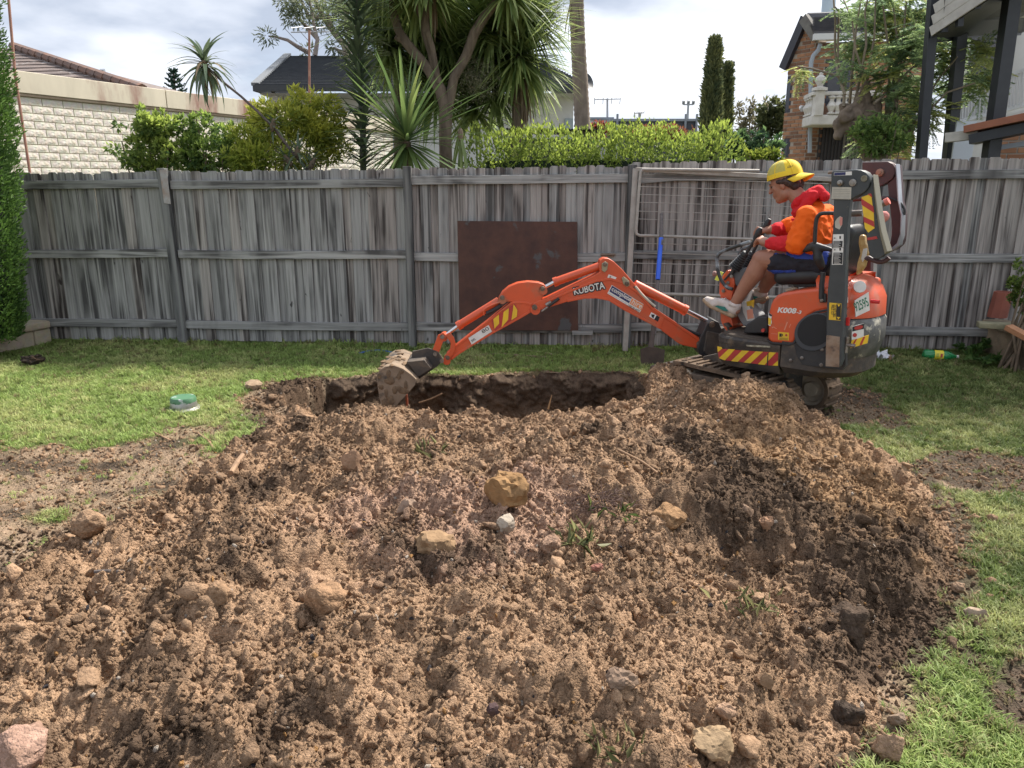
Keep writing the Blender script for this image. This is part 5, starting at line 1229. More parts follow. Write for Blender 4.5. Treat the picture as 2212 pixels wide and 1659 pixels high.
    for i in range(34):
        k_ = rm.choice((4, 5, 6, 7, 8, 9)); nn = rm.uniform(-nb, nb); u_, w_ = shell[k_]; u2, w2 = shell[min(k_ + 1, k - 1)]; t_ = rm.random(); V_, F_ = rockmesh(2, 300 + i, .3, .25, (rm.uniform(.012, .035), rm.uniform(.012, .04), rm.uniform(.004, .012)))
        c_ = BM.W(u_ + (u2 - u_) * t_, w_ + (w2 - w_) * t_ + .003, nn); mud.add([c_ + Vector(v) for v in V_], [tuple(f) for f in F_])
    for i in range(16):
        V_, F_ = rockmesh(2, 340 + i, .3, .25, (rm.uniform(.012, .04), .006, rm.uniform(.012, .04))); q_ = rm.choice(uw); a_ = rm.uniform(.2, .9); mud.add([BM.W(cx + (q_[0] - cx) * a_, cz + (q_[1] - cz) * a_, nb + .001) + Vector(v) for v in V_], [tuple(f) for f in F_])
    cm = mud.build('caked_mud', mat('caked_mud', (.20, .135, .085), .95, (.12, .085, .058), 30, .9, bump=.5, bscale=90, spec=.1), bu, smooth=True, angle=60); cm['kind'] = 'stuff'
    for n in (-.06, .06):
        bp('bucket_ear', [(370, 800), (320, 700), (330, 640), (420, 620), (480, 640), (512, 690), (470, 730)], n - .008, n + .008, BLKM, bu, bevel=.003)
    bp('bucket_gusset', [(300, 700), (400, 690), (440, 740), (360, 790)], -.2, .2, BLKM, bu, bevel=.004)
    for q in (((478, 545), (510, 530), (530, 552), (505, 590), (480, 660), (450, 670), (440, 650)), ((520, 545), (548, 528), (572, 560), (582, 600), (575, 640), (545, 690), (515, 690), (548, 630), (552, 590))):
        for n in (-.066, .052): bp('bucket_link', q, n, n + .014, ORG, bevel=.003)
    for x, y in ((462, 655), (503, 555), (500, 695)): 
        m = MB(); m.cyl(P(x, y, -.085), P(x, y, .085), .017, 14); m.build('link_pin', PIN, EXR, smooth=True)
build_arm()

# ================================================================ operator
SKIN = mat('skin', (0.36, 0.175, 0.115), 0.5, (0.29, 0.135, 0.088), 14, 0.7, spec=0.35, bump=0.05, bscale=90)
TEE = mat('hi_vis_orange_cloth', (0.85, 0.13, 0.012), 0.85, (0.75, 0.105, 0.01), 12, 0.6, bump=0.1, bscale=200, spec=0.2)
HOOD = mat('red_cloth', (0.62, 0.028, 0.035), 0.9, (0.50, 0.022, 0.028), 10, 0.7, bump=0.15, bscale=220, spec=0.15)
SHO = mat('dark_navy_shorts', (0.022, 0.022, 0.030), 0.8, (0.035, 0.035, 0.045), 12, 0.7, bump=0.1, bscale=160, spec=0.25)
BLU = mat('royal_blue_cloth', (0.03, 0.075, 0.42), 0.7, (0.025, 0.06, 0.33), 12, 0.7)
CAPY = mat('yellow_cap_cloth', (0.80, 0.55, 0.03), 0.8, (0.70, 0.46, 0.03), 14, 0.6, bump=0.1, bscale=200)
CAPM = mat('yellow_cap_mesh', (0.52, 0.45, 0.10), 0.85, (0.44, 0.37, 0.09), 60, 0.7, bump=0.3, bscale=300)
HAIR = mat('dark_curly_hair', (0.030, 0.016, 0.012), 0.6, (0.07, 0.035, 0.025), 40, 0.8, bump=0.8, bscale=90)
SHOE = mat('worn_white_trainer', (0.60, 0.53, 0.50), 0.75, (0.45, 0.37, 0.31), 16, 0.9, bump=0.15, bscale=90)
SOLE = mat('muddy_sole', (0.40, 0.29, 0.19), 0.9, (0.28, 0.19, 0.12), 20, 0.9, bump=0.4, bscale=60)
def build_operator():
    def J(x, y, n=0.0): return EX.P(c1(x, y), n)
    seat = J(1240, 1050, 0.0)
    root = empty('person', seat, -EX.yaw, 'person in yellow backward cap, orange tee over red hoodie and dark shorts driving the digger', 'person')
    fw = -EX.ex; up = Vector((0, 0, 1)); en = EX.en
    # ---- joints
    hipN, hipF = J(1262, 945, .09), J(1262, 945, .09) - en * .18
    knN, anN = J(800, 925, .16), J(592, 1275, .16)
    knF = J(905, 985, -.10); anF = J(800, 1195, -.12)
    neck = J(1130, 440, 0.0); 
    shN = J(1160, 590, .185); shF = shN - en * .37
    elN = J(1085, 805, .25); wrN = J(862, 800, .19)
    elF = J(985, 690, -.22); wrF = J(905, 690, -.10)
    # ---- skin: legs, arms, hands, neck and head fused
    S = []
    for hp, kn, an in ((hipN, knN, anN), (hipF, knF, anF)):
        S += [(hp, .090, kn.lerp(hp, .25), .076), (kn.lerp(hp, .25), .076, kn, .062)]
        mid = kn.lerp(an, .3); back = (en * .0) - fw * .012
        S += [(kn, .060, mid + back, .064), (mid + back, .064, kn.lerp(an, .65), .047), (kn.lerp(an, .65), .047, an, .036), (an, .034, an + fw * .05 - up * .045, .032), (an, .03, an - up * .05 - fw * .01, .03)]
        S += [(kn + fw * .018 + up * .005, .036, kn + fw * .02 - up * .02, .034)]
    S += [(shN, .05, elN, .042), (elN, .04, wrN, .026), (shF, .05, elF, .042), (elF, .04, wrF, .026)]
    # hands on the lever grips
    def hand(wr, grip, n0, sgn):
        d = (grip - wr); L = d.length; d.normalize(); sd = en * sgn; h = d.cross(sd).normalized()
        if h.z < 0: h = -h
        palm = wr + d * min(0.066, L * 0.55)
        out = [(wr, 0.0312, palm, 0.0324), (palm + sd * 0.024, 0.0228, wr + d * 0.024 + sd * 0.0144, 0.024), (palm - sd * 0.024, 0.0228, wr + d * 0.024 - sd * 0.0144, 0.024)]
        for i, (off, ln) in enumerate(((-0.036, 0.0792), (-0.012, 0.0912), (0.012, 0.0864), (0.0348, 0.0696))):
            b = palm + sd * off + d * 0.024 + h * 0.0072
            k1 = b + d * ln * 0.45 + h * (0.0144 - 0.0048 * i); k2 = k1 + d * ln * 0.3 - h * 0.0264; k3 = k2 - h * 0.024 + d * ln * 0.048
            out += [(b, 0.0126, k1, 0.01176), (k1, 0.01176, k2, 0.01056), (k2, 0.01056, k3, 0.00936)]
        t0 = palm - sd * 0.0312 - d * 0.0144; t1 = t0 - sd * 0.0168 + d * 0.036 - h * 0.0072; t2 = t1 + d * 0.036 - h * 0.0096 + sd * 0.0072
        out += [(t0, 0.0168, t1, 0.0138), (t1, 0.0138, t2, 0.0114)]
        return out
    S += hand(wrN, J(758, 770, .10), .1, 1) + hand(wrF, J(812, 700, -.10), -.1, -1)
    # head: profile facing left, tipped down
    hc = J(985, 320, 0.0)                       # centre of the skull
    tilt = R(20)                                # chin tucked
    F = (fw * math.cos(tilt) - up * math.sin(tilt)); U = (up * math.cos(tilt) + fw * math.sin(tilt)); s = 1.0
    rotm = Matrix((F, -en, U)).transposed().to_quaternion()
    def H(f, u, l=0.0): return hc + F * f + U * u + en * l
    S += [(H(-.012, .015), (.100, .077, .105), rotm), (H(.022, -.035), (.070, .064, .085), rotm)]
    S += [(H(.035, -.085), .040, H(.064, -.098), .026), (H(.0, -.075, .03), .040, H(.058, -.095, .012), .026), (H(.0, -.075, -.03), .040, H(.058, -.095, -.012), .026)]
    S += [(H(.086, .012, .022), .014, H(.092, .006, -.022), .014), (H(.090, .012), .010, H(.113, -.030), .0125), (H(.108, -.032, .009), .009, H(.108, -.032, -.009), .009)]   # brow, nose
    S += [(H(.088, -.060, .016), .0085, H(.088, -.060, -.016), .0085), (H(.086, -.073, .014), .0085, H(.086, -.073, -.014), .0085)]   # lips
    S += [(H(.055, -.020, .040), .022, H(.05, -.03, .045), .018), (H(.055, -.020, -.040), .022, H(.05, -.03, -.045), .018)]           # cheeks
    S += [(H(-.010, -.020, .074), (.017, .010, .030), rotm), (H(-.010, -.020, -.074), (.017, .010, .030), rotm)]                         # ears
    S += [(neck - up * .03, .058, H(-.030, -.055), .055)]
    body = blob('body', S, 0.0055, SKIN, root, smooth=3)
    # eyes and brows
    for sg in (1, -1):
        e = H(.082, -.004, .032 * sg); m = MB(); m.lathe(e - F * .006, [(0, .011), (.006, .009), (.0095, .0), (.0, -.004)], 12, F); m.build('eye', mat('eye_dark', (.05, .03, .025), .25), root, smooth=True)
        m = MB(); m.tube([H(.094, .012, .014 * sg), H(.092, .019, .028 * sg), H(.080, .016, .048 * sg)], [.003, .0045, .003], 6); m.build('eyebrow', HAIR, root, smooth=True)
    # stubble-dark jaw is left to the shading; hair at the nape and temples
    hp = []
    for i in range(16):
        a = random.uniform(-.055, .055); hp.append((H(-.072 + random.uniform(-.018, .018), -.020 + random.uniform(-.03, .03), a), .018 + random.random() * .010, H(-.082 + random.uniform(-.02, .012), -.036 + random.uniform(-.03, .02), a * 1.05), .014))
    for sg in (1, -1): hp += [(H(.015, .010, .074 * sg), .012, H(-.03, -.005, .072 * sg), .018), (H(-.03, .0, .068 * sg), .02, H(-.06, -.03, .055 * sg), .025)]
    blob('hair', hp, 0.005, HAIR, root, smooth=1, noise=(.004, 70))
    # ---- cap, worn backwards: dome, peak over the nape, button
    m = MB(); k = 12; prof = []
    cc = H(-.012, .040); ax = (U * math.cos(R(6)) - F * math.sin(R(6))).normalized()
    xf = (F - ax * F.dot(ax)).normalized(); yl = ax.cross(xf); vs = []; fs = []; seg = 32
    for j in range(k + 1):
        t = j / k * math.pi / 2
        for i in range(seg):
            a = 2 * math.pi * i / seg; fx = math.cos(a); ly = math.sin(a)
            r = math.cos(t) ** 0.75 if j < k else 0.02
            lift = 0.008 * (1 - math.cos(6 * a)) * math.sin(2 * t) * .3
            vs.append(cc + xf * fx * .116 * r + yl * ly * .092 * r + ax * (.112 * math.sin(t) ** .95 - .008 + lift))
    for j in range(k):
        for i in range(seg): fs.append((j*seg + i, j*seg + (i+1) % seg, (j+1)*seg + (i+1) % seg, (j+1)*seg + i))
    m.add(vs, fs); m.f.append(tuple(range(k*seg, (k+1)*seg))); m.m.append(0)
    for fi in range(k * seg):
        i = fi % seg
        if fi // seg >= 2 and not (10 <= i <= 21): m.m[fi] = 1          # front panels (now at the face side) are mesh
    cap = m.build('cap', [CAPY, CAPM], root, smooth=True, angle=60)
    m = MB()
    for a in [2 * math.pi * q / 6 + .26 for q in range(6)]:
        path = []
        for j in range(9):
            t = j / 8 * math.pi / 2; r = math.cos(t) ** .75; path.append(cc + xf * math.cos(a) * .117 * r + yl * math.sin(a) * .093 * r + ax * (.113 * math.sin(t) ** .95 - .008))
        m.tube(path, .0032, 6)
    m.build('seams', CAPY, cap, smooth=True)
    m = MB(); vs = []; fs = []; nn = 13; mm = 5
    for jj in range(mm):
        for i in range(nn):
            a = math.pi - 1.15 + 2.3 * i / (nn - 1); ext = jj / (mm - 1)
            out = 0.078 * ext * math.cos((a - math.pi) * 1.15) ** .5 if abs(a - math.pi) < 1.36 else 0
            drop = -.008 - .028 * ext + .020 * ext * 0 - .030 * (math.sin(a) ** 2)
            vs.append(cc + xf * (math.cos(a) * .113 - out) + yl * math.sin(a) * .090 + ax * drop)
    for jj in range(mm - 1):
        for i in range(nn - 1): fs.append((jj*nn + i, jj*nn + i + 1, (jj+1)*nn + i + 1, (jj+1)*nn + i))
    m.add(vs, fs); pk = m.build('peak', CAPY, cap, smooth=True, angle=60); so = pk.modifiers.new('t', 'SOLIDIFY'); so.thickness = .004
    V, Fc = text2d('Gtr', .01, .4); m = MB(); tp = [(v.x, v.y) for v in V]
    for (x, y) in tp: pass
    b0 = cc - xf * .055 + en * .082 + ax * .035
    m.add([b0 - xf * (v.x * .022) + ax * (v.y * .020) - en * (.012 * v.x) + ax * .004 for v in V], Fc); m.build('cap_emblem', INK, cap)
    # ---- red hoodie: sleeves and hood
    blob('hoodie', [(shN.lerp(elN, .6), .050, elN, .054), (elN, .055, elN.lerp(wrN, .55), .048), (elN.lerp(wrN, .55), .047, elN.lerp(wrN, .93), .040),
                    (shF.lerp(elF, .3), .062, elF, .060), (elF, .058, elF.lerp(wrF, .9), .042)], 0.007, HOOD, root, smooth=4, noise=(.005, 14))
    hd = []
    for i in range(9):
        t = i / 8; a = math.pi * (0.10 + 1.85 * t)
        hd.append(J(1165, 445, 0) - fw * .0 + fw * math.cos(a) * .070 + en * math.sin(a) * .085 - up * (.055 * math.cos(a) - .005))
    parts = [(hd[i], .027, hd[i + 1], .027) for i in range(8)]
    parts += [(J(1250, 370, nn), .024, J(1300, 430, nn), .032) for nn in (-.05, .0, .05)] + [(J(1210, 420, .09), .034, J(1120, 540, .10), .030), (J(1120, 540, .10), .03, J(1075, 560, .04), .03), (J(1085, 540, -.02), .03, J(1120, 450, -.09), .03)]
    blob('hood', parts, 0.007, HOOD, root, smooth=4, noise=(.004, 16))
    # ---- orange T-shirt: torso with short sleeve caps
    chest = J(1210, 640, 0.0); belly = J(1250, 840, 0.0); waist = J(1285, 930, 0)
    T = []
    for nn, r in ((-.10, .085), (-.04, .098), (.04, .098), (.10, .085)):
        T += [(chest - up * .0 + en * nn - fw * .01, r, belly + en * nn * .9 - fw * .005, r * .95), (belly + en * nn * .9, r * .95, waist + en * nn - fw * .01, r * .98)]
    T += [(shN - en * .03, .066, shF + en * .03, .066), (J(1195, 545, .0), .085, chest, .098)]
    T += [(shN, .066, shN.lerp(elN, .5), .066), (shN.lerp(elN, .5), .066, shN.lerp(elN, .97), .073), (shF, .066, shF.lerp(elF, .9), .066)]
    blob('t_shirt', T, 0.008, TEE, root, smooth=5, noise=(.009, 11))
    # ---- shorts
    G = []
    for hp_, kn in ((hipN, knN), (hipF, knF)):
        e = kn.lerp(hp_, .30)
        G += [(hp_ - fw * .02, .100, hp_.lerp(e, .5) - up * .01, .090), (hp_.lerp(e, .5) - up * .01, .090, e - up * .012, .083)]
    G += [(hipN - fw * .04, .115, hipF - fw * .04, .115)]
    sh = blob('shorts', G, 0.008, SHO, root, smooth=5, noise=(.006, 14))
    # blue side panel lying on the near thigh
    e = knN.lerp(hipN, .30); P = []
    for t, hgt in ((0.02, .055), (.25, .06), (.5, .06), (.75, .05), (.98, .01)):
        q = e.lerp(hipN, t); P.append((q + up * (hgt + .02) + en * .058, q + up * (hgt - .03) + en * .088))
    # ---- shoes
    for an, toe, heel, nn, lab in ((anN, J(345, 1275, .16), J(590, 1390, .16), .16, 0), (anF, J(690, 1290, -.12), J(850, 1245, -.12), -.12, 1)):
        d = (toe - heel); L = d.length; d.normalize(); s_ = en; u_ = s_.cross(d).normalized()
        if u_.z < 0: u_ = -u_
        L = .275; toe = heel + d * L
        def Q(f, u, l=0): return heel + d * (f * L) + u_ * u + s_ * l
        so_ = [(Q(.06, .012, l * .8), .020, Q(.35, .012, l), .018) for l in (-.022, .022)] + [(Q(.35, .012, l * .9), .018, Q(.72, .014, l * 1.3), .018) for l in (-.022, .022)] + [(Q(.72, .014, l), .019, Q(.94, .026, l * .4), .016) for l in (-.028, 0, .028)]
        upr = [(Q(.10, .055), .040, Q(.08, .085), .036), (Q(.10, .05), .040, Q(.40, .058), .040), (Q(.40, .060), .040, Q(.66, .040), .036), (Q(.66, .036), .034, Q(.88, .034), .026), (Q(.64, .03, .018), .026, Q(.84, .03, .010), .022), (Q(.64, .03, -.018), .026, Q(.84, .03, -.010), .022)]
        shoe = blob('shoe', upr, 0.006, SHOE, root, smooth=4); blob('sole', so_, 0.006, SOLE, shoe, smooth=3)
        m = MB()
        for i in range(5):
            f = .42 + i * .06; m.tube([Q(f, .094 - .055 * (f - .42) / .3 + .004, .022), Q(f + .01, .102 - .055 * (f - .42) / .3, 0), Q(f + .02, .094 - .055 * (f - .42) / .3, -.022)], .0035, 6)
        m.build('laces', WHT, shoe, smooth=True)
        m = MB(); pts = [Q(.16, .035, .0415), Q(.30, .055, .0445), Q(.50, .040, .044), (Q(.56, .028, .042)), Q(.30, .026, .044)]; m.add(pts, [(0, 1, 2, 3, 4)]); 
        pch = m.build('teal_patch', mat('teal_patch', (0.02, 0.16, 0.13), .6), shoe); q = pch.modifiers.new('t', 'SOLIDIFY'); q.thickness = .004; q.offset = 0
        m = MB(); m.lathe(Q(.13, .088), [(.042, -.012), (.046, 0), (.042, .012), (.036, .014), (.034, 0)], 18, u_, closed=True); m.build('collar', SHOE, shoe, smooth=True)
    return sh, e, hipN
_shorts, _e0, _h0 = build_operator()
def shorts_panels():
    """blue panels: colour by place on the cloth itself, set per face"""
    me = _shorts.data; me.materials.append(BLU); M = wm(_shorts); en = EX.en; up = Vector((0, 0, 1)); _e, _h1 = _e0, _h0; ax = (_h1 - _e).normalized()
    idx = []
    for p in me.polygons:
        c = M @ p.center; t = (c - _e).dot(ax) / (_h1 - _e).length; side = (c - _e).dot(en); hgt = (c - _e - ax * (c - _e).dot(ax)).z
        b = side > -0.02 and -0.05 < t < 1.25 and (hgt > .045 + .006 * math.sin(9 * t) - .035 * t) and hgt < .10 and side > 0.0
        b2 = side > -0.05 and t < .5 and hgt < -.065 + .02 * t
        idx.append(1 if (b or b2) else 0)
    me.polygons.foreach_set('material_index', idx); me.update()
shorts_panels()

# ================================================================ walls and houses beyond the fence
def brickcol(name, cols, rough=0.9, bump=0.4, bscale=30, nscale=5):
    """masonry unit colour varying per object"""
    m = bpy.data.materials.new(name); m.use_nodes = True; nt = m.node_tree; N = nt.nodes; L = nt.links; b = N['Principled BSDF']; b.inputs['Roughness'].default_value = rough; b.inputs['Specular IOR Level'].default_value = .2
    oi = N.new('ShaderNodeObjectInfo'); rp = N.new('ShaderNodeValToRGB'); rp.color_ramp.interpolation = 'LINEAR'
    for i, c in enumerate(cols):
        e = rp.color_ramp.elements[i] if i < 2 else rp.color_ramp.elements.new(i / (len(cols) - 1)); e.position = i / (len(cols) - 1); e.color = (*c, 1)
    L.new(oi.outputs['Random'], rp.inputs[0])
    tc = N.new('ShaderNodeTexCoord'); n = N.new('ShaderNodeTexNoise'); n.inputs['Scale'].default_value = bscale; n.inputs['Detail'].default_value = 6; L.new(tc.outputs['Object'], n.inputs['Vector'])
    mx = N.new('ShaderNodeMix'); mx.data_type = 'RGBA'; mx.blend_type = 'MULTIPLY'; mx.inputs['Factor'].default_value = .35; L.new(rp.outputs[0], mx.inputs[6]); L.new(n.outputs['Color'], mx.inputs[7]); L.new(mx.outputs[2], b.inputs['Base Color'])
    bp = N.new('ShaderNodeBump'); bp.inputs['Strength'].default_value = bump; bp.inputs['Distance'].default_value = .02; L.new(n.outputs['Fac'], bp.inputs['Height']); L.new(bp.outputs[0], b.inputs['Normal'])
    return m
def block_wall():
    A = Vector((-7.05, 10.2, 0)); B = Vector((-2.9, 19.6, 0)); Lw = (B - A).length
    yaw = -math.atan2(B.y - A.y, B.x - A.x); f = Frame(A, yaw)
    root = empty('block_wall', A, -yaw, 'cream painted rock faced block wall with stained coping, beyond the fence at left', 'wall')
    cream = brickcol('cream_block', [(0.70, 0.66, 0.56), (0.78, 0.74, 0.63), (0.74, 0.70, 0.60)], bump=0.9, bscale=13)
    core = MB(); core.prism(f, [(0, -0.05), (Lw, -0.05), (Lw, 2.72), (0, 2.72)], -0.12, -0.004); core.build('mortar', mat('cream_mortar', (0.50, 0.44, 0.33), .9, (.42, .37, .28), 6), root)
    cap = mat('stained_coping', (0.60, 0.54, 0.42), .9, (.50, .45, .35), 3, .8, col3=(0.26, 0.14, 0.11), n3scale=1.0, n3=(.50, .64), stretch=(1.6, 1.6, .45))
    m = MB(); m.prism(f, [(0, 2.715), (Lw, 2.715), (Lw, 2.745), (0, 2.745)], -.15, .035); m.build('coping_ledge', mat('ledge_brown', (0.30, 0.22, 0.15), .9, (.42, .34, .25), 5), root)
    for a, b in ((0, 3.4), (3.41, 6.5), (6.51, Lw)):
        m = MB(); m.prism(f, [(a, 2.75), (b - .006, 2.75), (b - .006, 3.03), (a, 3.03)], -.17, .05); m.build('coping', cap, root, bevel=.008)
    bl, bh = 0.315, 0.103; protos = []
    for k in range(6):
        V, F = [], []; nx, nz = 6, 3; rr = np.random.default_rng(k + 40)
        for i in range(nx + 1):
            for j in range(nz + 1):
                edge = i in (0, nx) or j in (0, nz)
                V.append(((bl - .014) * i / nx, -(0.004 if edge else 0.0035 + .005 * rr.random()), (bh - .013) * j / nz))
        F = [(i*(nz+1)+j, (i+1)*(nz+1)+j, (i+1)*(nz+1)+j+1, i*(nz+1)+j+1) for i in range(nx) for j in range(nz)]
        q = len(V); V += [(0, .01, 0), (bl - .014, .01, 0), (bl - .014, .01, bh - .013), (0, .01, bh - .013)]
        a, b, c, d = 0, nx*(nz+1), nx*(nz+1)+nz, nz
        F += [(q, q+1, b, a)[::1], (q+1, q+2, c, b), (q+2, q+3, d, c), (q+3, q, a, d)]
        me = bpy.data.meshes.new('block'); me.from_pydata(V, [], F); me.materials.append(cream); me.update(); protos.append(me)
    cnt = 0
    for r in range(11):
        z = 2.712 - (r + 1) * bh; u = -(bl / 2 if r % 2 else 0)
        while u < 8.6:
            if u > -0.01:
                o = link('block', random.choice(protos), root); o.location = (u, 0, z); cnt += 1
            u += bl
    rest = MB()
    for r in range(11):
        z = 2.712 - (r + 1) * bh; u = 8.6
        while u < Lw - .3: rest.prism(f, [(u, z), (u + bl - .014, z), (u + bl - .014, z + bh - .013), (u, z + bh - .013)], 0, .012); u += bl
    tag(rest.build('far_blocks', cream, root), kind='stuff')
block_wall()

def roof_tiles(mb, fr_pts, rows, cols, m=0, rise=.03):
    """overlapping tile courses on a sloping quad (bl, br, tr, tl)"""
    bl, br, tr, tl = [Vector(p) for p in fr_pts]; nrm = (br - bl).cross(tl - bl).normalized()
    if nrm.z < 0: nrm = -nrm
    for r in range(rows):
        t0, t1 = r / rows, (r + 1.12) / rows
        a, b = bl.lerp(tl, t0), br.lerp(tr, t0); c, d = br.lerp(tr, min(t1, 1)), bl.lerp(tl, min(t1, 1))
        a2_, b2_ = a + nrm * rise, b + nrm * rise
        mb.add([a2_, b2_, c, d, a, b], [(0, 1, 2, 3), (4, 5, 1, 0)], m)

def tiled_house():
    Y = 22.0
    p = lambda x, y, dy=0: at(x, y, Y + dy)
    r0 = p(-120, 40, 3); r1 = p(33, 108, 3); hip = p(300, 192)
    root = empty('tiled_house', at(60, 330, Y), 0, 'house with brown terracotta tile hip roof behind the cream wall', 'house')
    tile = mat('brown_tiles', (0.115, 0.09, 0.082), .85, (0.18, 0.135, 0.115), 2.5, .9, col3=(.33, .31, .29), n3scale=4, n3=(.6, .68), bump=.4, bscale=12)
    m = MB(); bl = at(-200, 215, Y - 1); br = at(306, 197, Y - 1); apex = at(28, 104, Y + 4)
    roof_tiles(m, (bl, br, apex, at(-210, 104, Y + 4)), 14, 1, rise=.025); m.add([br, at(306, 197, Y - 1) + Vector((1.2, 9, 0)), apex + Vector((0, 4, 0)), apex], [(0, 1, 2, 3)])
    m.build('roof', tile, root)
    # ridge caps down the hip
    cap = mat('orange_ridge', (0.20, 0.105, 0.07), .85, (0.13, 0.10, .09), 3, .9)
    k = 17; a, b = apex, br
    for i in range(k):
        q0, q1 = a.lerp(b, i / k), a.lerp(b, (i + 1.08) / k); mm = MB(); mm.tube([q0 + Vector((0, 0, .06)), q1 + Vector((0, 0, .03))], [.13, .16], 8); mm.build('ridge_tile', cap, root, smooth=True)
    m = MB(); m.cyl(at(240, 176, Y), at(240, 170, Y), .1, 8); m.build('ridge_finial', cap, root)
    q = at(-60, 300, Y + 2); m = MB(); m.box((q.x, q.y, 1.3), (12, 6, 2.6)); m.build('wall', mat('cream_render', (.5, .46, .38), .9), root)
tiled_house()
def pole(name, x0, y0, x1, y1, Y, r, mt, label, cat, r2=None):
    a, b = at(x0, y0, Y), at(x1, y1, Y); m = MB(); g = Vector((a.x + (a.x - b.x) * .1, a.y, 0)); m.tube([g, a, b], [r, r, r2 or r], 8)
    return solo(name, m, mt, g, label, cat, smooth=True)
pole('rusty_pole', 33, 165, 16, -30, 10.6, .017, mat('rust_pole', (.28, .12, .09), .8, (.36, .2, .14), 6), 'thin rusty brown pole rising above the left end of the cream wall', 'pole')

def floodlights(x, ytop, ybase, Y, w, label, lamps=4):
    root = empty('floodlight_mast', Vector((at(x, ybase, Y).x, Y, 0)), 0, label, 'floodlight mast', 'floodlight masts on the skyline')
    st = mat('mast_grey', (.30, .32, .35), .6); a = at(x, ytop, Y)
    m = MB(); m.tube([(a.x, Y, 0), a], [.22, .12], 8); m.build('mast', st, root, smooth=True)
    k = Y / FPX; m = MB(); m.bar(a + Vector((-w * k / 2, 0, -.1)), a + Vector((w * k / 2, 0, -.1)), .15, .15); m.build('cross_arm', st, root)
    for i in range(lamps):
        c = a + Vector(((i / (lamps - 1) - .5) * w * k, 0, .15)); m = MB(); m.box(c, (w * k / lamps * .7, .35, .42), Matrix.Rotation(.5, 3, 'X')); m.build('lamp', mat('lamp_grey', (.2, .22, .25), .5), root)
floodlights(208, 158, 190, 85, 26, 'floodlight mast low on the skyline behind the cream wall', 2)
floodlights(1565, 140, 300, 75, 34, 'tall floodlight mast behind the pair of cypress trees', 4)
floodlights(1487, 224, 300, 95, 20, 'small distant floodlight mast left of the cypress trees', 3)

def tv_antenna(x, ytop, ybase, Y, w, label, n=7):
    root = empty('tv_antenna', Vector((at(x, ybase, Y).x, Y, 0)), 0, label, 'antenna', 'television antennas on the skyline')
    mt = mat('antenna_metal', (.36, .36, .37), .5, metal=.4); a = at(x, ytop, Y); b = at(x, ybase, Y); k = Y / FPX
    m = MB(); m.tube([(a.x, Y, 0), b, a], .035 * Y / 25, 6); m.build('mast', mat('rust_pole', (.28, .12, .09)) if x < 700 else mt, root, smooth=True)
    m = MB(); m.tube([a + Vector((-w * k / 2, 0, -.05)), a + Vector((w * k / 2, .2, 0))], .018 * Y / 25, 5); m.build('boom', mt, root)
    for i in range(n):
        c = a + Vector(((i / (n - 1) - .5) * w * k, 0, -.02)); m = MB(); m.tube([c - Vector((.05, .5, 0)), c + Vector((.05, .5, .22 * (1 if i % 2 else -1)))], .012 * Y / 25, 4); m.build('element', mt, root)
tv_antenna(668, 66, 210, 26, 74, 'tall television antenna with rusty mast behind the yellow green shrub')
tv_antenna(1312, 213, 262, 45, 52, 'spread television antenna right of the palm trunk')
tv_antenna(1381, 243, 262, 60, 20, 'small television antenna over the dark flat roof', 4)

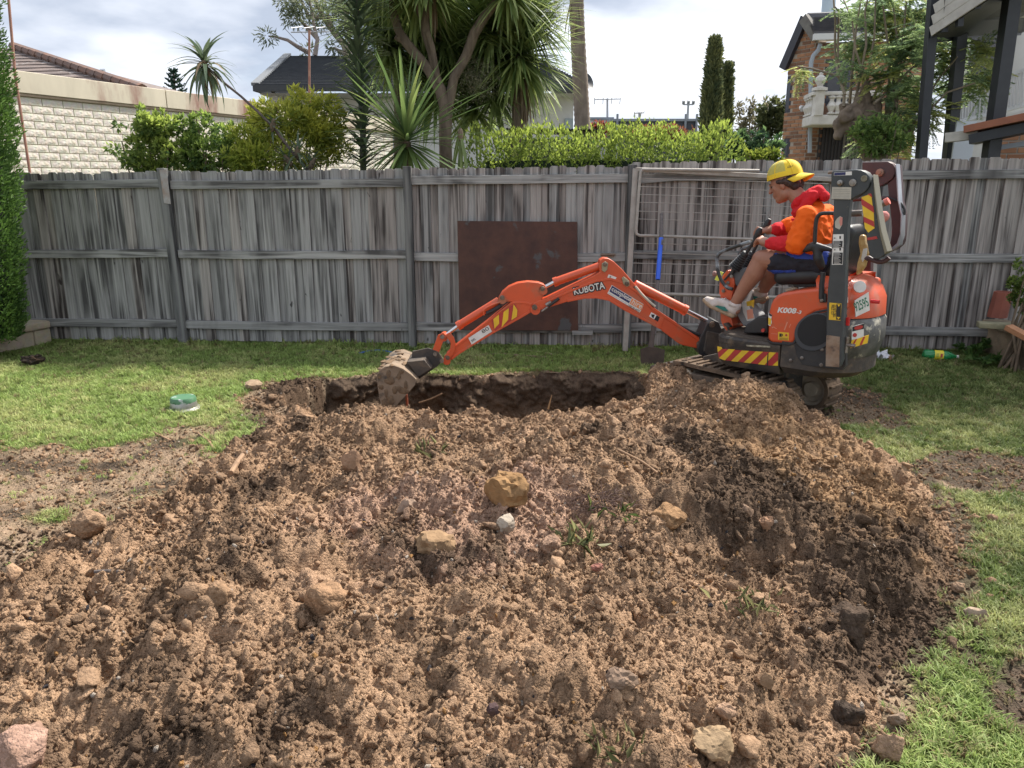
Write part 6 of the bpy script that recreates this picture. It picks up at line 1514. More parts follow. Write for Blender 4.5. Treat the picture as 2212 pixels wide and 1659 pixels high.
def grey_house():
    Y = 27.0; root = empty('white_house', at(900, 330, Y), 0, 'white rendered house with dark grey tile roof behind the cordyline trees', 'house')
    tile = mat('slate_tiles', (.050, .055, .062), .7, (.075, .08, .088), 4, .8, bump=.2, bscale=10); wht = mat('white_render', (.62, .62, .60), .9, (.54, .54, .53), 1.2, .8); trim = mat('dark_gutter', (.03, .033, .037), .5)
    m = MB(); L0, R0 = at(551, 184, Y - .3), at(1270, 184, Y - .3); L1, R1 = at(622, 121, Y + 4.5), at(1150, 121, Y + 4.5)
    roof_tiles(m, (L0, R0, R1, L1), 22, 1, rise=.05); m.add([L0, L1, L0 + Vector((.3, 9.5, 0))], [(0, 1, 2)]); m.add([R0, R0 + Vector((-.3, 9.5, 0)), R1], [(0, 1, 2)]); m.build('roof', tile, root)
    m = MB(); m.bar(L0 + Vector((0, -.06, -.1)), R0 + Vector((0, -.06, -.1)), .14, .18); m.bar(L0 + Vector((0, -.05, -.1)), L0 + Vector((.3, 8, -.1)), .14, .18); m.build('gutter', trim, root)
    m = MB(); m.bar(L0 + Vector((0, 0, .03)), L1 + Vector((0, 0, .05)), .25, .1); m.build('hip_capping', mat('hip_grey', (.16, .17, .18), .7), root)
    zt = L0.z - .22
    def slab(nm, x0, x1, dy, th, mt, z0=0, z1=None):
        a, b = at(x0, 184, Y + dy), at(x1, 184, Y + dy); m = MB(); z1 = zt if z1 is None else z1
        m.box(((a.x + b.x) / 2, Y + dy + th / 2, (z0 + z1) / 2), (b.x - a.x, th, z1 - z0)); return m.build(nm, mt, root)
    slab('wall', 690, 1240, 1.2, 4, wht); slab('column', 580, 605, .5, .4, wht); slab('eave_lining', 560, 1262, .1, 4, mat('soffit', (.5, .5, .5), .8), zt - .02, zt + .02)
    slab('lower_wall', 604, 700, 1.4, .3, wht, 0, 3.1)
    w = slab('window', 672, 690, 1.1, .08, mat('dark_glass', (.02, .03, .04), .1), zt - 1.6, zt - .1)
    w = slab('window', 1222, 1240, 1.1, .08, mat('pale_glass', (.30, .36, .38), .2), zt - 3.0, zt - .7)
    m = MB(); a = at(583, 190, Y + .4); m.tube([a, a + Vector((.25, .1, -.35)), a + Vector((.25, .1, -4))], .06, 8); m.build('downpipe', wht, root, smooth=True)
    m = MB(); c = at(1266, 178, Y); m.lathe(c, [(0, 0), (.15, .02), (.26, .09), (.27, .1), (.15, .05), (0, .03)], 16, (.7, -.6, .3)); m.build('satellite_dish', trim, root, smooth=True)
grey_house()

def low_buildings():
    Y = 42.0
    root = empty('dark_flat_building', at(1410, 330, Y), 0, 'low dark blue flat roofed building behind the hedge', 'building')
    dk = mat('dark_cladding', (.028, .033, .045), .6, (.04, .045, .058), 1.0)
    a, b = at(1322, 262, Y), at(1507, 262, Y); m = MB(); m.box(((a.x + b.x) / 2, Y + 4, a.z / 2), (b.x - a.x, 8, a.z)); m.build('wall', dk, root)
    m = MB(); m.box(((a.x + b.x) / 2, Y + 4, a.z + .06), (b.x - a.x + .2, 8.2, .12)); m.build('parapet', mat('parapet_grey', (.20, .22, .25), .6), root)
    for x in (1333, 1480, 1504): 
        q = at(x, 262, Y); m = MB(); m.cyl((q.x, Y - .1, 0), (q.x, Y - .1, q.z + .35), .06, 8); m.build('pipe', mat('parapet_grey', (.2,) * 3), root)
    root = empty('white_low_building', at(1296, 330, 44), 0, 'low pale building between the palm trunk and the dark flat building', 'building')
    a, b = at(1262, 258, 44), at(1322, 258, 44); m = MB(); m.box(((a.x + b.x) / 2, 47, a.z / 2), (b.x - a.x, 6, a.z)); m.build('wall', mat('pale_wall', (.5, .5, .5), .9), root)
    m = MB(); m.box(((a.x + b.x) / 2, 47, a.z + .05), (b.x - a.x + .2, 6.2, .12)); m.build('parapet', mat('parapet_grey', (.2,) * 3), root)
    # corrugated shed roof just over the hedge
    Y = 13.0; root = empty('corrugated_shed', at(1200, 340, Y), 0, 'low black corrugated shed roof showing over the hedge', 'shed')
    a, b = at(1085, 278, Y), at(1306, 281, Y); n = 60; V = []; F = []
    for i in range(n + 1):
        q = a.lerp(b, i / n); dz = .018 * math.sin(i * math.pi)if False else .02 * (i % 2); V += [(q.x, q.y, q.z + dz), (q.x, q.y + 2.5, q.z + dz + .05)]
    F = [(2*i, 2*i+2, 2*i+3, 2*i+1) for i in range(n)]
    m = MB(); m.add(V, F); m.build('roof', mat('black_iron', (.02, .021, .024), .6), root)
    m = MB(); m.box(((a.x + b.x) / 2, Y + 1.2, a.z / 2 - .1), (b.x - a.x - .1, 2.2, a.z - .1)); m.build('wall', mat('black_iron', (.02,) * 3), root)
low_buildings()

# ---- red-brown brick house
def brick_face(mb, fr, u0, u1, w0, w1, holes=(), n=0.0, bw=.24, bh=.086, slope=None):
    r = 0; w = w0
    while w < w1 - .02:
        u = u0 - (bw / 2 if r % 2 else 0)
        while u < u1:
            a, b = max(u, u0), min(u + bw - .02, u1); wt = min(w + bh - .020, w1)
            mid = (a + b) / 2
            if b - a > .03 and not any(h[0] < mid < h[1] and h[2] < w + .04 < h[3] for h in holes) and (slope is None or slope(mid) > wt):
                mb.prism(fr, [(a, w), (b, w), (b, wt), (a, wt)], n, n + .012, random.choice((0, 0, 1, 1, 2)))
            u += bw
        w += bh; r += 1
def brick_house():
    Y = 19.0; O = at(1740, 330, Y); O.z = 0
    root = empty('brick_house', O, 0, 'two storey brown brick house with white balustrade balcony', 'house')
    bm_ = [mat('brick_a', (.34, .165, .085), .9, (.26, .12, .065), 6, .8, bump=.3, bscale=20), mat('brick_b', (.42, .22, .12), .9, (.33, .16, .085), 6, .8, bump=.3, bscale=20), mat('brick_c', (.22, .115, .07), .9, (.17, .09, .055), 6, .8)]
    mort = mat('brick_mortar', (.40, .34, .28), .95)
    # front face (towards us, right part) and receding side face (left part)
    f1 = Frame(O, R(8)); 
    U0 = 0.0; U1 = f1.px((1985, 200))[0]; WT = f1.px((1760, 92))[1]
    dr = (f1.px((1768, 300))[0], f1.px((1872, 300))[0], 0.0, f1.px((1800, 252))[1])
    wn = (f1.px((1782, 150))[0], f1.px((1850, 150))[0], f1.px((1800, 235))[1], f1.px((1800, 128))[1])
    m = MB(); m.prism(f1, [(U0, 0), (U1, 0), (U1, WT), (U0, WT)], -.9, -.002); m.build('wall_core', mort, root)
    m = MB(); brick_face(m, f1, U0, U1, 1.3, WT, (dr, wn), 0.0); tag(m.build('front_bricks', bm_, root), kind='stuff')
    # left side wall recedes, with sloping verge
    yaw2 = R(8) - R(62)
    P0 = f1.W(U0, 0, 0); f2 = Frame(P0, R(60)); 
    uL = f2.px((1690, 300))[0]; wl = f2.px((1690, 150))[1]; wr = f2.px((1740, 92))[1]; ap = f2.px((1712, 52))
    ol = [(uL, 0), (0, 0), (0, wr), (uL * .42, ap[1]), (uL, wl)]
    m = MB(); m.prism(f2, ol, -.35, -.002); m.build('side_wall_core', mort, root)
    def sl(u): return (wr + (ap[1] - wr) * min(u / (uL * .42), 1)) if u > uL * .42 else ap[1] + (wl - ap[1]) * (u - uL * .42) / (uL * .58)
    hol = [(f2.px((1699, 200))[0], f2.px((1710, 200))[0], f2.px((1705, 243))[1], f2.px((1705, 165))[1]), (f2.px((1694, 300))[0], f2.px((1708, 300))[0], f2.px((1700, 340))[1], f2.px((1700, 296))[1])]
    m = MB(); brick_face(m, f2, uL, 0, 1.3, ap[1], hol, 0.0, slope=sl); tag(m.build('side_bricks', bm_, root), kind='stuff')
    gl = mat('dim_glass', (.05, .055, .07), .15); fr_ = mat('dark_frame', (.035, .035, .045), .5)
    for h in hol:
        m = MB(); m.prism(f2, [(h[0], h[2]), (h[1], h[2]), (h[1], h[3]), (h[0], h[3])], -.08, -.04 + .045); w_ = m.build('window', fr_, root)
        m = MB(); m.prism(f2, [(h[0] + .12, h[2] + .06), (h[1] - .12, h[2] + .06), (h[1] - .12, h[3] - .06), (h[0] + .12, h[3] - .06)], 0, .012); m.build('pane', gl, w_)
    # barge board and roof
    m = MB(); m.bar(f2.W(uL - .1, wl, .06), f2.W(uL * .42, ap[1] + .08, .06), .12, .2); m.build('barge_board', fr_, root)
    m = MB(); m.bar(f2.W(uL * .42, ap[1] + .05, .06), f2.W(.1, wr + .05, .06), .22, .22); m.build('verge_capping', mat('mossy_verge', (.20, .19, .17), .9, (.13, .12, .11), 5), root)
    tile = mat('dark_roof_tiles', (.075, .075, .085), .8, (.12, .115, .12), 5, .8, bump=.5, bscale=10)
    A = f1.W(U0 - .15, WT + .12, .35); B = f1.W(U1 + .2, WT + .12, .35); ridge = Vector(f2.W(uL * .42, ap[1] + .06, 0)); 
    m = MB(); roof_tiles(m, (A, B, ridge + (B - A), ridge), 11, 1, rise=.06); m.build('roof', tile, root)
    m = MB(); m.tube([ridge, ridge + (B - A)], .12, 8); m.build('ridge_capping', tile, root)
    m = MB(); m.bar(f1.W(U0 - .15, WT + .05, .40), f1.W(U1, WT + .05, .40), .14, .13); gt = m.build('gutter', mat('white_gutter', (.62, .62, .60), .6), root)
    dp_ = [(1772, 95), (1768, 108), (1757, 120), (1752, 135), (1749, 330)]
    m = MB(); m.tube([f1.P(p, .14) for p in dp_] , .05, 8); m.build('downpipe', mat('blue_grey_pipe', (.34, .38, .42), .6), root, smooth=True)
    # flue
    m = MB(); a, b = f1.P((1786, 70), -1.2), f1.P((1793, -30), -1.2); m.tube([a, b], .16, 14); m.build('flue', mat('flue_steel', (.42, .50, .56), .4, metal=.3), root, smooth=True)
    m = MB(); m.lathe(a - Vector((0, 0, .15)), [(.42, 0), (.3, .12), (.2, .3), (.2, .3)], 14); m.build('flashing', mat('flash_white', (.6, .58, .55), .7), root, smooth=True)
    # upper window / balcony door
    m = MB(); m.prism(f1, [(wn[0], wn[2]), (wn[1], wn[2]), (wn[1], wn[3]), (wn[0], wn[3])], -.06, .006); w_ = m.build('window', fr_, root)
    m = MB(); m.prism(f1, [(wn[0] + .08, wn[2] + .05), (wn[1] - .08, wn[2] + .05), (wn[1] - .08, wn[3] - .05), (wn[0] + .08, wn[3] - .05)], 0, .014); m.build('pane', gl, w_)
    # barred door below
    m = MB(); m.prism(f1, [(dr[0], 0), (dr[1], 0), (dr[1], dr[3]), (dr[0], dr[3])], -.06, .006); d_ = m.build('door', mat('door_dark', (.03, .022, .022), .5), root)
    m = MB(); mid = (dr[0] + dr[1]) / 2; m.prism(f1, [(mid, 1.2), (dr[1] - .04, 1.2), (dr[1] - .04, dr[3] - .05), (mid, dr[3] - .05)], 0, .012); m.build('curtain', mat('curtain', (.28, .26, .23), .9, (.2, .18, .16), 8, stretch=(9, 9, .5)), d_)
    k = 14
    for i in range(k + 1):
        u = dr[0] + (dr[1] - dr[0]) * i / k; m = MB(); m.tube([f1.W(u, 1.2, .05), f1.W(u, dr[3], .05)], .012, 5); m.build('security_bar', INK, d_)
    m = MB(); m.tube([f1.W(dr[0], 2.0, .06), f1.W(dr[1], 2.0, .06)], .014, 5); m.build('security_bar', INK, d_)
    m = MB(); m.prism(f1, [(dr[0] - .1, dr[3]), (dr[1] + .1, dr[3]), (dr[1] + .1, dr[3] + .24), (dr[0] - .1, dr[3] + .24)], 0, .03); m.build('soldier_course', bm_[2], root)
    # balcony: slab, posts, turned balusters, rail
    wp = mat('white_balcony', (.66, .63, .58), .8, (.50, .47, .42), 6, .8, bump=.2, bscale=20)
    b0 = f1.px((1752, 245), .9)[0]; b1 = f1.px((1900, 245), .9)[0]; wb = f1.px((1780, 248), .9)[1]; wt = f1.px((1780, 198), .9)[1]
    bal = MB(); bal.prism(f1, [(b0, wb - .22), (b1, wb - .22), (b1, wb), (b0, wb)], .02, .95); bs = bal.build('balcony_slab', wp, root, bevel=.03)
    m = MB(); m.prism(f1, [(b0 - .03, wt - .08), (b1, wt - .08), (b1, wt), (b0 - .03, wt)], .82, .97); m.build('hand_rail', wp, root, bevel=.015)
    m = MB(); m.bar(f1.W(b0 + .05, wt - .04, .05), f1.W(b0 + .05, wt - .04, .85), .13, .08); m.build('hand_rail', wp, root)
    prof = [(.04, 0), (.085, .02), (.085, .08), (.05, .12), (.06, .2), (.095, .33), (.10, .40), (.07, .52), (.045, .62), (.05, .70), (.085, .76), (.085, .82), (.05, .86)]
    hsc = (wt - .08 - wb) / .86; proto = None
    def baluster(p):
        nonlocal proto
        if proto is None:
            m = MB(); m.lathe(O, [(r, h * hsc) for r, h in prof], 12); proto = m.build('baluster', wp, root, smooth=True); o = proto
        else: o = link('baluster', proto.data, root); es = o.modifiers.new('split', 'EDGE_SPLIT'); es.split_angle = R(35)
        o.location = p - O
    nb = 8
    for i in range(nb): baluster(f1.W(b0 + .42 + i * (b1 - b0 - .5) / (nb - 1), wb, .90))
    for i in range(3): baluster(f1.W(b0 + .06, wb, .2 + i * .24))
    q = f1.W(b0 + .14, wb, .88); m = MB(); m.box(q + Vector((0, 0, (wt - wb) / 2)), (.20, .20, wt - wb + .05)); m.build('newel_post', wp, root, bevel=.02)
    m = MB(); m.lathe(q + Vector((0, 0, wt - wb + .02)), [(.17, 0), (.17, .06), (.06, .09), (.07, .13), (.12, .2), (.10, .28), (.04, .33), (.05, .36), (0, .4)], 14); m.build('finial', wp, root, smooth=True)
    # small floodlight
    m = MB(); q = f2.P((1730, 232), .1); m.lathe(q, [(0, 0), (.05, 0), (.07, .09), (.0, .10)], 12, (.2, -1, -.4)); m.build('wall_lamp', mat('lamp_white', (.7, .7, .7), .4), root, smooth=True)
brick_house()

# ---- house on posts at the right
def post_house():
    Y = 10.5; O = at(2100, 330, Y); O.z = 0
    root = empty('raised_house', O, 0, 'house raised on tall black posts with white balustraded decks at the right edge', 'house')
    blk = mat('black_post', (.020, .022, .026), .5, (.035, .037, .04), 6, .7); wh = mat('white_batten', (.62, .62, .61), .7, (.52, .52, .5), 4, .8); bluw = mat('white_rail', (.58, .60, .64), .6)
    def P(x, y, dy=0): return at(x, y, Y + dy)
    def post(x0, y0, x1, y1, dy, w=.115):
        a, b = P(x0, y0, dy), P(x1, y1, dy); a = Vector((a.x + (a.x - b.x) * .0, a.y, a.z)); g = a + (a - b).normalized() * (a.z / max((b - a).normalized().z, .2))
        m = MB(); m.bar(g, b, w, w, up=(0, 1, 0)); m.build('post', blk, root, bevel=.004)
    post(1990, 335, 2018, -20, 0.4); post(2050, 335, 2083, -20, 1.2, .14); post(2140, 335, 2190, -30, 0.0, .16)
    m = MB(); q = P(2120, 0, 0); m.box((9.5, Y + .75, 6.0), (5.5, 1.9, 4.2)); m.build('unseen_upper_storey', mat('pale_weatherboard', (.56, .57, .58), .8, (.48, .49, .5), 2), root); m = MB(); m.prism(Frame((9.5, Y + .75, 0), 0), [(-3.0, 8.1), (3.0, 8.1), (0, 9.2)], -1.2, 1.2); m.build('roof', mat('slate_tiles', (.05, .055, .062), .7), root)  # unseen upper storey and roof, added above the view to shade the right lawn
    # upper deck: fascia of weatherboards running back to the left, dark underside
    def slab(nm, q, th, mt): 
        vs = [P(*p) for p in q]; up = Vector((0, 0, th)); m = MB(); m.add(vs + [v + up for v in vs], [(3, 2, 1, 0), (4, 5, 6, 7), (0, 1, 5, 4), (1, 2, 6, 5), (2, 3, 7, 6), (3, 0, 4, 7)]); return m.build(nm, mt, root)
    slab('deck_underside', ((2010, 82, .3), (2230, -62, -.8), (2330, 20, 1.6), (2205, 72, 3.4)), .1, blk)
    slab('deck_joist', ((2015, 80, .8), (2205, 66, 3.3), (2206, 76, 3.3), (2016, 92, .8)), .04, blk)
    A, B = P(2010, 72, .28), P(2200, -55, -.7)
    for i in range(3):
        m = MB(); o = Vector((0, -.012 * i, .13 * i)); m.bar(A + o + Vector((0, 0, .02)), B + o + Vector((0, 0, .02)), .025, .122); m.build('fascia_board', mat('fascia_cream', (.50, .47, .42), .8, (.40, .37, .33), 6), root, bevel=.004)
    for i in range(20):
        t = i / 19; q = A.lerp(B, t); m = MB(); m.bar(q + Vector((0, .02, .50)), q + Vector((0, .02, 1.5)), .05, .02); m.build('deck_batten', wh, root)
    m = MB(); m.bar(A + Vector((0, -.01, .47)), B + Vector((0, -.01, .47)), .04, .05); m.build('deck_rail', blk, root)
    for x, y0, y1, dy in ((2042, 70, -20, .15), (2075, 58, -30, -.0), (2112, 20, -40, -.2)):
        m = MB(); m.bar(P(x - 3, y0, dy), P(x + 3, y1, dy), .07, .07, up=(0, 1, 0)); m.build('rail_post', blk, root)
    # lower verandah at the back: white battens, floor boards, window wall
    slab('verandah_wall', ((2050, 340, 5.2), (2260, 340, 4.2), (2300, 330, 5), (2100, 330, 6)), 2.9, mat('pale_weatherboard', (.56, .57, .58), .8, (.48, .49, .5), 2))
    a, b = P(2056, 205, 4.0), P(2215, 150, 3.0); c, d = P(2052, 268, 4.0), P(2215, 226, 3.0)
    for i in range(26):
        t = i / 25; m = MB(); m.bar(c.lerp(d, t), a.lerp(b, t), .075, .02, up=(0, 1, 0)); m.build('verandah_batten', bluw, root)
    m = MB(); m.bar(a, b, .06, .06); m.build('verandah_rail', bluw, root); m = MB(); m.bar(c, d, .06, .06); m.build('verandah_rail', bluw, root)
    for i in range(3):
        o = Vector((0, -.02, -.14 - .14 * i)); m = MB(); m.bar(P(2048, 268, 3.9) + o, P(2220, 226, 2.9) + o, .03, .125); m.build('weatherboard', mat('pale_weatherboard', (.56,) * 3), root, bevel=.003)
    w0 = P(2078, 185, 4.5); m = MB(); m.box(w0 + Vector((.4, 0, .6)), (.9, .06, 1.9)); w = m.build('window', wh, root); m = MB(); m.box(w0 + Vector((.4, -.035, .6)), (.72, .02, 1.7)); m.build('pane', mat('dim_glass', (.05,) * 3), w)
    # steps: terracotta edge and pale treads, brick base
    tc = mat('terracotta_edge', (.34, .13, .07), .8, (.26, .10, .06), 5, .8)
    m = MB(); m.bar(P(2100, 281, .2), P(2240, 252, -.4), .5, .09); m.build('landing_edge', tc, root, bevel=.006)
    m = MB(); m.bar(P(2042, 300, .3), P(2112, 292, .1), .18, .10); m.bar(P(2042, 291, .3), P(2105, 284, .1), .14, .04); m.build('pale_step', mat('pale_timber', (.52, .48, .41), .8, (.38, .35, .3), 6), root, bevel=.006)
    m = MB(); m.bar(P(2100, 302, .1), P(2240, 272, -.4), .3, .12); m.build('dark_bearer', blk, root)
    m = MB(); m.bar(P(2150, 320, 0), P(2240, 306, -.3), .06, .06); m.build('rail_pipe', mat('grey_pipe', (.3, .32, .35), .5), root)
    fb = Frame(P(2135, 330, .9), R(20)); fb.O.z = 0
    bmx = [mat('brick_a', (.3,) * 3), mat('brick_b', (.3,) * 3), mat('brick_b', (.3,) * 3)]
    m = MB(); m.prism(fb, [(0, 0), (2.2, 0), (2.2, 2.35), (0, 2.35)], -.3, -.002); m.build('base_core', mat('brick_mortar', (.3,) * 3), root)
    m = MB(); brick_face(m, fb, 0, 2.2, 1.55, 2.35); tag(m.build('base_bricks', bmx, root), kind='stuff')
    m = MB(); m.box(P(2080, 318, .9), (.28, .03, .7)); m.build('white_panel', mat('white_panel', (.62, .66, .70), .6), root)
post_house()

# ================================================================ plants
LEAF = mat('leaf', (0.06, 0.1, 0.03), 0.5, attr='Col', trans=0.58, spec=0.35)
LEAFD = mat('leaf_dense', (0.05, 0.09, 0.03), 0.55, attr='Col', trans=0.25, spec=0.3)
BARK = mat('grey_bark', (0.20, 0.155, 0.115), .95, (0.11, 0.085, 0.065), 6, .9, bump=1.0, bscale=22, stretch=(3, 3, .8), spec=.1)
TWIG = mat('twig', (0.13, 0.095, 0.065), .9, (.2, .15, .1), 10)
def unit(v): return v / np.maximum(np.linalg.norm(v, axis=1), 1e-9)[:, None]
def leafmesh(name, P, D, ln, wd, cols, mt=LEAF, bend=.18):
    """one folded leaf per point, growing along D"""
    n = len(P); D = unit(D); rnd = RNG.normal(size=(n, 3)); S = unit(np.cross(D, rnd)); U = np.cross(S, D)
    ln = np.broadcast_to(ln, n)[:, None]; wd = np.broadcast_to(wd, n)[:, None]
    a = P; b = P + D * ln * .45 + S * wd * .5 + U * ln * .06; c = P + D * ln - U * ln * bend; d = P + D * ln * .45 - S * wd * .5 + U * ln * .06
    V = np.stack([a, b, c, d], 1).reshape(-1, 3); i = np.arange(n)[:, None] * 4
    F = np.concatenate([i + np.array([[0, 1, 2]]), i + np.array([[0, 2, 3]])], 1).reshape(-1, 3)
    return npmesh(name, V, F, [mt], cols=np.repeat(np.clip(cols, .004, .6), 4, 0))
def crown(name, parent, lobes, n, ln, wd, c_lo, c_hi, mt=LEAF, up=.4, shell=.45, droop=0.0, jit=.12, base=None):
    """leaves spread through ellipsoid lobes [(centre, (rx, ry, rz))]; mixed colours, clumped"""
    vol = np.array([l[1][0] * l[1][2] for l in lobes]); pk = RNG.choice(len(lobes), n, p=vol / vol.sum())
    C = np.array([tuple(l[0]) for l in lobes])[pk]; Rr = np.array([l[1] for l in lobes])[pk]
    d = unit(RNG.normal(size=(n, 3))); rad = (shell + (1 - shell) * RNG.random(n)) ** .6
    q = d * rad[:, None]
    cl = fbm(C[:, 0] * 3 + q[:, 0] * Rr[:, 0] * 6.5, C[:, 1] + q[:, 1] * Rr[:, 1] * 6.5, q[:, 2] * Rr[:, 2] * 6.5 + 3, 2)
    keep = cl > -.22; q, C, Rr, d, cl, rad = q[keep], C[keep], Rr[keep], d[keep], cl[keep], rad[keep]
    P = C + q * Rr * (1 + .34 * cl)[:, None]; m = len(P)
    D = d + RNG.normal(0, .55, (m, 3)); D[:, 2] += up - droop
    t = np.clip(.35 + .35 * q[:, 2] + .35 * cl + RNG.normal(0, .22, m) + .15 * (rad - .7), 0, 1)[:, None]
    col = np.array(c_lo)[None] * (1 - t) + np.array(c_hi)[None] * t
    off = Vector((0, 0, 0)) if parent is None else wm(parent).translation
    s = ln * RNG.uniform(.65, 1.25, m)
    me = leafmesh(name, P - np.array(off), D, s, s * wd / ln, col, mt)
    return link(name, me, parent)
def stems(name, parent, paths, r, mt=TWIG, seg=6):
    m = MB()
    for i, p in enumerate(paths):
        rr = r[i] if isinstance(r, list) else r; m.tube(p, [rr * (1 - .55 * k / (len(p) - 1)) for k in range(len(p))], seg)
    return m.build(name, mt, parent, smooth=True, angle=70)

# ---- tall clipped conifer at the left edge
def conifer():
    Y = 6.95; O = Vector((-4.88, Y, 0))
    root = empty('conifer', O, 0, 'tall dense bright green conifer at the left edge of the yard', 'tree')
    m = MB(); m.tube([O, O + Vector((0, 0, 2.8))], [.06, .02], 8); m.build('trunk', BARK, root, smooth=True)
    n = 52000; z = RNG.uniform(.18, 4.5, n); a = RNG.uniform(0, 6.283, n)
    prof = np.interp(z, [.15, .5, 1.2, 2.0, 2.8, 3.3, 4.0, 4.55], [.30, .37, .45, .52, .56, .50, .28, .02])
    cl = fbm(np.cos(a) * 2.2, np.sin(a) * 2.2, z * 3.0, 3); r = prof * (1 + .16 * cl) * (RNG.uniform(.72, 1.02, n))
    P = np.stack([r * np.cos(a), r * np.sin(a), z], 1); D = np.stack([np.cos(a), np.sin(a), np.full(n, .9)], 1) + RNG.normal(0, .45, (n, 3))
    t = np.clip(.45 + .5 * cl + RNG.normal(0, .2, n), 0, 1)[:, None]; col = np.array([.035, .08, .02]) * (1 - t) + np.array([.16, .28, .06]) * t
    link('crown', leafmesh('crown', P, D, RNG.uniform(.03, .06, n), .017, col, LEAFD), root)
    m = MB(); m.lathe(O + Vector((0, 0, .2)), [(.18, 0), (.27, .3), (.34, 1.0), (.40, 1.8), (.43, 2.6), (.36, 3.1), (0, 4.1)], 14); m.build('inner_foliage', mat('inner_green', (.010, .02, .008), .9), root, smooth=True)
conifer()

def shrub(name, label, px, pw, ph, Y, n, ln, wd, lo, hi, lobes=5, group=None, cat='shrub', base=True, mt=LEAF, seed=1, up=.4, dep=.7):
    """px: centre pixel; pw, ph: half extents in pixels"""
    r = random.Random(seed); C = at(px[0], px[1], Y); k = Y / FPX; O = Vector((C.x, Y, 0))
    root = empty(name, O, 0, label, cat, group); L = [(C - Vector((0, 0, ph * k * .15)), (pw * k * .55, pw * k * dep * .55, ph * k * .62))]
    for i in range(lobes * 3):
        a = r.uniform(0, 6.283); q = r.uniform(.35, .8); L.append((C + Vector((math.cos(a) * q * pw * k, r.uniform(-.5, .5) * pw * k * dep, math.sin(a) * q * ph * k * .9)), (pw * k * r.uniform(.16, .30), pw * k * .25 * dep, ph * k * r.uniform(.14, .28))))
    for i in range(lobes * 2):
        x = r.uniform(-.85, .85); L.append((C + Vector((x * pw * k, r.uniform(-.3, .3) * pw * k * dep, ph * k * (.75 * math.sqrt(1 - x * x) + r.uniform(0, .3)))), (pw * k * .07, pw * k * .07, ph * k * r.uniform(.14, .26))))
    crown('crown', root, L, n, ln, wd, lo, hi, mt, up)
    paths = []
    for i in range(9):
        l = L[i % len(L)][0]; paths.append([O + Vector((r.uniform(-.1, .1), r.uniform(-.1, .1), 0)), O.lerp(l, .5) + Vector((r.uniform(-.1, .1), 0, 0)), l + Vector((r.uniform(-.3, .3) * pw * k, 0, ph * k * .4))])
    stems('stems', root, paths, .014)
    return root
shrub('leafy_shrub', 'dark green glossy shrub with yellow tips at the left before the cream wall', (318, 322), 80, 72, 8.7, 5600, .062, .030, (.09, .16, .05), (.46, .55, .12), 7, seed=2)
shrub('leafy_shrub', 'smaller dark leaved shrub between the glossy shrub and the yellow green one', (445, 326), 74, 66, 8.8, 4800, .062, .030, (.08, .15, .05), (.38, .50, .11), 7, seed=3)
shrub('feathery_shrub', 'large yellow green feathery shrub behind the leaning spiky plant', (645, 300), 112, 80, 8.9, 8200, .085, .022, (.20, .26, .05), (.68, .66, .11), 9, seed=4)
shrub('feathery_shrub', 'low lime green feathery shrub at the foot of the leaning spiky plant', (548, 335), 78, 50, 8.6, 3600, .08, .022, (.20, .28, .05), (.62, .64, .11), 5, seed=5)

# ---- strap leaves shared by the spiky plants
def strap(name, ln, wd, bow, mt, seg=7, fold=.25, twist=0.0, base_w=.6):
    V = []; F = []
    for i in range(seg + 1):
        t = i / seg; w = wd * (base_w + (1 - base_w) * min(t * 4, 1)) * (1 - t ** 2.4) ** .8 if t < 1 else .0005
        x = ln * t * (1 - .25 * bow * t); z = -bow * ln * t * t * .8
        V += [(x, -w / 2, z + fold * w * .5), (x, 0, z), (x, w / 2, z + fold * w * .5)]
    for i in range(seg):
        for j in (0, 1): F.append((i*3 + j, (i+1)*3 + j, (i+1)*3 + j + 1, i*3 + j + 1))
    me = npmesh(name, np.array(V), np.array(F), [mt], smooth=True); return me
def leafcolor(name, a, b, trans=.3, tip=None):
    m = bpy.data.materials.new(name); m.use_nodes = True; nt = m.node_tree; N = nt.nodes; L = nt.links; bs = N['Principled BSDF']; bs.inputs['Roughness'].default_value = .42
    oi = N.new('ShaderNodeObjectInfo'); x = N.new('ShaderNodeMix'); x.data_type = 'RGBA'; x.inputs[6].default_value = (*a, 1); x.inputs[7].default_value = (*b, 1); L.new(oi.outputs['Random'], x.inputs['Factor']); c = x.outputs[2]
    tc = N.new('ShaderNodeTexCoord'); mp = N.new('ShaderNodeMapping'); mp.inputs['Scale'].default_value = (2, 90, 20); L.new(tc.outputs['Object'], mp.inputs[0]); nz = N.new('ShaderNodeTexNoise'); L.new(mp.outputs[0], nz.inputs['Vector']); nz.inputs['Scale'].default_value = 1
    y = N.new('ShaderNodeMix'); y.data_type = 'RGBA'; y.blend_type = 'MULTIPLY'; y.inputs['Factor'].default_value = .6; L.new(c, y.inputs[6]); L.new(nz.outputs['Fac'], y.inputs[7]); 
    sc = N.new('ShaderNodeVectorMath'); sc.operation = 'SCALE'; sc.inputs['Scale'].default_value = 1.35; L.new(y.outputs[2], sc.inputs[0]); L.new(sc.outputs[0], bs.inputs['Base Color'])
    t = N.new('ShaderNodeBsdfTranslucent'); L.new(sc.outputs[0], t.inputs[0]); ms = N.new('ShaderNodeMixShader'); ms.inputs[0].default_value = trans; L.new(bs.outputs[0], ms.inputs[1]); L.new(t.outputs[0], ms.inputs[2]); L.new(ms.outputs[0], N['Material Output'].inputs[0]); return m
CORD = leafcolor('cordyline_leaf', (.09, .15, .055), (.19, .27, .085), .45); CORDL = leafcolor('cordyline_leaf_light', (.17, .24, .075), (.31, .37, .12), .45)
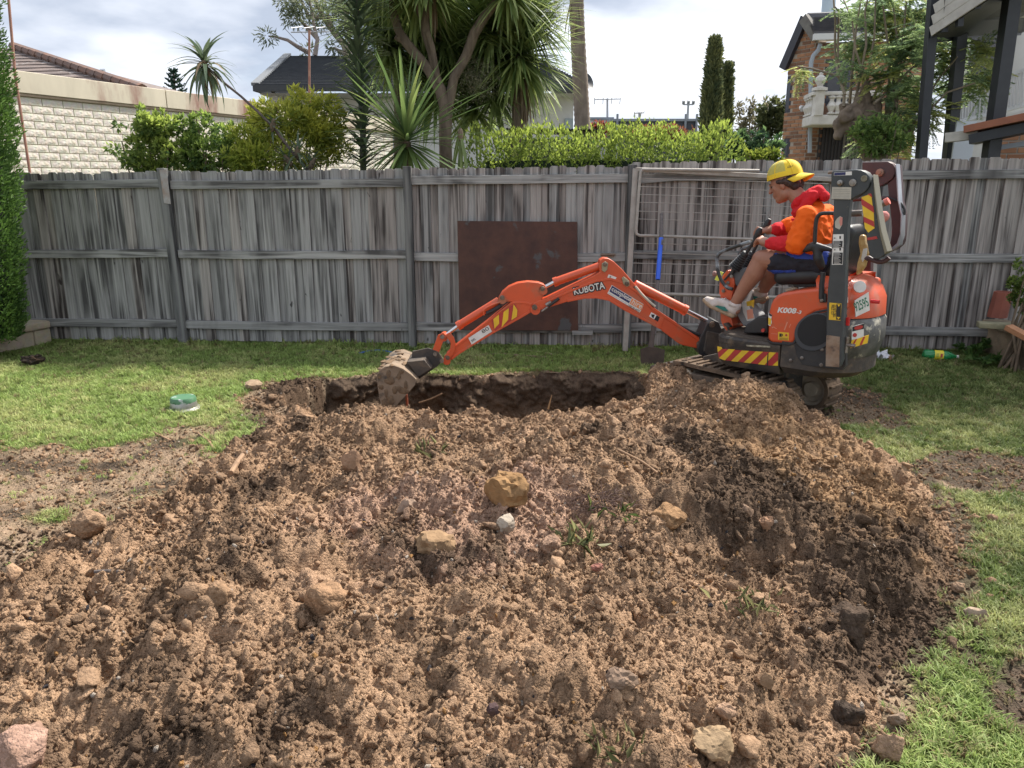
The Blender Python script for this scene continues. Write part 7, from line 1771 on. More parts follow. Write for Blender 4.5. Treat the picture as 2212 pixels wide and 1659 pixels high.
DRAC = leafcolor('dracaena_leaf', (.085, .13, .078), (.18, .225, .125), .35); DEAD = leafcolor('dead_leaf', (.20, .13, .075), (.30, .21, .13), .2)
def leafmass(parent, name, C, axis, ln, wd, n, spread, c_lo, c_hi, rnd, bows=(.05, .12, .22, .4), mt=None):
    """the many inner and back leaves of a head, as one part"""
    ax = Vector(axis).normalized(); x = ax.orthogonal().normalized(); y = ax.cross(x); V = []; F = []; K = []; off = wm(parent).translation
    for i in range(n):
        t = (i + .5) / n; th = R(spread[0] + (spread[1] - spread[0]) * t ** .8 + rnd.gauss(0, 8)); ph = rnd.uniform(0, 6.283)
        d = (ax * math.cos(th) + (x * math.cos(ph) + y * math.sin(ph)) * math.sin(th)).normalized(); side = Vector((0, 0, 1)).cross(d); side = side.normalized() if side.length > .1 else x
        b = rnd.choice(bows); L = ln * rnd.uniform(.75, 1.15); w = wd * rnd.uniform(.8, 1.2); q = len(V); zz = d.cross(side); tone = rnd.random(); col = [p + (r - p) * tone for p, r in zip(c_lo, c_hi)]; O = C - ax * (.12 * t) - off
        for k in range(6):
            f = k / 5; ww = w * min(.6 + f * 1.6, 1) * (1 - f ** 2.4) ** .8 + .0006; p = O + d * (L * f * (1 - .25 * b * f)) - zz * (b * L * f * f * .8)
            if zz.z < 0: p = O + d * (L * f * (1 - .25 * b * f)) + zz * (b * L * f * f * .8)
            V += [p - side * ww / 2, p + side * ww / 2]; K += [col, col]
        F += [(q + 2*k, q + 2*k + 2, q + 2*k + 3, q + 2*k + 1) for k in range(5)]
    return tag(link(name, npmesh(name, np.array([tuple(v) for v in V]), np.array(F), [mt or LEAF], cols=np.array(K)), parent), kind='stuff')
def rosette(parent, name, C, axis, protos, n, spread=(10, 100), scale=(.8, 1.15), rnd=None, elong=None):
    """leaves fanning from a growing tip; each leaf an object under the head"""
    r = rnd or random; ax = Vector(axis).normalized(); x = ax.orthogonal().normalized(); y = ax.cross(x); pw = wm(parent)
    hd = MB(); hd.lathe(C - ax * .10, [(.012, 0), (.028, .03), (.03, .08), (.015, .13), (0, .14)], 8, ax); h = hd.build(name, TWIG, parent, smooth=True)
    inv = wm(h).inverted()
    for i in range(n):
        t = (i + .5) / n; th = R(spread[0] + (spread[1] - spread[0]) * t ** .85 + r.gauss(0, 6)); ph = i * 2.39996 + r.gauss(0, .2)
        d = (ax * math.cos(th) + (x * math.cos(ph) + y * math.sin(ph)) * math.sin(th)).normalized()
        upv = Vector((0, 0, 1)); side = upv.cross(d)
        if side.length < .15: side = (x * -math.sin(ph) + y * math.cos(ph))
        side.normalize(); zz = d.cross(side)
        M = Matrix((d, side, zz)).transposed().to_4x4(); M.translation = C - ax * (.10 * t)
        s = r.uniform(*scale); o = link('leaf', r.choice(protos), h); o.matrix_basis = inv @ M @ Matrix.Diagonal((s, r.uniform(.85, 1.15), s, 1))
    return h
# leaning spiky plant
def leaning_plant():
    rr = random.Random(5); Y = 8.35; f = Frame((0, Y, 0), 0); S = lambda x, y, n=0: f.P(c4(x, y), n)
    base = S(1960, 1110); root = empty('leaning_spiky_plant', Vector((base.x, Y, 0)), 0, 'spiky plant leaning far left over the fence with a drooping head of leaves', 'plant')
    path = [Vector((base.x + .25, Y, 0.0)), S(1960, 1110)] + [S(*p) for p in ((1880, 1020), (1790, 910), (1700, 790), (1610, 700), (1500, 600), (1400, 520), (1330, 460), (1270, 410))]
    m = MB(); m.tube(path, [.022, .02] + [.017, .015, .014, .013, .012, .012, .011, .010], 8); m.build('stem', mat('brown_stem', (.10, .075, .07), .9, (.16, .12, .1), 12, bump=.4, bscale=40), root, smooth=True)
    P1 = [strap('leaf', .40, .048, b, DRAC, 7) for b in (.35, .65, .9, .5)]; P1d = strap('leaf', .28, .03, 1.1, DEAD, 7)
    rosette(root, 'leaf_head', S(1265, 375), (-.25, -.1, 1), P1 + [P1d], 56, (8, 140), (.75, 1.1), rr)
    P2 = [strap('leaf', .20, .026, b, DRAC, 6) for b in (.3, .7, .9)]
    rosette(root, 'side_rosette', S(1700, 760, .05), (.3, -.3, 1), P2, 16, (8, 95), (.7, 1.1), rr)
    rosette(root, 'side_rosette', S(1850, 930, .08), (.2, -.4, 1), P2, 20, (8, 105), (.9, 1.4), rr)
    rosette(root, 'side_rosette', S(1780, 980, .10), (-.5, -.3, .9), P2, 18, (8, 105), (.9, 1.3), rr)
    rosette(root, 'side_rosette', S(1950, 1000, .06), (.5, -.2, .9), P2, 16, (8, 100), (.9, 1.3), rr)
leaning_plant()
# tall upright spear plant
def spear_plant():
    rr = random.Random(6); Y = 8.75; f = Frame((0, Y, 0), 0); S = lambda x, y, n=0: f.P(c5(x, y), n); b = S(680, 1060)
    root = empty('tall_spiky_plant', Vector((b.x, Y, 0)), 0, 'tall upright spiky plant with arching grey green leaves along its whole stem', 'plant')
    path = [Vector((b.x, Y, 0))] + [S(*p) for p in ((680, 1060), (678, 800), (660, 550), (648, 300), (640, 80), (632, -120))]
    m = MB(); m.tube(path, [.04, .035, .033, .03, .028, .024, .015], 8); st = m.build('stem', mat('green_stem', (.06, .075, .05), .8, (.10, .085, .06), 8), root, smooth=True)
    protos = [strap('leaf', .46, .046, bb, DRAC, 7) for bb in (.2, .35, .5, .65)]
    n = 285
    for i in range(n):
        t = i / n; u = t * (len(path) - 2) + 1; k = min(int(u), len(path) - 2); C = path[k].lerp(path[k + 1], u - k)
        ph = i * 2.39996 + rr.gauss(0, .2); th = R(58 + rr.gauss(0, 9))
        d = Vector((math.cos(ph) * math.sin(th), math.sin(ph) * math.sin(th), math.cos(th))); side = Vector((0, 0, 1)).cross(d).normalized()
        M = Matrix((d, side, d.cross(side))).transposed().to_4x4(); M.translation = C; s = rr.uniform(.8, 1.15)
        o = link('leaf', rr.choice(protos), root); o.matrix_basis = wm(root).inverted() @ M @ Matrix.Diagonal((s, 1, s, 1))
spear_plant()
# cordyline trees
def flowers(root, C, r, n=2600, name='flower_panicle'):
    d = unit(RNG.normal(size=(n, 3))); q = d * (RNG.random(n) ** .5)[:, None] * r
    br = fbm(q[:, 0] * 9, q[:, 1] * 9, q[:, 2] * 9, 2); k = br > -.12; q = q[k]; n = len(q)
    col = np.array([.30, .29, .20])[None] * RNG.uniform(.6, 1.3, (n, 1))
    link(name, leafmesh(name, q + np.array(C - wm(root).translation), RNG.normal(size=(n, 3)), .020, .010, col, LEAF), root)
def cordylines():
    rr = random.Random(9); Y = 9.5; f = Frame((0, Y, 0), 0); S = lambda x, y, n=0: f.P(c5(x, y), n)
    L1 = [strap('leaf', .72, .040, b, CORD, 7) for b in (.08, .18, .3, .5)] + [strap('leaf', .66, .036, .4, CORDL, 7)]
    b = S(1195, 1060); root = empty('cordyline_tree', Vector((b.x, Y, 0)), 0, 'tall forked cordyline tree with three bare limbs rising out of view', 'tree')
    limbs = [[Vector((b.x, Y, 0)), S(1195, 1060), S(1190, 860), S(1195, 650)], [S(1195, 680), S(1160, 560), S(1085, 430), S(1000, 330), S(940, 255), S(900, 190), S(860, 60), S(825, -60), S(800, -170)], [S(1180, 620), S(1130, 470), S(1105, 330), S(1070, 210), S(1065, 120), S(1090, 0), S(1090, -150)],
             [S(1210, 660), S(1245, 480), S(1320, 350), S(1370, 210), S(1430, 110), S(1510, 10), S(1590, -90)], [S(1150, 520, .05), S(1130, 420, .05), S(1110, 300, .05), S(1080, 200, .05)], [S(1065, 140), S(1030, 90), S(1010, 20), S(1020, -100)], [S(945, 260), S(900, 240), S(880, 228)]]
    rad = [[.085, .08, .075, .08], [.075, .07, .062, .058, .056, .05, .048, .045, .04], [.06, .055, .05, .055, .048, .045, .04], [.062, .055, .058, .06, .056, .05, .045], [.035] * 4, [.035, .03, .03, .03], [.04, .035, .03]]
    for i, (p, q) in enumerate(zip(limbs, rad)):
        m = MB(); m.tube(p, q, 10); m.build('trunk' if i == 0 else 'limb', BARK, root, smooth=True, angle=80)
    for C, ax, n in ((S(800, -190), (-.3, 0, 1), 60), (S(1090, -170), (0, 0, 1), 60), (S(1590, -110), (.3, 0, 1), 60), (S(1020, -120), (-.1, .2, 1), 40)):
        rosette(root, 'leaf_head', C, ax, L1, n, (10, 128), (.8, 1.1), rr); leafmass(root, 'inner_leaves', C, ax, .8, .036, 260, (8, 125), (.15, .21, .08), (.40, .47, .18), rr)
    # hanging dead strands under the middle head
    Dd = [strap('leaf', .55, .02, .25, DEAD, 5)]
    rosette(root, 'dead_skirt', S(1120, 20), (0, 0, -1), Dd, 16, (4, 30), (.6, 1.0), rr)
    # second cordyline behind to the right
    Y2 = 10.2; g = Frame((0, Y2, 0), 0); S2 = lambda x, y, n=0: g.P(c5(x, y), n); b2 = S2(1640, 900)
    r2 = empty('cordyline_tree', Vector((b2.x, Y2, 0)), 0, 'bushy cordyline with spreading leaves and brown skirt left of the palm trunk', 'tree')
    m = MB(); m.tube([Vector((b2.x, Y2, 0)), S2(1640, 900), S2(1640, 560), S2(1640, 330)], [.09, .08, .07, .06], 10); m.build('trunk', BARK, r2, smooth=True)
    L2 = [strap('leaf', .85, .044, bb, CORD, 8) for bb in (.06, .15, .28, .45)] + [strap('leaf', .8, .04, .3, CORDL, 8)]
    rosette(r2, 'leaf_head', S2(1650, 330), (.1, -.1, 1), L2, 120, (6, 128), (.8, 1.1), rr); leafmass(r2, 'inner_leaves', S2(1650, 310), (.1, -.1, 1), .92, .04, 420, (6, 125), (.15, .21, .08), (.40, .47, .18), rr)
    rosette(r2, 'leaf_head', S2(1470, 170), (-.3, .1, 1), L2, 70, (10, 140), (.8, 1.1), rr); leafmass(r2, 'inner_leaves', S2(1470, 150), (-.2, .1, 1), .85, .038, 380, (8, 125), (.14, .20, .08), (.37, .45, .18), rr); leafmass(r2, 'inner_leaves', S2(1700, 60), (.2, .1, 1), .85, .038, 300, (8, 125), (.12, .18, .065), (.34, .40, .14), rr)
    D2 = [strap('leaf', .62, .022, .2, DEAD, 6), strap('leaf', .55, .02, .3, DEAD, 6)]
    rosette(r2, 'dead_skirt', S2(1650, 470), (0, 0, -1), D2, 60, (4, 32), (.8, 1.15), rr); rosette(r2, 'dead_skirt', S2(1690, 540), (.1, -.1, -1), D2, 40, (4, 26), (.8, 1.05), rr)
    flowers(r2, S2(1400, 500, .5), .27); flowers(r2, S2(1840, 90, .1), .22, 1600)
    # third behind to the left, mostly leaves
    Y3 = 10.6; g3 = Frame((0, Y3, 0), 0); S3 = lambda x, y, n=0: g3.P(c5(x, y), n); b3 = S3(900, 900)
    r3 = empty('cordyline_tree', Vector((b3.x, Y3, 0)), 0, 'leafy cordyline behind the fork of the tall bare limbed one', 'tree')
    m = MB(); m.tube([Vector((b3.x, Y3, 0)), S3(905, 900), S3(900, 520), S3(880, 300)], [.08, .075, .06, .05], 10); m.build('trunk', BARK, r3, smooth=True)
    rosette(r3, 'leaf_head', S3(870, 280), (-.2, -.1, 1), L2, 110, (6, 128), (.75, 1.1), rr); rosette(r3, 'leaf_head', S3(1180, 200), (.2, 0, 1), L2, 90, (8, 128), (.8, 1.1), rr); rosette(r3, 'leaf_head', S3(1120, 560), (.1, -.1, 1), L2, 80, (8, 130), (.7, 1.0), rr)
    flowers(r3, S3(830, 90, .1), .22, 1600)
    for (x, y, n) in ((860, 250, 380), (1180, 180, 340), (1120, 520, 300), (760, 60, 300), (1000, 60, 300), (1330, 420, 260), (1360, 640, 260), (1500, 540, 260), (1240, 300, 240)): leafmass(r3, 'inner_leaves', S3(x, y), (rr.uniform(-.3, .3), -.1, 1), .85, .038, n, (8, 125), (.13, .19, .075), (.36, .44, .17), rr)
    # low front rosette
    Y4 = 8.3; g4 = Frame((0, Y4, 0), 0); S4 = lambda x, y, n=0: g4.P(c5(x, y), n); b4 = S4(950, 1000)
    r4 = empty('young_cordyline', Vector((b4.x, Y4, 0)), 0, 'young cordyline fanning bright stiff leaves just above the fence', 'plant')
    m = MB(); m.tube([Vector((b4.x, Y4, 0)), S4(952, 1000), S4(950, 880)], [.06, .055, .045], 10); m.build('trunk', BARK, r4, smooth=True)
    L4 = [strap('leaf', .98, .044, bb, CORD, 8) for bb in (.06, .12, .25)] + [strap('leaf', .92, .046, bb, CORD, 8) for bb in (.15,)] + [strap('leaf', .9, .044, .35, CORDL, 8)]
    rosette(r4, 'leaf_head', S4(950, 850), (-.03, -.1, 1), L4, 120, (3, 140), (.8, 1.12), rr)
    Dk = [strap('leaf', .8, .045, .1, CORDL, 6)]
    rosette(r4, 'lower_leaves', S4(1285, 860, -.2), (0, -.05, -1), Dk, 7, (2, 14), (.7, .9), rr)
cordylines()
# palm trunk
def palm():
    Y = 13.5; f = Frame((0, Y, 0), 0); S = lambda x, y, n=0: f.P(c5(x, y), n)
    b = S(2045, 820); root = empty('palm_tree', Vector((b.x, Y, 0)), 0, 'tall slender palm trunk right of the cordylines with its crown out of view', 'tree')
    top = S(2005, -260); m = MB(); pts = [Vector((b.x + .03, Y, 0)), b, S(2035, 600), S(2018, 300), S(2008, 60), top]
    dense = []
    for a, c in zip(pts[:-1], pts[1:]):
        for i in range(14): dense.append(a.lerp(c, i / 14))
    dense.append(top)
    m.tube(dense, [.135 + .008 * (i % 2) - .0004 * i for i in range(len(dense))], 12); m.build('trunk', mat('palm_bark', (.26, .205, .16), .9, (.17, .13, .10), 5, .9, bump=.6, bscale=18, stretch=(2, 2, 1)), root, smooth=True, angle=80)
    rr = random.Random(2); dd = [strap('leaf', .9, .05, .2, DEAD, 6)]; rosette(root, 'dead_fronds', S(2000, -30), (0, 0, -1), dd, 26, (3, 24), (.5, 1.0), rr)
    gg = [strap('leaf', 2.2, .16, .6, CORD, 8)]; rosette(root, 'crown', top + Vector((0, 0, .6)), (0, 0, 1), gg, 22, (10, 75), (.9, 1.1), rr)
palm()
# hedge row
def hedge():
    Y = 8.95; a, b = at(1022, 330, Y), at(1580, 330, Y); root = empty('clipped_hedge', Vector(((a.x + b.x) / 2, Y, 0)), 0, 'clipped yellow green hedge running behind the middle of the fence', 'hedge')
    zt = at(1300, 292, Y).z; L = []; rr = random.Random(8); x = a.x + .15
    while x < b.x: L.append((Vector((x, Y + rr.uniform(-.05, .05), zt - .34 + rr.uniform(-.03, .05))), (.28, .34, .40 + rr.uniform(0, .06)))); x += .2
    crown('crown', root, L, 20000, .050, .025, (.07, .125, .032), (.37, .45, .085), LEAF, .8, shell=.6)
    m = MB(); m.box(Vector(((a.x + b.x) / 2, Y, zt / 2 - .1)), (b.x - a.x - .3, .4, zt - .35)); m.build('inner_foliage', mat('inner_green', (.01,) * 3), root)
hedge()
shrub('broadleaf_shrub', 'dark green broad leaved shrub at the right end of the hedge', (1632, 325), 66, 34, 9.6, 3800, .07, .035, (.03, .07, .035), (.16, .25, .09), 5, seed=11)
shrub('broadleaf_shrub', 'small lime shrub poking over the fence in front of the brick house', (1650, 340), 40, 14, 8.2, 900, .06, .026, (.12, .18, .03), (.34, .38, .06), 3, seed=12)
# cypresses
def cypress(x, ytop, ybase, wpx, Y, label, seed):
    O = at(x, ybase, Y); k = Y / FPX; zt = at(x, ytop, Y).z; root = empty('cypress', Vector((O.x, Y, 0)), 0, label, 'tree', 'cypress trees on the skyline'); H = zt; r0 = wpx * k / 2
    m = MB(); m.tube([(O.x, Y, 0), (O.x, Y, H * .9)], [.15, .04], 6); m.build('trunk', BARK, root)
    n = 7000; z = RNG.uniform(.08, 1, n); a = RNG.uniform(0, 6.283, n); cl = fbm(np.cos(a) * 2 + seed, np.sin(a) * 2, z * H * .9, 3)
    r = r0 * np.interp(z, [0, .15, .5, .8, .95, 1], [.8, 1, .95, .62, .28, .05]) * (1 + .5 * cl) * RNG.uniform(.65, 1, n)
    P = np.stack([r * np.cos(a), r * np.sin(a), z * H], 1); D = np.stack([np.cos(a) * .5, np.sin(a) * .5, np.ones(n)], 1) + RNG.normal(0, .3, (n, 3)); t = np.clip(.4 + .5 * cl + RNG.normal(0, .2, n), 0, 1)[:, None]
    link('crown', leafmesh('crown', P, D, .34, .13, np.array([.06, .09, .05]) * (1 - t) + np.array([.24, .25, .10]) * t, LEAFD), root)  # leaf colours are lightened to stand for haze
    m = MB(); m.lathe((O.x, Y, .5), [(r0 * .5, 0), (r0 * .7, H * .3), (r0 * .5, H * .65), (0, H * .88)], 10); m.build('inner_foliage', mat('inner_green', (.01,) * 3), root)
cypress(1532, 92, 300, 30, 30, 'taller of the two dark cypress trees with a ragged tip', 1)
cypress(1562, 148, 300, 19, 32, 'shorter slim cypress tree right of the taller one', 5)
shrub('far_tree', 'pale bare twigged tree left of the brick house', (1628, 268), 42, 42, 26, 1600, .16, .06, (.11, .10, .06), (.26, .24, .15), 6, seed=21, cat='tree')
shrub('far_tree', 'green far tree against the left edge of the brick house', (1668, 262), 34, 40, 24, 2200, .16, .08, (.05, .07, .03), (.16, .17, .07), 5, seed=22, cat='tree')
shrub('red_shrub', 'red leaved shrub showing above the hedge beside the palm', (1292, 282), 22, 16, 20, 1200, .09, .04, (.16, .04, .03), (.34, .09, .06), 3, seed=23)
shrub('red_shrub', 'reddish leaved shrub line above the middle of the hedge', (1420, 290), 90, 14, 19, 3000, .09, .04, (.13, .05, .03), (.30, .12, .06), 8, seed=24)
# eucalyptus
def gum():
    Y = 31.0; f = Frame((0, Y, 0), 0); S = lambda x, y, n=0: f.P(c5(x, y), n); b = S(620, 700); rr = random.Random(4)
    root = empty('gum_tree', Vector((b.x, Y, 0)), 0, 'open branched gum tree with sparse leaves behind the white house', 'tree'); bk = mat('gum_bark', (.34, .28, .24), .9, (.22, .18, .16), 1.5)
    br = [[(620, 700), (600, 400), (560, 280), (500, 210), (430, 110), (380, 0), (340, -100)], [(600, 420), (590, 200), (560, 60), (570, -80)], [(430, 110), (340, 100), (290, 0), (280, -60)], [(380, 345), (395, 250), (370, 140), (345, 0), (350, -80)], [(345, 330), (270, 290), (210, 250), (130, 228), (90, 225)], [(500, 210), (460, 90), (440, 0)], [(395, 240), (330, 170), (290, 130), (250, 110)], [(560, 280), (560, 330), (500, 300), (470, 300)]]
    m = MB(); m.tube([Vector((b.x, Y, 0)), b], [.3, .25], 8); m.build('trunk', bk, root, smooth=True)
    for i, p in enumerate(br):
        m = MB(); m.tube([S(x, y, rr.uniform(-.5, .5)) for x, y in p], [(.16 if i == 0 else .09) * (1 - .7 * k / (len(p) - 1)) for k in range(len(p))], 6); m.build('limb', bk, root, smooth=True)
    L = [(S(x, y, rr.uniform(-1, 1)), (r * Y / FPX * .35, r * Y / FPX * .3, r * Y / FPX * .3)) for x, y, r in ((80, 225, 58), (240, 110, 60), (300, 40, 80), (210, 30, 70), (260, -20, 90), (330, 310, 40), (500, 300, 50), (420, 110, 70), (520, 60, 90), (570, 20, 90), (470, 20, 70), (390, 30, 60), (340, 150, 40), (560, 180, 60), (600, 100, 80))]
    crown('crown', root, L, 3600, .20, .045, (.09, .12, .07), (.26, .28, .16), LEAF, -.3, shell=.1)
gum()
def norfolk():
    Y = 60.0; C = at(374, 152, Y); b = at(374, 215, Y); root = empty('norfolk_pine', Vector((C.x, Y, 0)), 0, 'small distant dark pine with tiered branches above the cream wall', 'tree'); k = Y / FPX
    m = MB(); m.tube([(C.x, Y, 0), C], [.25, .04], 6); m.build('trunk', BARK, root); P = []; D = []
    for t in range(9):
        z = C.z - .25 - t * .33; L = (.25 + t * .13)
        for j in range(7):
            a = j * .9 + t; 
            for s in range(26): q = s / 25; P.append((C.x + L * q * math.cos(a), Y + L * q * math.sin(a), z + .25 * q * q)); D.append((math.cos(a) * .4, math.sin(a) * .4, .9))
    P = np.array(P) - np.array([C.x, Y, 0]); n = len(P)
    link('crown', leafmesh('crown', P, np.array(D) + RNG.normal(0, .4, (n, 3)), .22, .12, np.array([.025, .055, .04])[None] * RNG.uniform(.7, 1.4, (n, 1)), LEAFD), root)
norfolk()
# pollarded feathery tree
def jacaranda():
    Y = 11.8; f = Frame((0, Y, 0), 0); S = lambda x, y, n=0: f.P(a3(x, y), n); rr = random.Random(12); b = S(960, 1400)
    root = empty('pollarded_tree', Vector((b.x, Y, 0)), 0, 'pollarded tree with knobbly stump and feathery green shoots before the brick house', 'tree')
    kb = mat('knobbly_bark', (.26, .195, .145), .95, (.14, .105, .08), 5, .9, bump=1.0, bscale=14)
    parts = [(Vector((b.x, Y, 0)), .16, S(960, 1330), .16), (S(960, 1330), .16, S(890, 1150), .15), (S(890, 1150), .15, S(760, 1060), .12), (S(760, 1060), .12, S(650, 1050), .08)]
    for i in range(22): c = S(rr.uniform(700, 980), rr.uniform(880, 1040), rr.uniform(-.15, .15)); parts.append((c, rr.uniform(.05, .10), c + Vector((rr.uniform(-.08, .08), rr.uniform(-.05, .05), rr.uniform(.02, .2))), rr.uniform(.02, .06)))
    for x, y in ((870, 720), (890, 710), (690, 940), (660, 1000), (980, 830), (1100, 900)): c = S(x, y); parts.append((c, .04, c - Vector((0, 0, .25)), .06))
    parts += [(S(960, 1330), .12, S(1090, 1050), .09), (S(1090, 1050), .09, S(1100, 780), .07)]
    blob('trunk', parts, .022, kb, root, smooth=3, noise=(.018, 9))
    # shoots
    sh = [[(700, 800), (640, 620), (615, 400), (620, 200), (605, 0), (600, -120)], [(690, 900), (700, 700), (640, 500), (650, 100), (620, 60)], [(740, 900), (760, 600), (800, 200), (850, -60)], [(770, 930), (830, 650), (880, 380), (870, 100), (900, -50)], [(860, 900), (900, 600), (950, 300), (960, -30)], [(880, 860), (860, 640), (790, 420), (760, 160), (690, 0)], [(930, 850), (1010, 680), (1150, 560), (1260, 380), (1290, 200)], [(950, 870), (1100, 740), (1240, 600), (1330, 520)], [(1100, 800), (1120, 600), (1190, 350), (1210, 100), (1230, -80)], [(1100, 900), (1180, 500), (1130, 250), (1100, -50)], [(1000, 1300), (1250, 1100), (1480, 680), (1650, 480)], [(1000, 1320), (1300, 1050), (1560, 780), (1800, 700)], [(1060, 1000), (1080, 500), (1040, 200), (1010, -60)], [(690, 720), (640, 640), (430, 580), (300, 560)]]
    paths = [[S(x, y, rr.uniform(-.3, .3)) for x, y in p] for p in sh]
    for p in paths: stems('shoot', root, [p], .022, mat('shoot_bark', (.30, .24, .17), .9, (.2, .16, .12), 8))
    # feathery leaves: rachis sprays with tiny leaflets
    P = []; D = []; C = []
    cl = [(760, 420, 150), (700, 560, 60), (900, 120, 170), (980, 380, 190), (1180, 150, 210), (1000, 640, 130), (1200, 420, 210), (1290, 700, 190), (1160, 760, 140), (1330, 320, 150), (1330, 900, 190), (1180, 1020, 160), (1000, 1100, 150), (1120, 1200, 170), (1450, 960, 120), (900, 1180, 110), (1620, 450, 170), (1500, 500, 130), (1780, 720, 170), (1880, 620, 130), (1650, 650, 120), (1850, 400, 120), (1350, 60, 130), (1040, -40, 130), (330, 610, 50), (1480, 330, 110), (700, 110, 70)]
    yl = np.array([.56, .60, .20]); gr = np.array([.30, .40, .18]); dk = np.array([.18, .26, .14])
    for (x, y, r) in cl:
        c = S(x, y, rr.uniform(-.6, .3)); rm = r * .2556 / 1.0 * Y / FPX * .95; n = int(30 * (r / 130) ** 2) + 6
        tone = rr.random()
        for i in range(n):
            d = np.array([rr.gauss(0, 1), rr.gauss(0, .7), rr.gauss(0, .8)]); d /= np.linalg.norm(d); q0 = np.array(c) + d * rm * rr.random() ** .5
            ax = np.array([rr.gauss(0, 1), rr.gauss(0, .6), rr.gauss(-.25, .35)]); ax /= np.linalg.norm(ax); L = rr.uniform(.22, .36); sd = np.cross(ax, [0, 0, 1]); sd /= np.linalg.norm(sd) + 1e-6
            col = gr * (1 - tone) + (yl if tone > .55 else gr) * tone; col = col if rr.random() > .25 else dk
            for s in range(18):
                t = s / 18; pt = q0 + ax * L * t - np.array([0, 0, .12 * L * t * t])
                for sg in (-1, 1): P.append(pt); D.append(sd * sg + ax * .5); C.append(col * rr.uniform(.7, 1.3))
    P = np.array(P) - np.array(root.location); link('crown', leafmesh('crown', P, np.array(D), .075 * RNG.uniform(.6, 1.1, len(P)), .014, np.array(C), LEAF), root)
jacaranda()
shrub('leafy_shrub', 'green leafy shrub at the foot of the pollarded tree just above the fence', (1905, 300), 70, 42, 11.0, 2400, .07, .034, (.09, .16, .05), (.34, .45, .12), 6, seed=31)
# ---- hedge plant on the right planter
shrub('box_shrub', 'bright green small leaved shrub behind the terracotta pipe at the right edge', (2218, 628), 44, 68, 6.55, 5200, .03, .018, (.05, .10, .025), (.28, .36, .08), 6, seed=41)
# ---- weeds
def weed(px, py, h, label, n=14, name='weed', seed=0, wide=.05, Y=None, group='weeds growing along the fence', col=((.09, .15, .04), (.22, .30, .08)), ls=.055):
    rr = random.Random(seed); p = gnd(px, py); O = Vector((p.x, p.y, float(gz(np.array([p.x]), np.array([p.y]))[0])))
    root = empty(name, O, 0, label, 'weed', group); paths = []; P = []; D = []
    for i in range(max(3, n // 5)):
        a = rr.uniform(0, 6.28); t = O + Vector((math.cos(a) * wide, math.sin(a) * wide * .6, h * rr.uniform(.6, 1))); mid = O.lerp(t, .5) + Vector((0, 0, .03)); paths.append([O, mid, t])
        for k in range(n): q = rr.uniform(.3, 1); pt = mid.lerp(t, (q - .5) * 2) if q > .5 else O.lerp(mid, q * 2); P.append(pt - O); D.append((rr.gauss(0, 1), rr.gauss(0, 1), rr.gauss(.3, .5)))
    stems('stems', root, paths, .004, mat('weed_stem', (.09, .12, .04), .8)); m = len(P); t = RNG.random((m, 1))
    link('leaves', leafmesh('leaves', np.array([tuple(p) for p in P]), np.array(D), ls * RNG.uniform(.6, 1.2, m), ls * .55, np.array(col[0]) * (1 - t) + np.array(col[1]) * t), root)
weed(905, 742, .45, 'tall bright weed climbing the second fence post', 12, seed=1, wide=.07)
weed(862, 742, .40, 'thin weed left of the second fence post', 7, seed=2, wide=.05)
weed(420, 738, .16, 'small leafy weed at the foot of the strapped fence post', 10, seed=3)
weed(650, 742, .18, 'lone weed under the bottom rail between the first two posts', 8, seed=4, wide=.03)
weed(190, 725, .2, 'weed under the bottom rail near the conifer', 9, seed=5, wide=.06)
weed(1330, 748, .18, 'leafy weed left of the gate leg', 9, seed=6, wide=.1); weed(1400, 740, .24, 'leafy weed between the gate leg and the shovel', 12, seed=7, wide=.14); weed(1470, 745, .26, 'leafy weed right of the shovel behind the boom', 12, seed=8, wide=.14)
weed(1160, 745, .10, 'low weed under the rusted sheet', 8, seed=9, wide=.06); weed(985, 745, .12, 'low weed at the left corner of the rusted sheet', 8, seed=10, wide=.05)
for i, (x, y, h, lab) in enumerate(((1905, 748, .22, 'leafy weed nearest the tail of the digger'), (1950, 752, .24, 'leafy weed behind the white litter'), (1990, 752, .20, 'leafy weed left of the green bottle'), (2030, 755, .16, 'leafy weed right behind the green bottle'), (2070, 752, .20, 'leafy weed between the bottle and the stone planter'), (2105, 770, .14, 'leafy weed creeping along the stone planter'), (2125, 790, .10, 'lowest creeping weed at the planter corner'))):
    weed(x, y, h, lab, 22, seed=50 + i, wide=.16, ls=.075, group='leafy weeds at the right end of the fence', col=((.05, .11, .03), (.14, .24, .06)))
weed(1925, 700, .34, 'taller pale weed standing against the fence behind the digger tail', 9, seed=70, wide=.05)

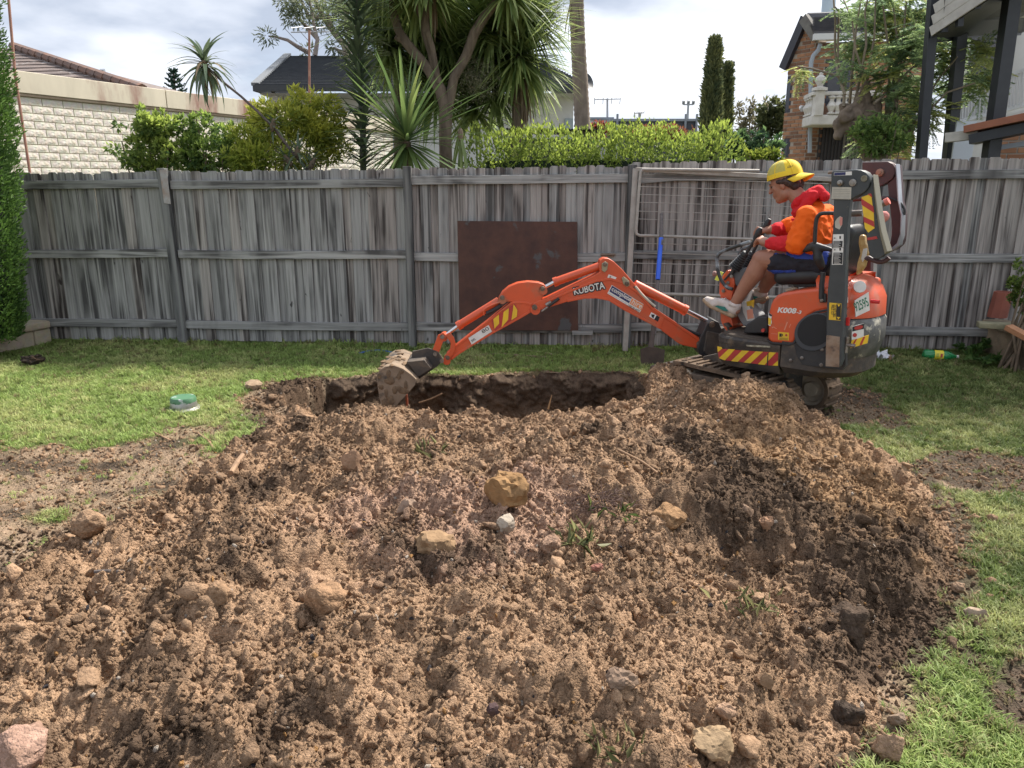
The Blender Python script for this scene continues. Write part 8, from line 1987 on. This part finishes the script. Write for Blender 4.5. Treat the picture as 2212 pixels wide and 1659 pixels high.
# ================================================================ small things about the yard
def small_things():
    # left sandstone block edging
    st = brickcol('sandstone_block', [(.42, .35, .25), (.50, .42, .31), (.36, .30, .22)], bump=1.0, bscale=18)
    Y = 6.9; A = gnd(108, 742); root = empty('stone_edging', Vector((A.x, A.y, 0)), 0, 'low wall of pale rock faced blocks below the conifer', 'garden wall')
    def blk(nm, a, b, z0, z1, dep):
        V, F = ICO[1]; m = MB(); d = (b - a); d.z = 0; L = d.length; d.normalize(); nr = Vector((d.y, -d.x, 0))
        m.bar(a + Vector((0, 0, (z0 + z1) / 2)) - nr * dep / 2, b + Vector((0, 0, (z0 + z1) / 2)) - nr * dep / 2, dep, z1 - z0); return m.build(nm, st, root, bevel=.018, seg=2)
    f0, f1, f2 = Vector((A.x, A.y + .05, 0)), gnd(78, 748), gnd(-30, 772); f3 = gnd(-140, 796)
    d1 = (f1 - f0)
    blk('block', f2, f1, 0, .155, .25); blk('block', f1 + Vector((.01, 0, 0)), f0, 0, .155, .25); blk('block', f3, f2 - Vector((.01, 0, 0)), 0, .155, .25)
    c0 = Vector((0, -.03, 0)); blk('cap_block', f2 + c0 - Vector((.15, 0.03, 0)), gnd(62, 752) + c0, .158, .235, .30); blk('cap_block', gnd(64, 752) + c0, f0 + c0 + Vector((.03, 0, 0)), .158, .235, .30); blk('cap_block', f3 + c0, f2 + c0 - Vector((.16, .03, 0)), .158, .235, .30)
    # return side of the edging running back to the fence
    m = MB(); m.bar(f0 + Vector((-.12, .12, .078)), f0 + Vector((-.12, .75, .078)), .22, .155); m.build('block', st, root, bevel=.015)
    m = MB(); m.bar(f0 + Vector((-.12, .10, .197)), f0 + Vector((-.12, .75, .197)), .27, .077); m.build('cap_block', st, root, bevel=.015)
    # upturned steel bowl with green paint
    p = gnd(398, 884); O = Vector((p.x, p.y, .005)); root = empty('steel_bowl', O, 0, 'upturned steel bowl splashed with green paint on the left lawn', 'bowl')
    m = MB(); m.lathe(O, [(.112, .0), (.120, .006), (.108, .014), (.094, .018), (.088, .075), (.080, .088), (0, .092)], 40); m.build('shell', mat('brushed_steel', (.42, .41, .39), .38, (.34, .33, .31), 9, metal=.75), root, smooth=True)
    m = MB(); prof = [(.0905, .045), (.0895, .076), (.0815, .0895), (0, .0935)]; m.lathe(O, prof, 40)
    for i, v in enumerate(m.v):
        if i % 4 == 0: a = i // 4; m.v[i] = (v[0], v[1], v[2] + .014 * math.sin(a * .9) + .010 * math.sin(a * 2.3))
    m.build('green_paint', mat('green_enamel', (.055, .15, .075), .5, (.10, .21, .12), 20, .8, col3=(.5, .52, .5), n3scale=16, n3=(.56, .62)), root, smooth=True)
    # bottle
    p = gnd(2030, 778); O = Vector((p.x, p.y, .045)); root = empty('plastic_bottle', O, 0, 'green plastic drink bottle with yellow label lying on the grass', 'bottle')
    ax = Vector((1, -.25, -.03)).normalized(); a = O - ax * .15
    gm = bpy.data.materials.new('green_pet'); gm.use_nodes = True; b = gm.node_tree.nodes['Principled BSDF']; b.inputs['Base Color'].default_value = (.05, .42, .14, 1); b.inputs['Roughness'].default_value = .12; b.inputs['Transmission Weight'].default_value = .55
    m = MB(); m.lathe(a, [(0, .012), (.02, 0), (.040, .006), (.046, .022), (.046, .085), (.044, .09), (.044, .17), (.046, .175), (.045, .20), (.036, .235), (.018, .262), (.013, .275), (.013, .285)], 24, ax); m.build('shell', gm, root, smooth=True)
    m = MB(); m.lathe(a, [(.0465, .092), (.0468, .10), (.0468, .162), (.0465, .168)], 24, ax, closed=True); lb = m.build('label', mat('yellow_label', (.75, .62, .03), .45, (.62, .52, .05), 30), root, smooth=True)
    q = a + ax * .13; v = (CAM - q).normalized(); v = (v - ax * v.dot(ax)).normalized(); w = ax.cross(v)
    m = MB(); m.bar(q + v * .047 + w * .0 + ax * .008, q + v * .047 + ax * .026, .001, .03, up=tuple(w)); m.build('label_patch', RED, lb)
    m = MB()
    for k in (-.022, -.012): m.bar(q + v * .047 + ax * k - w * .016, q + v * .047 + ax * k + w * .016, .001, .004, up=tuple(ax))
    m.build('label_print', mat('label_green', (.05, .2, .06), .5), lb)
    m = MB(); m.lathe(a + ax * .283, [(.0, 0), (.015, 0), (.015, .018), (0, .018)], 16, ax); m.build('cap', WHT, root, smooth=True)
    # litter: crumpled paper and a crust of foam
    p = gnd(1897, 778); O = Vector((p.x, p.y, .0)); n = 9; V = []; F = []; rr = np.random.default_rng(6)
    for i in range(n):
        for j in range(n): V.append(((i / (n - 1) - .5) * .16 + rr.normal(0, .006), (j / (n - 1) - .5) * .12 + rr.normal(0, .006), .05 + .035 * math.sin(i * 1.1 + j * .7) + .02 * math.cos(j * 1.9) + rr.normal(0, .007)))
    F = [(i*n + j, (i+1)*n + j, (i+1)*n + j + 1, i*n + j + 1) for i in range(n - 1) for j in range(n - 1)]
    me = npmesh('crumpled_paper', np.array(V), np.array(F), [mat('white_paper', (.66, .66, .68), .8, (.55, .55, .58), 20)]); o = link('crumpled_paper', me); o.location = O; o.rotation_euler = (.4, .1, .3); tag(o, 'crumpled white paper litter behind the digger tail', 'litter')
    V, F = rockmesh(3, 77, .6, .2, (.055, .045, .034)); o = link('bread_crust', npmesh('bread_crust', V, F, [mat('crust', (.34, .22, .11), .9, (.22, .13, .07), 30, bump=.5)], smooth=True)); p = gnd(1916, 778); o.location = (p.x, p.y - .02, .03); tag(o, 'brown crusty lump beside the crumpled white paper', 'litter')
    # right stone planter
    A = gnd(2110, 757); B = gnd(2214, 804); root = empty('stone_planter', Vector((A.x, A.y, 0)), 0, 'low rough sandstone planter wall at the right edge', 'garden wall')
    rs = mat('rough_sandstone', (.33, .26, .17), .95, (.20, .155, .11), 6, .9, bump=1.2, bscale=16, col3=(.09, .075, .06), n3scale=5, n3=(.56, .7))
    d = (B - A).normalized(); Bx = A + d * 2.6; nr = Vector((d.y, -d.x, 0)); 
    if nr.x > 0: nr = -nr
    V = []; F = []; nx, nz = 64, 12; rr = np.random.default_rng(3)
    us, zs = np.meshgrid(np.linspace(0, 2.6, nx + 1), np.linspace(-.02, .27, nz + 1), indexing='ij'); off = .03 * fbm(us * 5, zs * 7, 2.0, 4) + .012 * fbm(us * 17, zs * 17, 5.0, 2)
    for i in range(nx + 1):
        for j in range(nz + 1): V.append(A + d * us[i, j] + nr * off[i, j] + Vector((0, 0, zs[i, j])))
    F = [(i*(nz+1)+j, (i+1)*(nz+1)+j, (i+1)*(nz+1)+j+1, i*(nz+1)+j+1) for i in range(nx) for j in range(nz)]
    m = MB(); m.add(V, F); m.bar(A - nr * .11 + Vector((0, 0, .125)), Bx - nr * .11 + Vector((0, 0, .125)), .2, .28); m.bar(A - nr * .1 + Vector((.0, 0, .125)), A - nr * 1.0 + Vector((0, 0, .125)), .1, .28); m.build('wall', rs, root, smooth=True)
    for k in range(5):
        a, b = A + d * (k * .52 - .02), A + d * (k * .52 + .49); m = MB(); m.bar(a - nr * .07 + Vector((0, 0, .30)), b - nr * .07 + Vector((0, 0, .30)), .22, .055); m.build('coping_stone', rs, root, bevel=.012)
    # old concrete tile, terracotta pipe, brick paver on the planter
    top = .33
    def on(px, py): return gnd(px, py, top)
    q = on(2150, 712); m = MB(); m.box(q + Vector((.05, .03, .03)), (.34, .13, .05), Matrix.Rotation(-.35, 3, 'Z')); solo('concrete_slab', m, mat('mossy_concrete', (.30, .27, .17), .9, (.18, .17, .10), 10, .9, bump=.5, bscale=30), q, 'mossy concrete slab lying on the stone planter', 'slab', bevel=.008)
    q = on(2160, 700) + Vector((0.0, .06, .055)); f = [(math.cos(a) * .085, math.sin(a) * .085) for a in [R(22.5 + 45 * k) for k in range(8)]]; fi = [(x * .8, y * .8) for x, y in f]; h = .235; t = Vector((.055, .0, 0))
    vs = [q + Vector((x, y, 0)) for x, y in f] + [q + t * .45 + Vector((x * .93, y * .93, h)) for x, y in f] + [q + t * .45 + Vector((x * .93, y * .93, h)) for x, y in fi] + [q + Vector((x, y, .02)) for x, y in fi]; k = 8
    m = MB(); m.add(vs, [(r * k + i, r * k + (i + 1) % k, (r + 1) * k + (i + 1) % k, (r + 1) * k + i) for r in range(3) for i in range(k)]); solo('terracotta_pipe', m, mat('terracotta', (.27, .085, .055), .8, (.20, .065, .045), 6, .9, bump=.2, bscale=40), q, 'eight sided terracotta pipe standing on the stone planter', 'pipe', bevel=.004)
    q = on(2205, 735); m = MB(); m.box(q + Vector((.0, 0, .05)), (.10, .25, .045), Matrix.Rotation(.5, 3, 'Z') @ Matrix.Rotation(.35, 3, 'X')); solo('brick_paver', m, mat('paver', (.40, .19, .09), .85, (.30, .14, .07), 12, .8, bump=.3, bscale=40), q, 'orange brick paver leaning on the edge of the planter', 'brick', bevel=.005)
    # blue hose end, sticks and roots
    def cable(nm, pts, r, mt, label, cat, n=0, fine=True, lift=.008):
        pp = []
        for x, y in cr(pts, 5): q = hit(x, y, False); pp.append(q + Vector((0, 0, lift + (n * random.random()))))
        m = MB(); m.tube(pp, r, 7); return solo(nm, m, mt, pp[0], label, cat, smooth=True)
    cable('blue_hose', [(776, 765), (800, 760), (825, 759), (848, 764)], .009, mat('blue_hose', (.03, .12, .38), .5), 'short length of blue hose on the grass behind the bucket', 'hose')
    stick = mat('dry_stick', (.20, .14, .09), .9, (.28, .21, .14), 12); root_m = mat('pale_root', (.34, .21, .12), .9, (.24, .15, .09), 12)
    cable('fallen_frond', [(1010, 772), (1080, 766), (1130, 770), (1195, 774)], .008, stick, 'long dry frond lying on the grass below the rusted sheet', 'stick'); cable('fallen_frond', [(1100, 757), (1150, 760), (1200, 768)], .006, mat('pale_stick', (.36, .30, .2), .9), 'pale dry frond on the grass under the boom', 'stick'); cable('fallen_frond', [(1010, 787), (1080, 785), (1130, 789)], .006, stick, 'dark stick on the grass near the rim of the hole', 'stick'); cable('fallen_frond', [(735, 778), (760, 764), (800, 748)], .005, stick, 'thin stick on the lawn left of the blue hose', 'stick')
    cable('root', [(430, 940), (450, 955), (462, 972)], .009, root_m, 'pale root stub on the mud left of the heap', 'root'); cable('root', [(330, 935), (370, 955)], .007, root_m, 'short root lying on the left mud', 'root'); cable('root', [(530, 985), (515, 1005), (500, 1030)], .012, root_m, 'thick tan root sticking from the left shoulder of the heap', 'root', lift=.02)
    cable('root', [(205, 1240), (235, 1238), (268, 1240)], .006, mat('grey_root', (.12, .1, .09), .9), 'dark straight root on the lower left of the heap', 'root'); cable('root', [(1335, 975), (1385, 1000), (1420, 1025)], .005, root_m, 'thin root lying across the heap right of centre', 'root')
    # root tangle and torn grass on the heap
    p = hit(1290, 1090); rr = random.Random(3); O = p; m = MB()
    for i in range(240):
        a = rr.uniform(0, 6.28); q = O + Vector((rr.gauss(0, .075), rr.gauss(0, .055), rr.gauss(.01, .022))); d = Vector((math.cos(a), math.sin(a) * .6, rr.gauss(.1, .5))) * rr.uniform(.02, .06); m.tube([q, q + d * .5 + Vector((rr.gauss(0, .01), rr.gauss(0, .01), .006)), q + d], [.0018, .0014, .0006], 4)
    solo('root_tangle', m, mat('dark_roots', (.085, .05, .040), .9, (.14, .085, .065), 20), O, 'matted dark brown root tangle in the middle of the heap', 'roots')
    def tuft(px, py, n, ln, label, col, sp=.03):
        O = hit(px, py); rr = np.random.default_rng(px); P = rr.normal(0, sp, (n, 3)); P[:, 2] = np.abs(P[:, 2]) * .2; D = rr.normal(0, .7, (n, 3)); D[:, 2] += .5
        t = rr.random((n, 1)); o = link('grass_clump', leafmesh('grass_clump', P, D, ln * rr.uniform(.6, 1.2, n), .0045, np.array(col[0]) * (1 - t) + np.array(col[1]) * t, LEAF, bend=.35)); o.location = O + Vector((0, 0, .01)); tag(o, label, 'grass clump', 'torn grass clumps in the soil heap')
    g = ((.10, .12, .05), (.30, .29, .14))
    tuft(1252, 1178, 34, .08, 'torn pale green grass clump beside the root tangle', g); tuft(1330, 1120, 26, .055, 'grass blades at the right edge of the root tangle', ((.05, .08, .025), (.15, .18, .06)), .05); tuft(920, 985, 26, .07, 'few torn grass blades on the upper left of the heap', g, .04); tuft(1620, 1320, 34, .06, 'grass scraps on the lower right of the heap', g, .05); tuft(1310, 1630, 24, .06, 'grass scraps at the lower middle edge of the heap', g, .03)
    # surveyor-orange stake in the hole by the bucket, pale splinter in the far wall
    a = at(880, 850, 5.95); m = MB(); m.tube([at(882, 915, 5.97), at(878, 852, 5.93)], .011, 8); solo('orange_pipe_stub', m, mat('orange_pvc', (.45, .12, .06), .6, (.3, .1, .06), 20), at(882, 915, 5.97), 'short orange pipe stub standing in the hole by the bucket', 'pipe', smooth=True)
    m = MB(); m.tube([at(1184, 884, 6.2), at(1192, 853, 6.22)], [.010, .003], 6); solo('wood_splinter', m, mat('splinter', (.45, .26, .12), .8), at(1184, 884, 6.2), 'pale wood splinter stuck in the far wall of the hole', 'splinter', smooth=True)
    for i, pts in enumerate(([(905, 870), (930, 862), (955, 850)], [(1205, 890), (1235, 898), (1260, 892)], [(1245, 880), (1238, 895), (1236, 905)])):
        m = MB(); m.tube([at(x, y, 6.05 + .1 * (i > 0)) for x, y in cr(pts)], .006, 6); solo('root', m, root_m, at(*pts[0], 6.05 + .1 * (i > 0)), ('pale root hanging in the hole right of the bucket', 'long thin root in the hole below the boom', 'short upright root in the hole below the boom')[i], 'root', smooth=True)
small_things()
bpy.data.scenes.remove(_TMP)
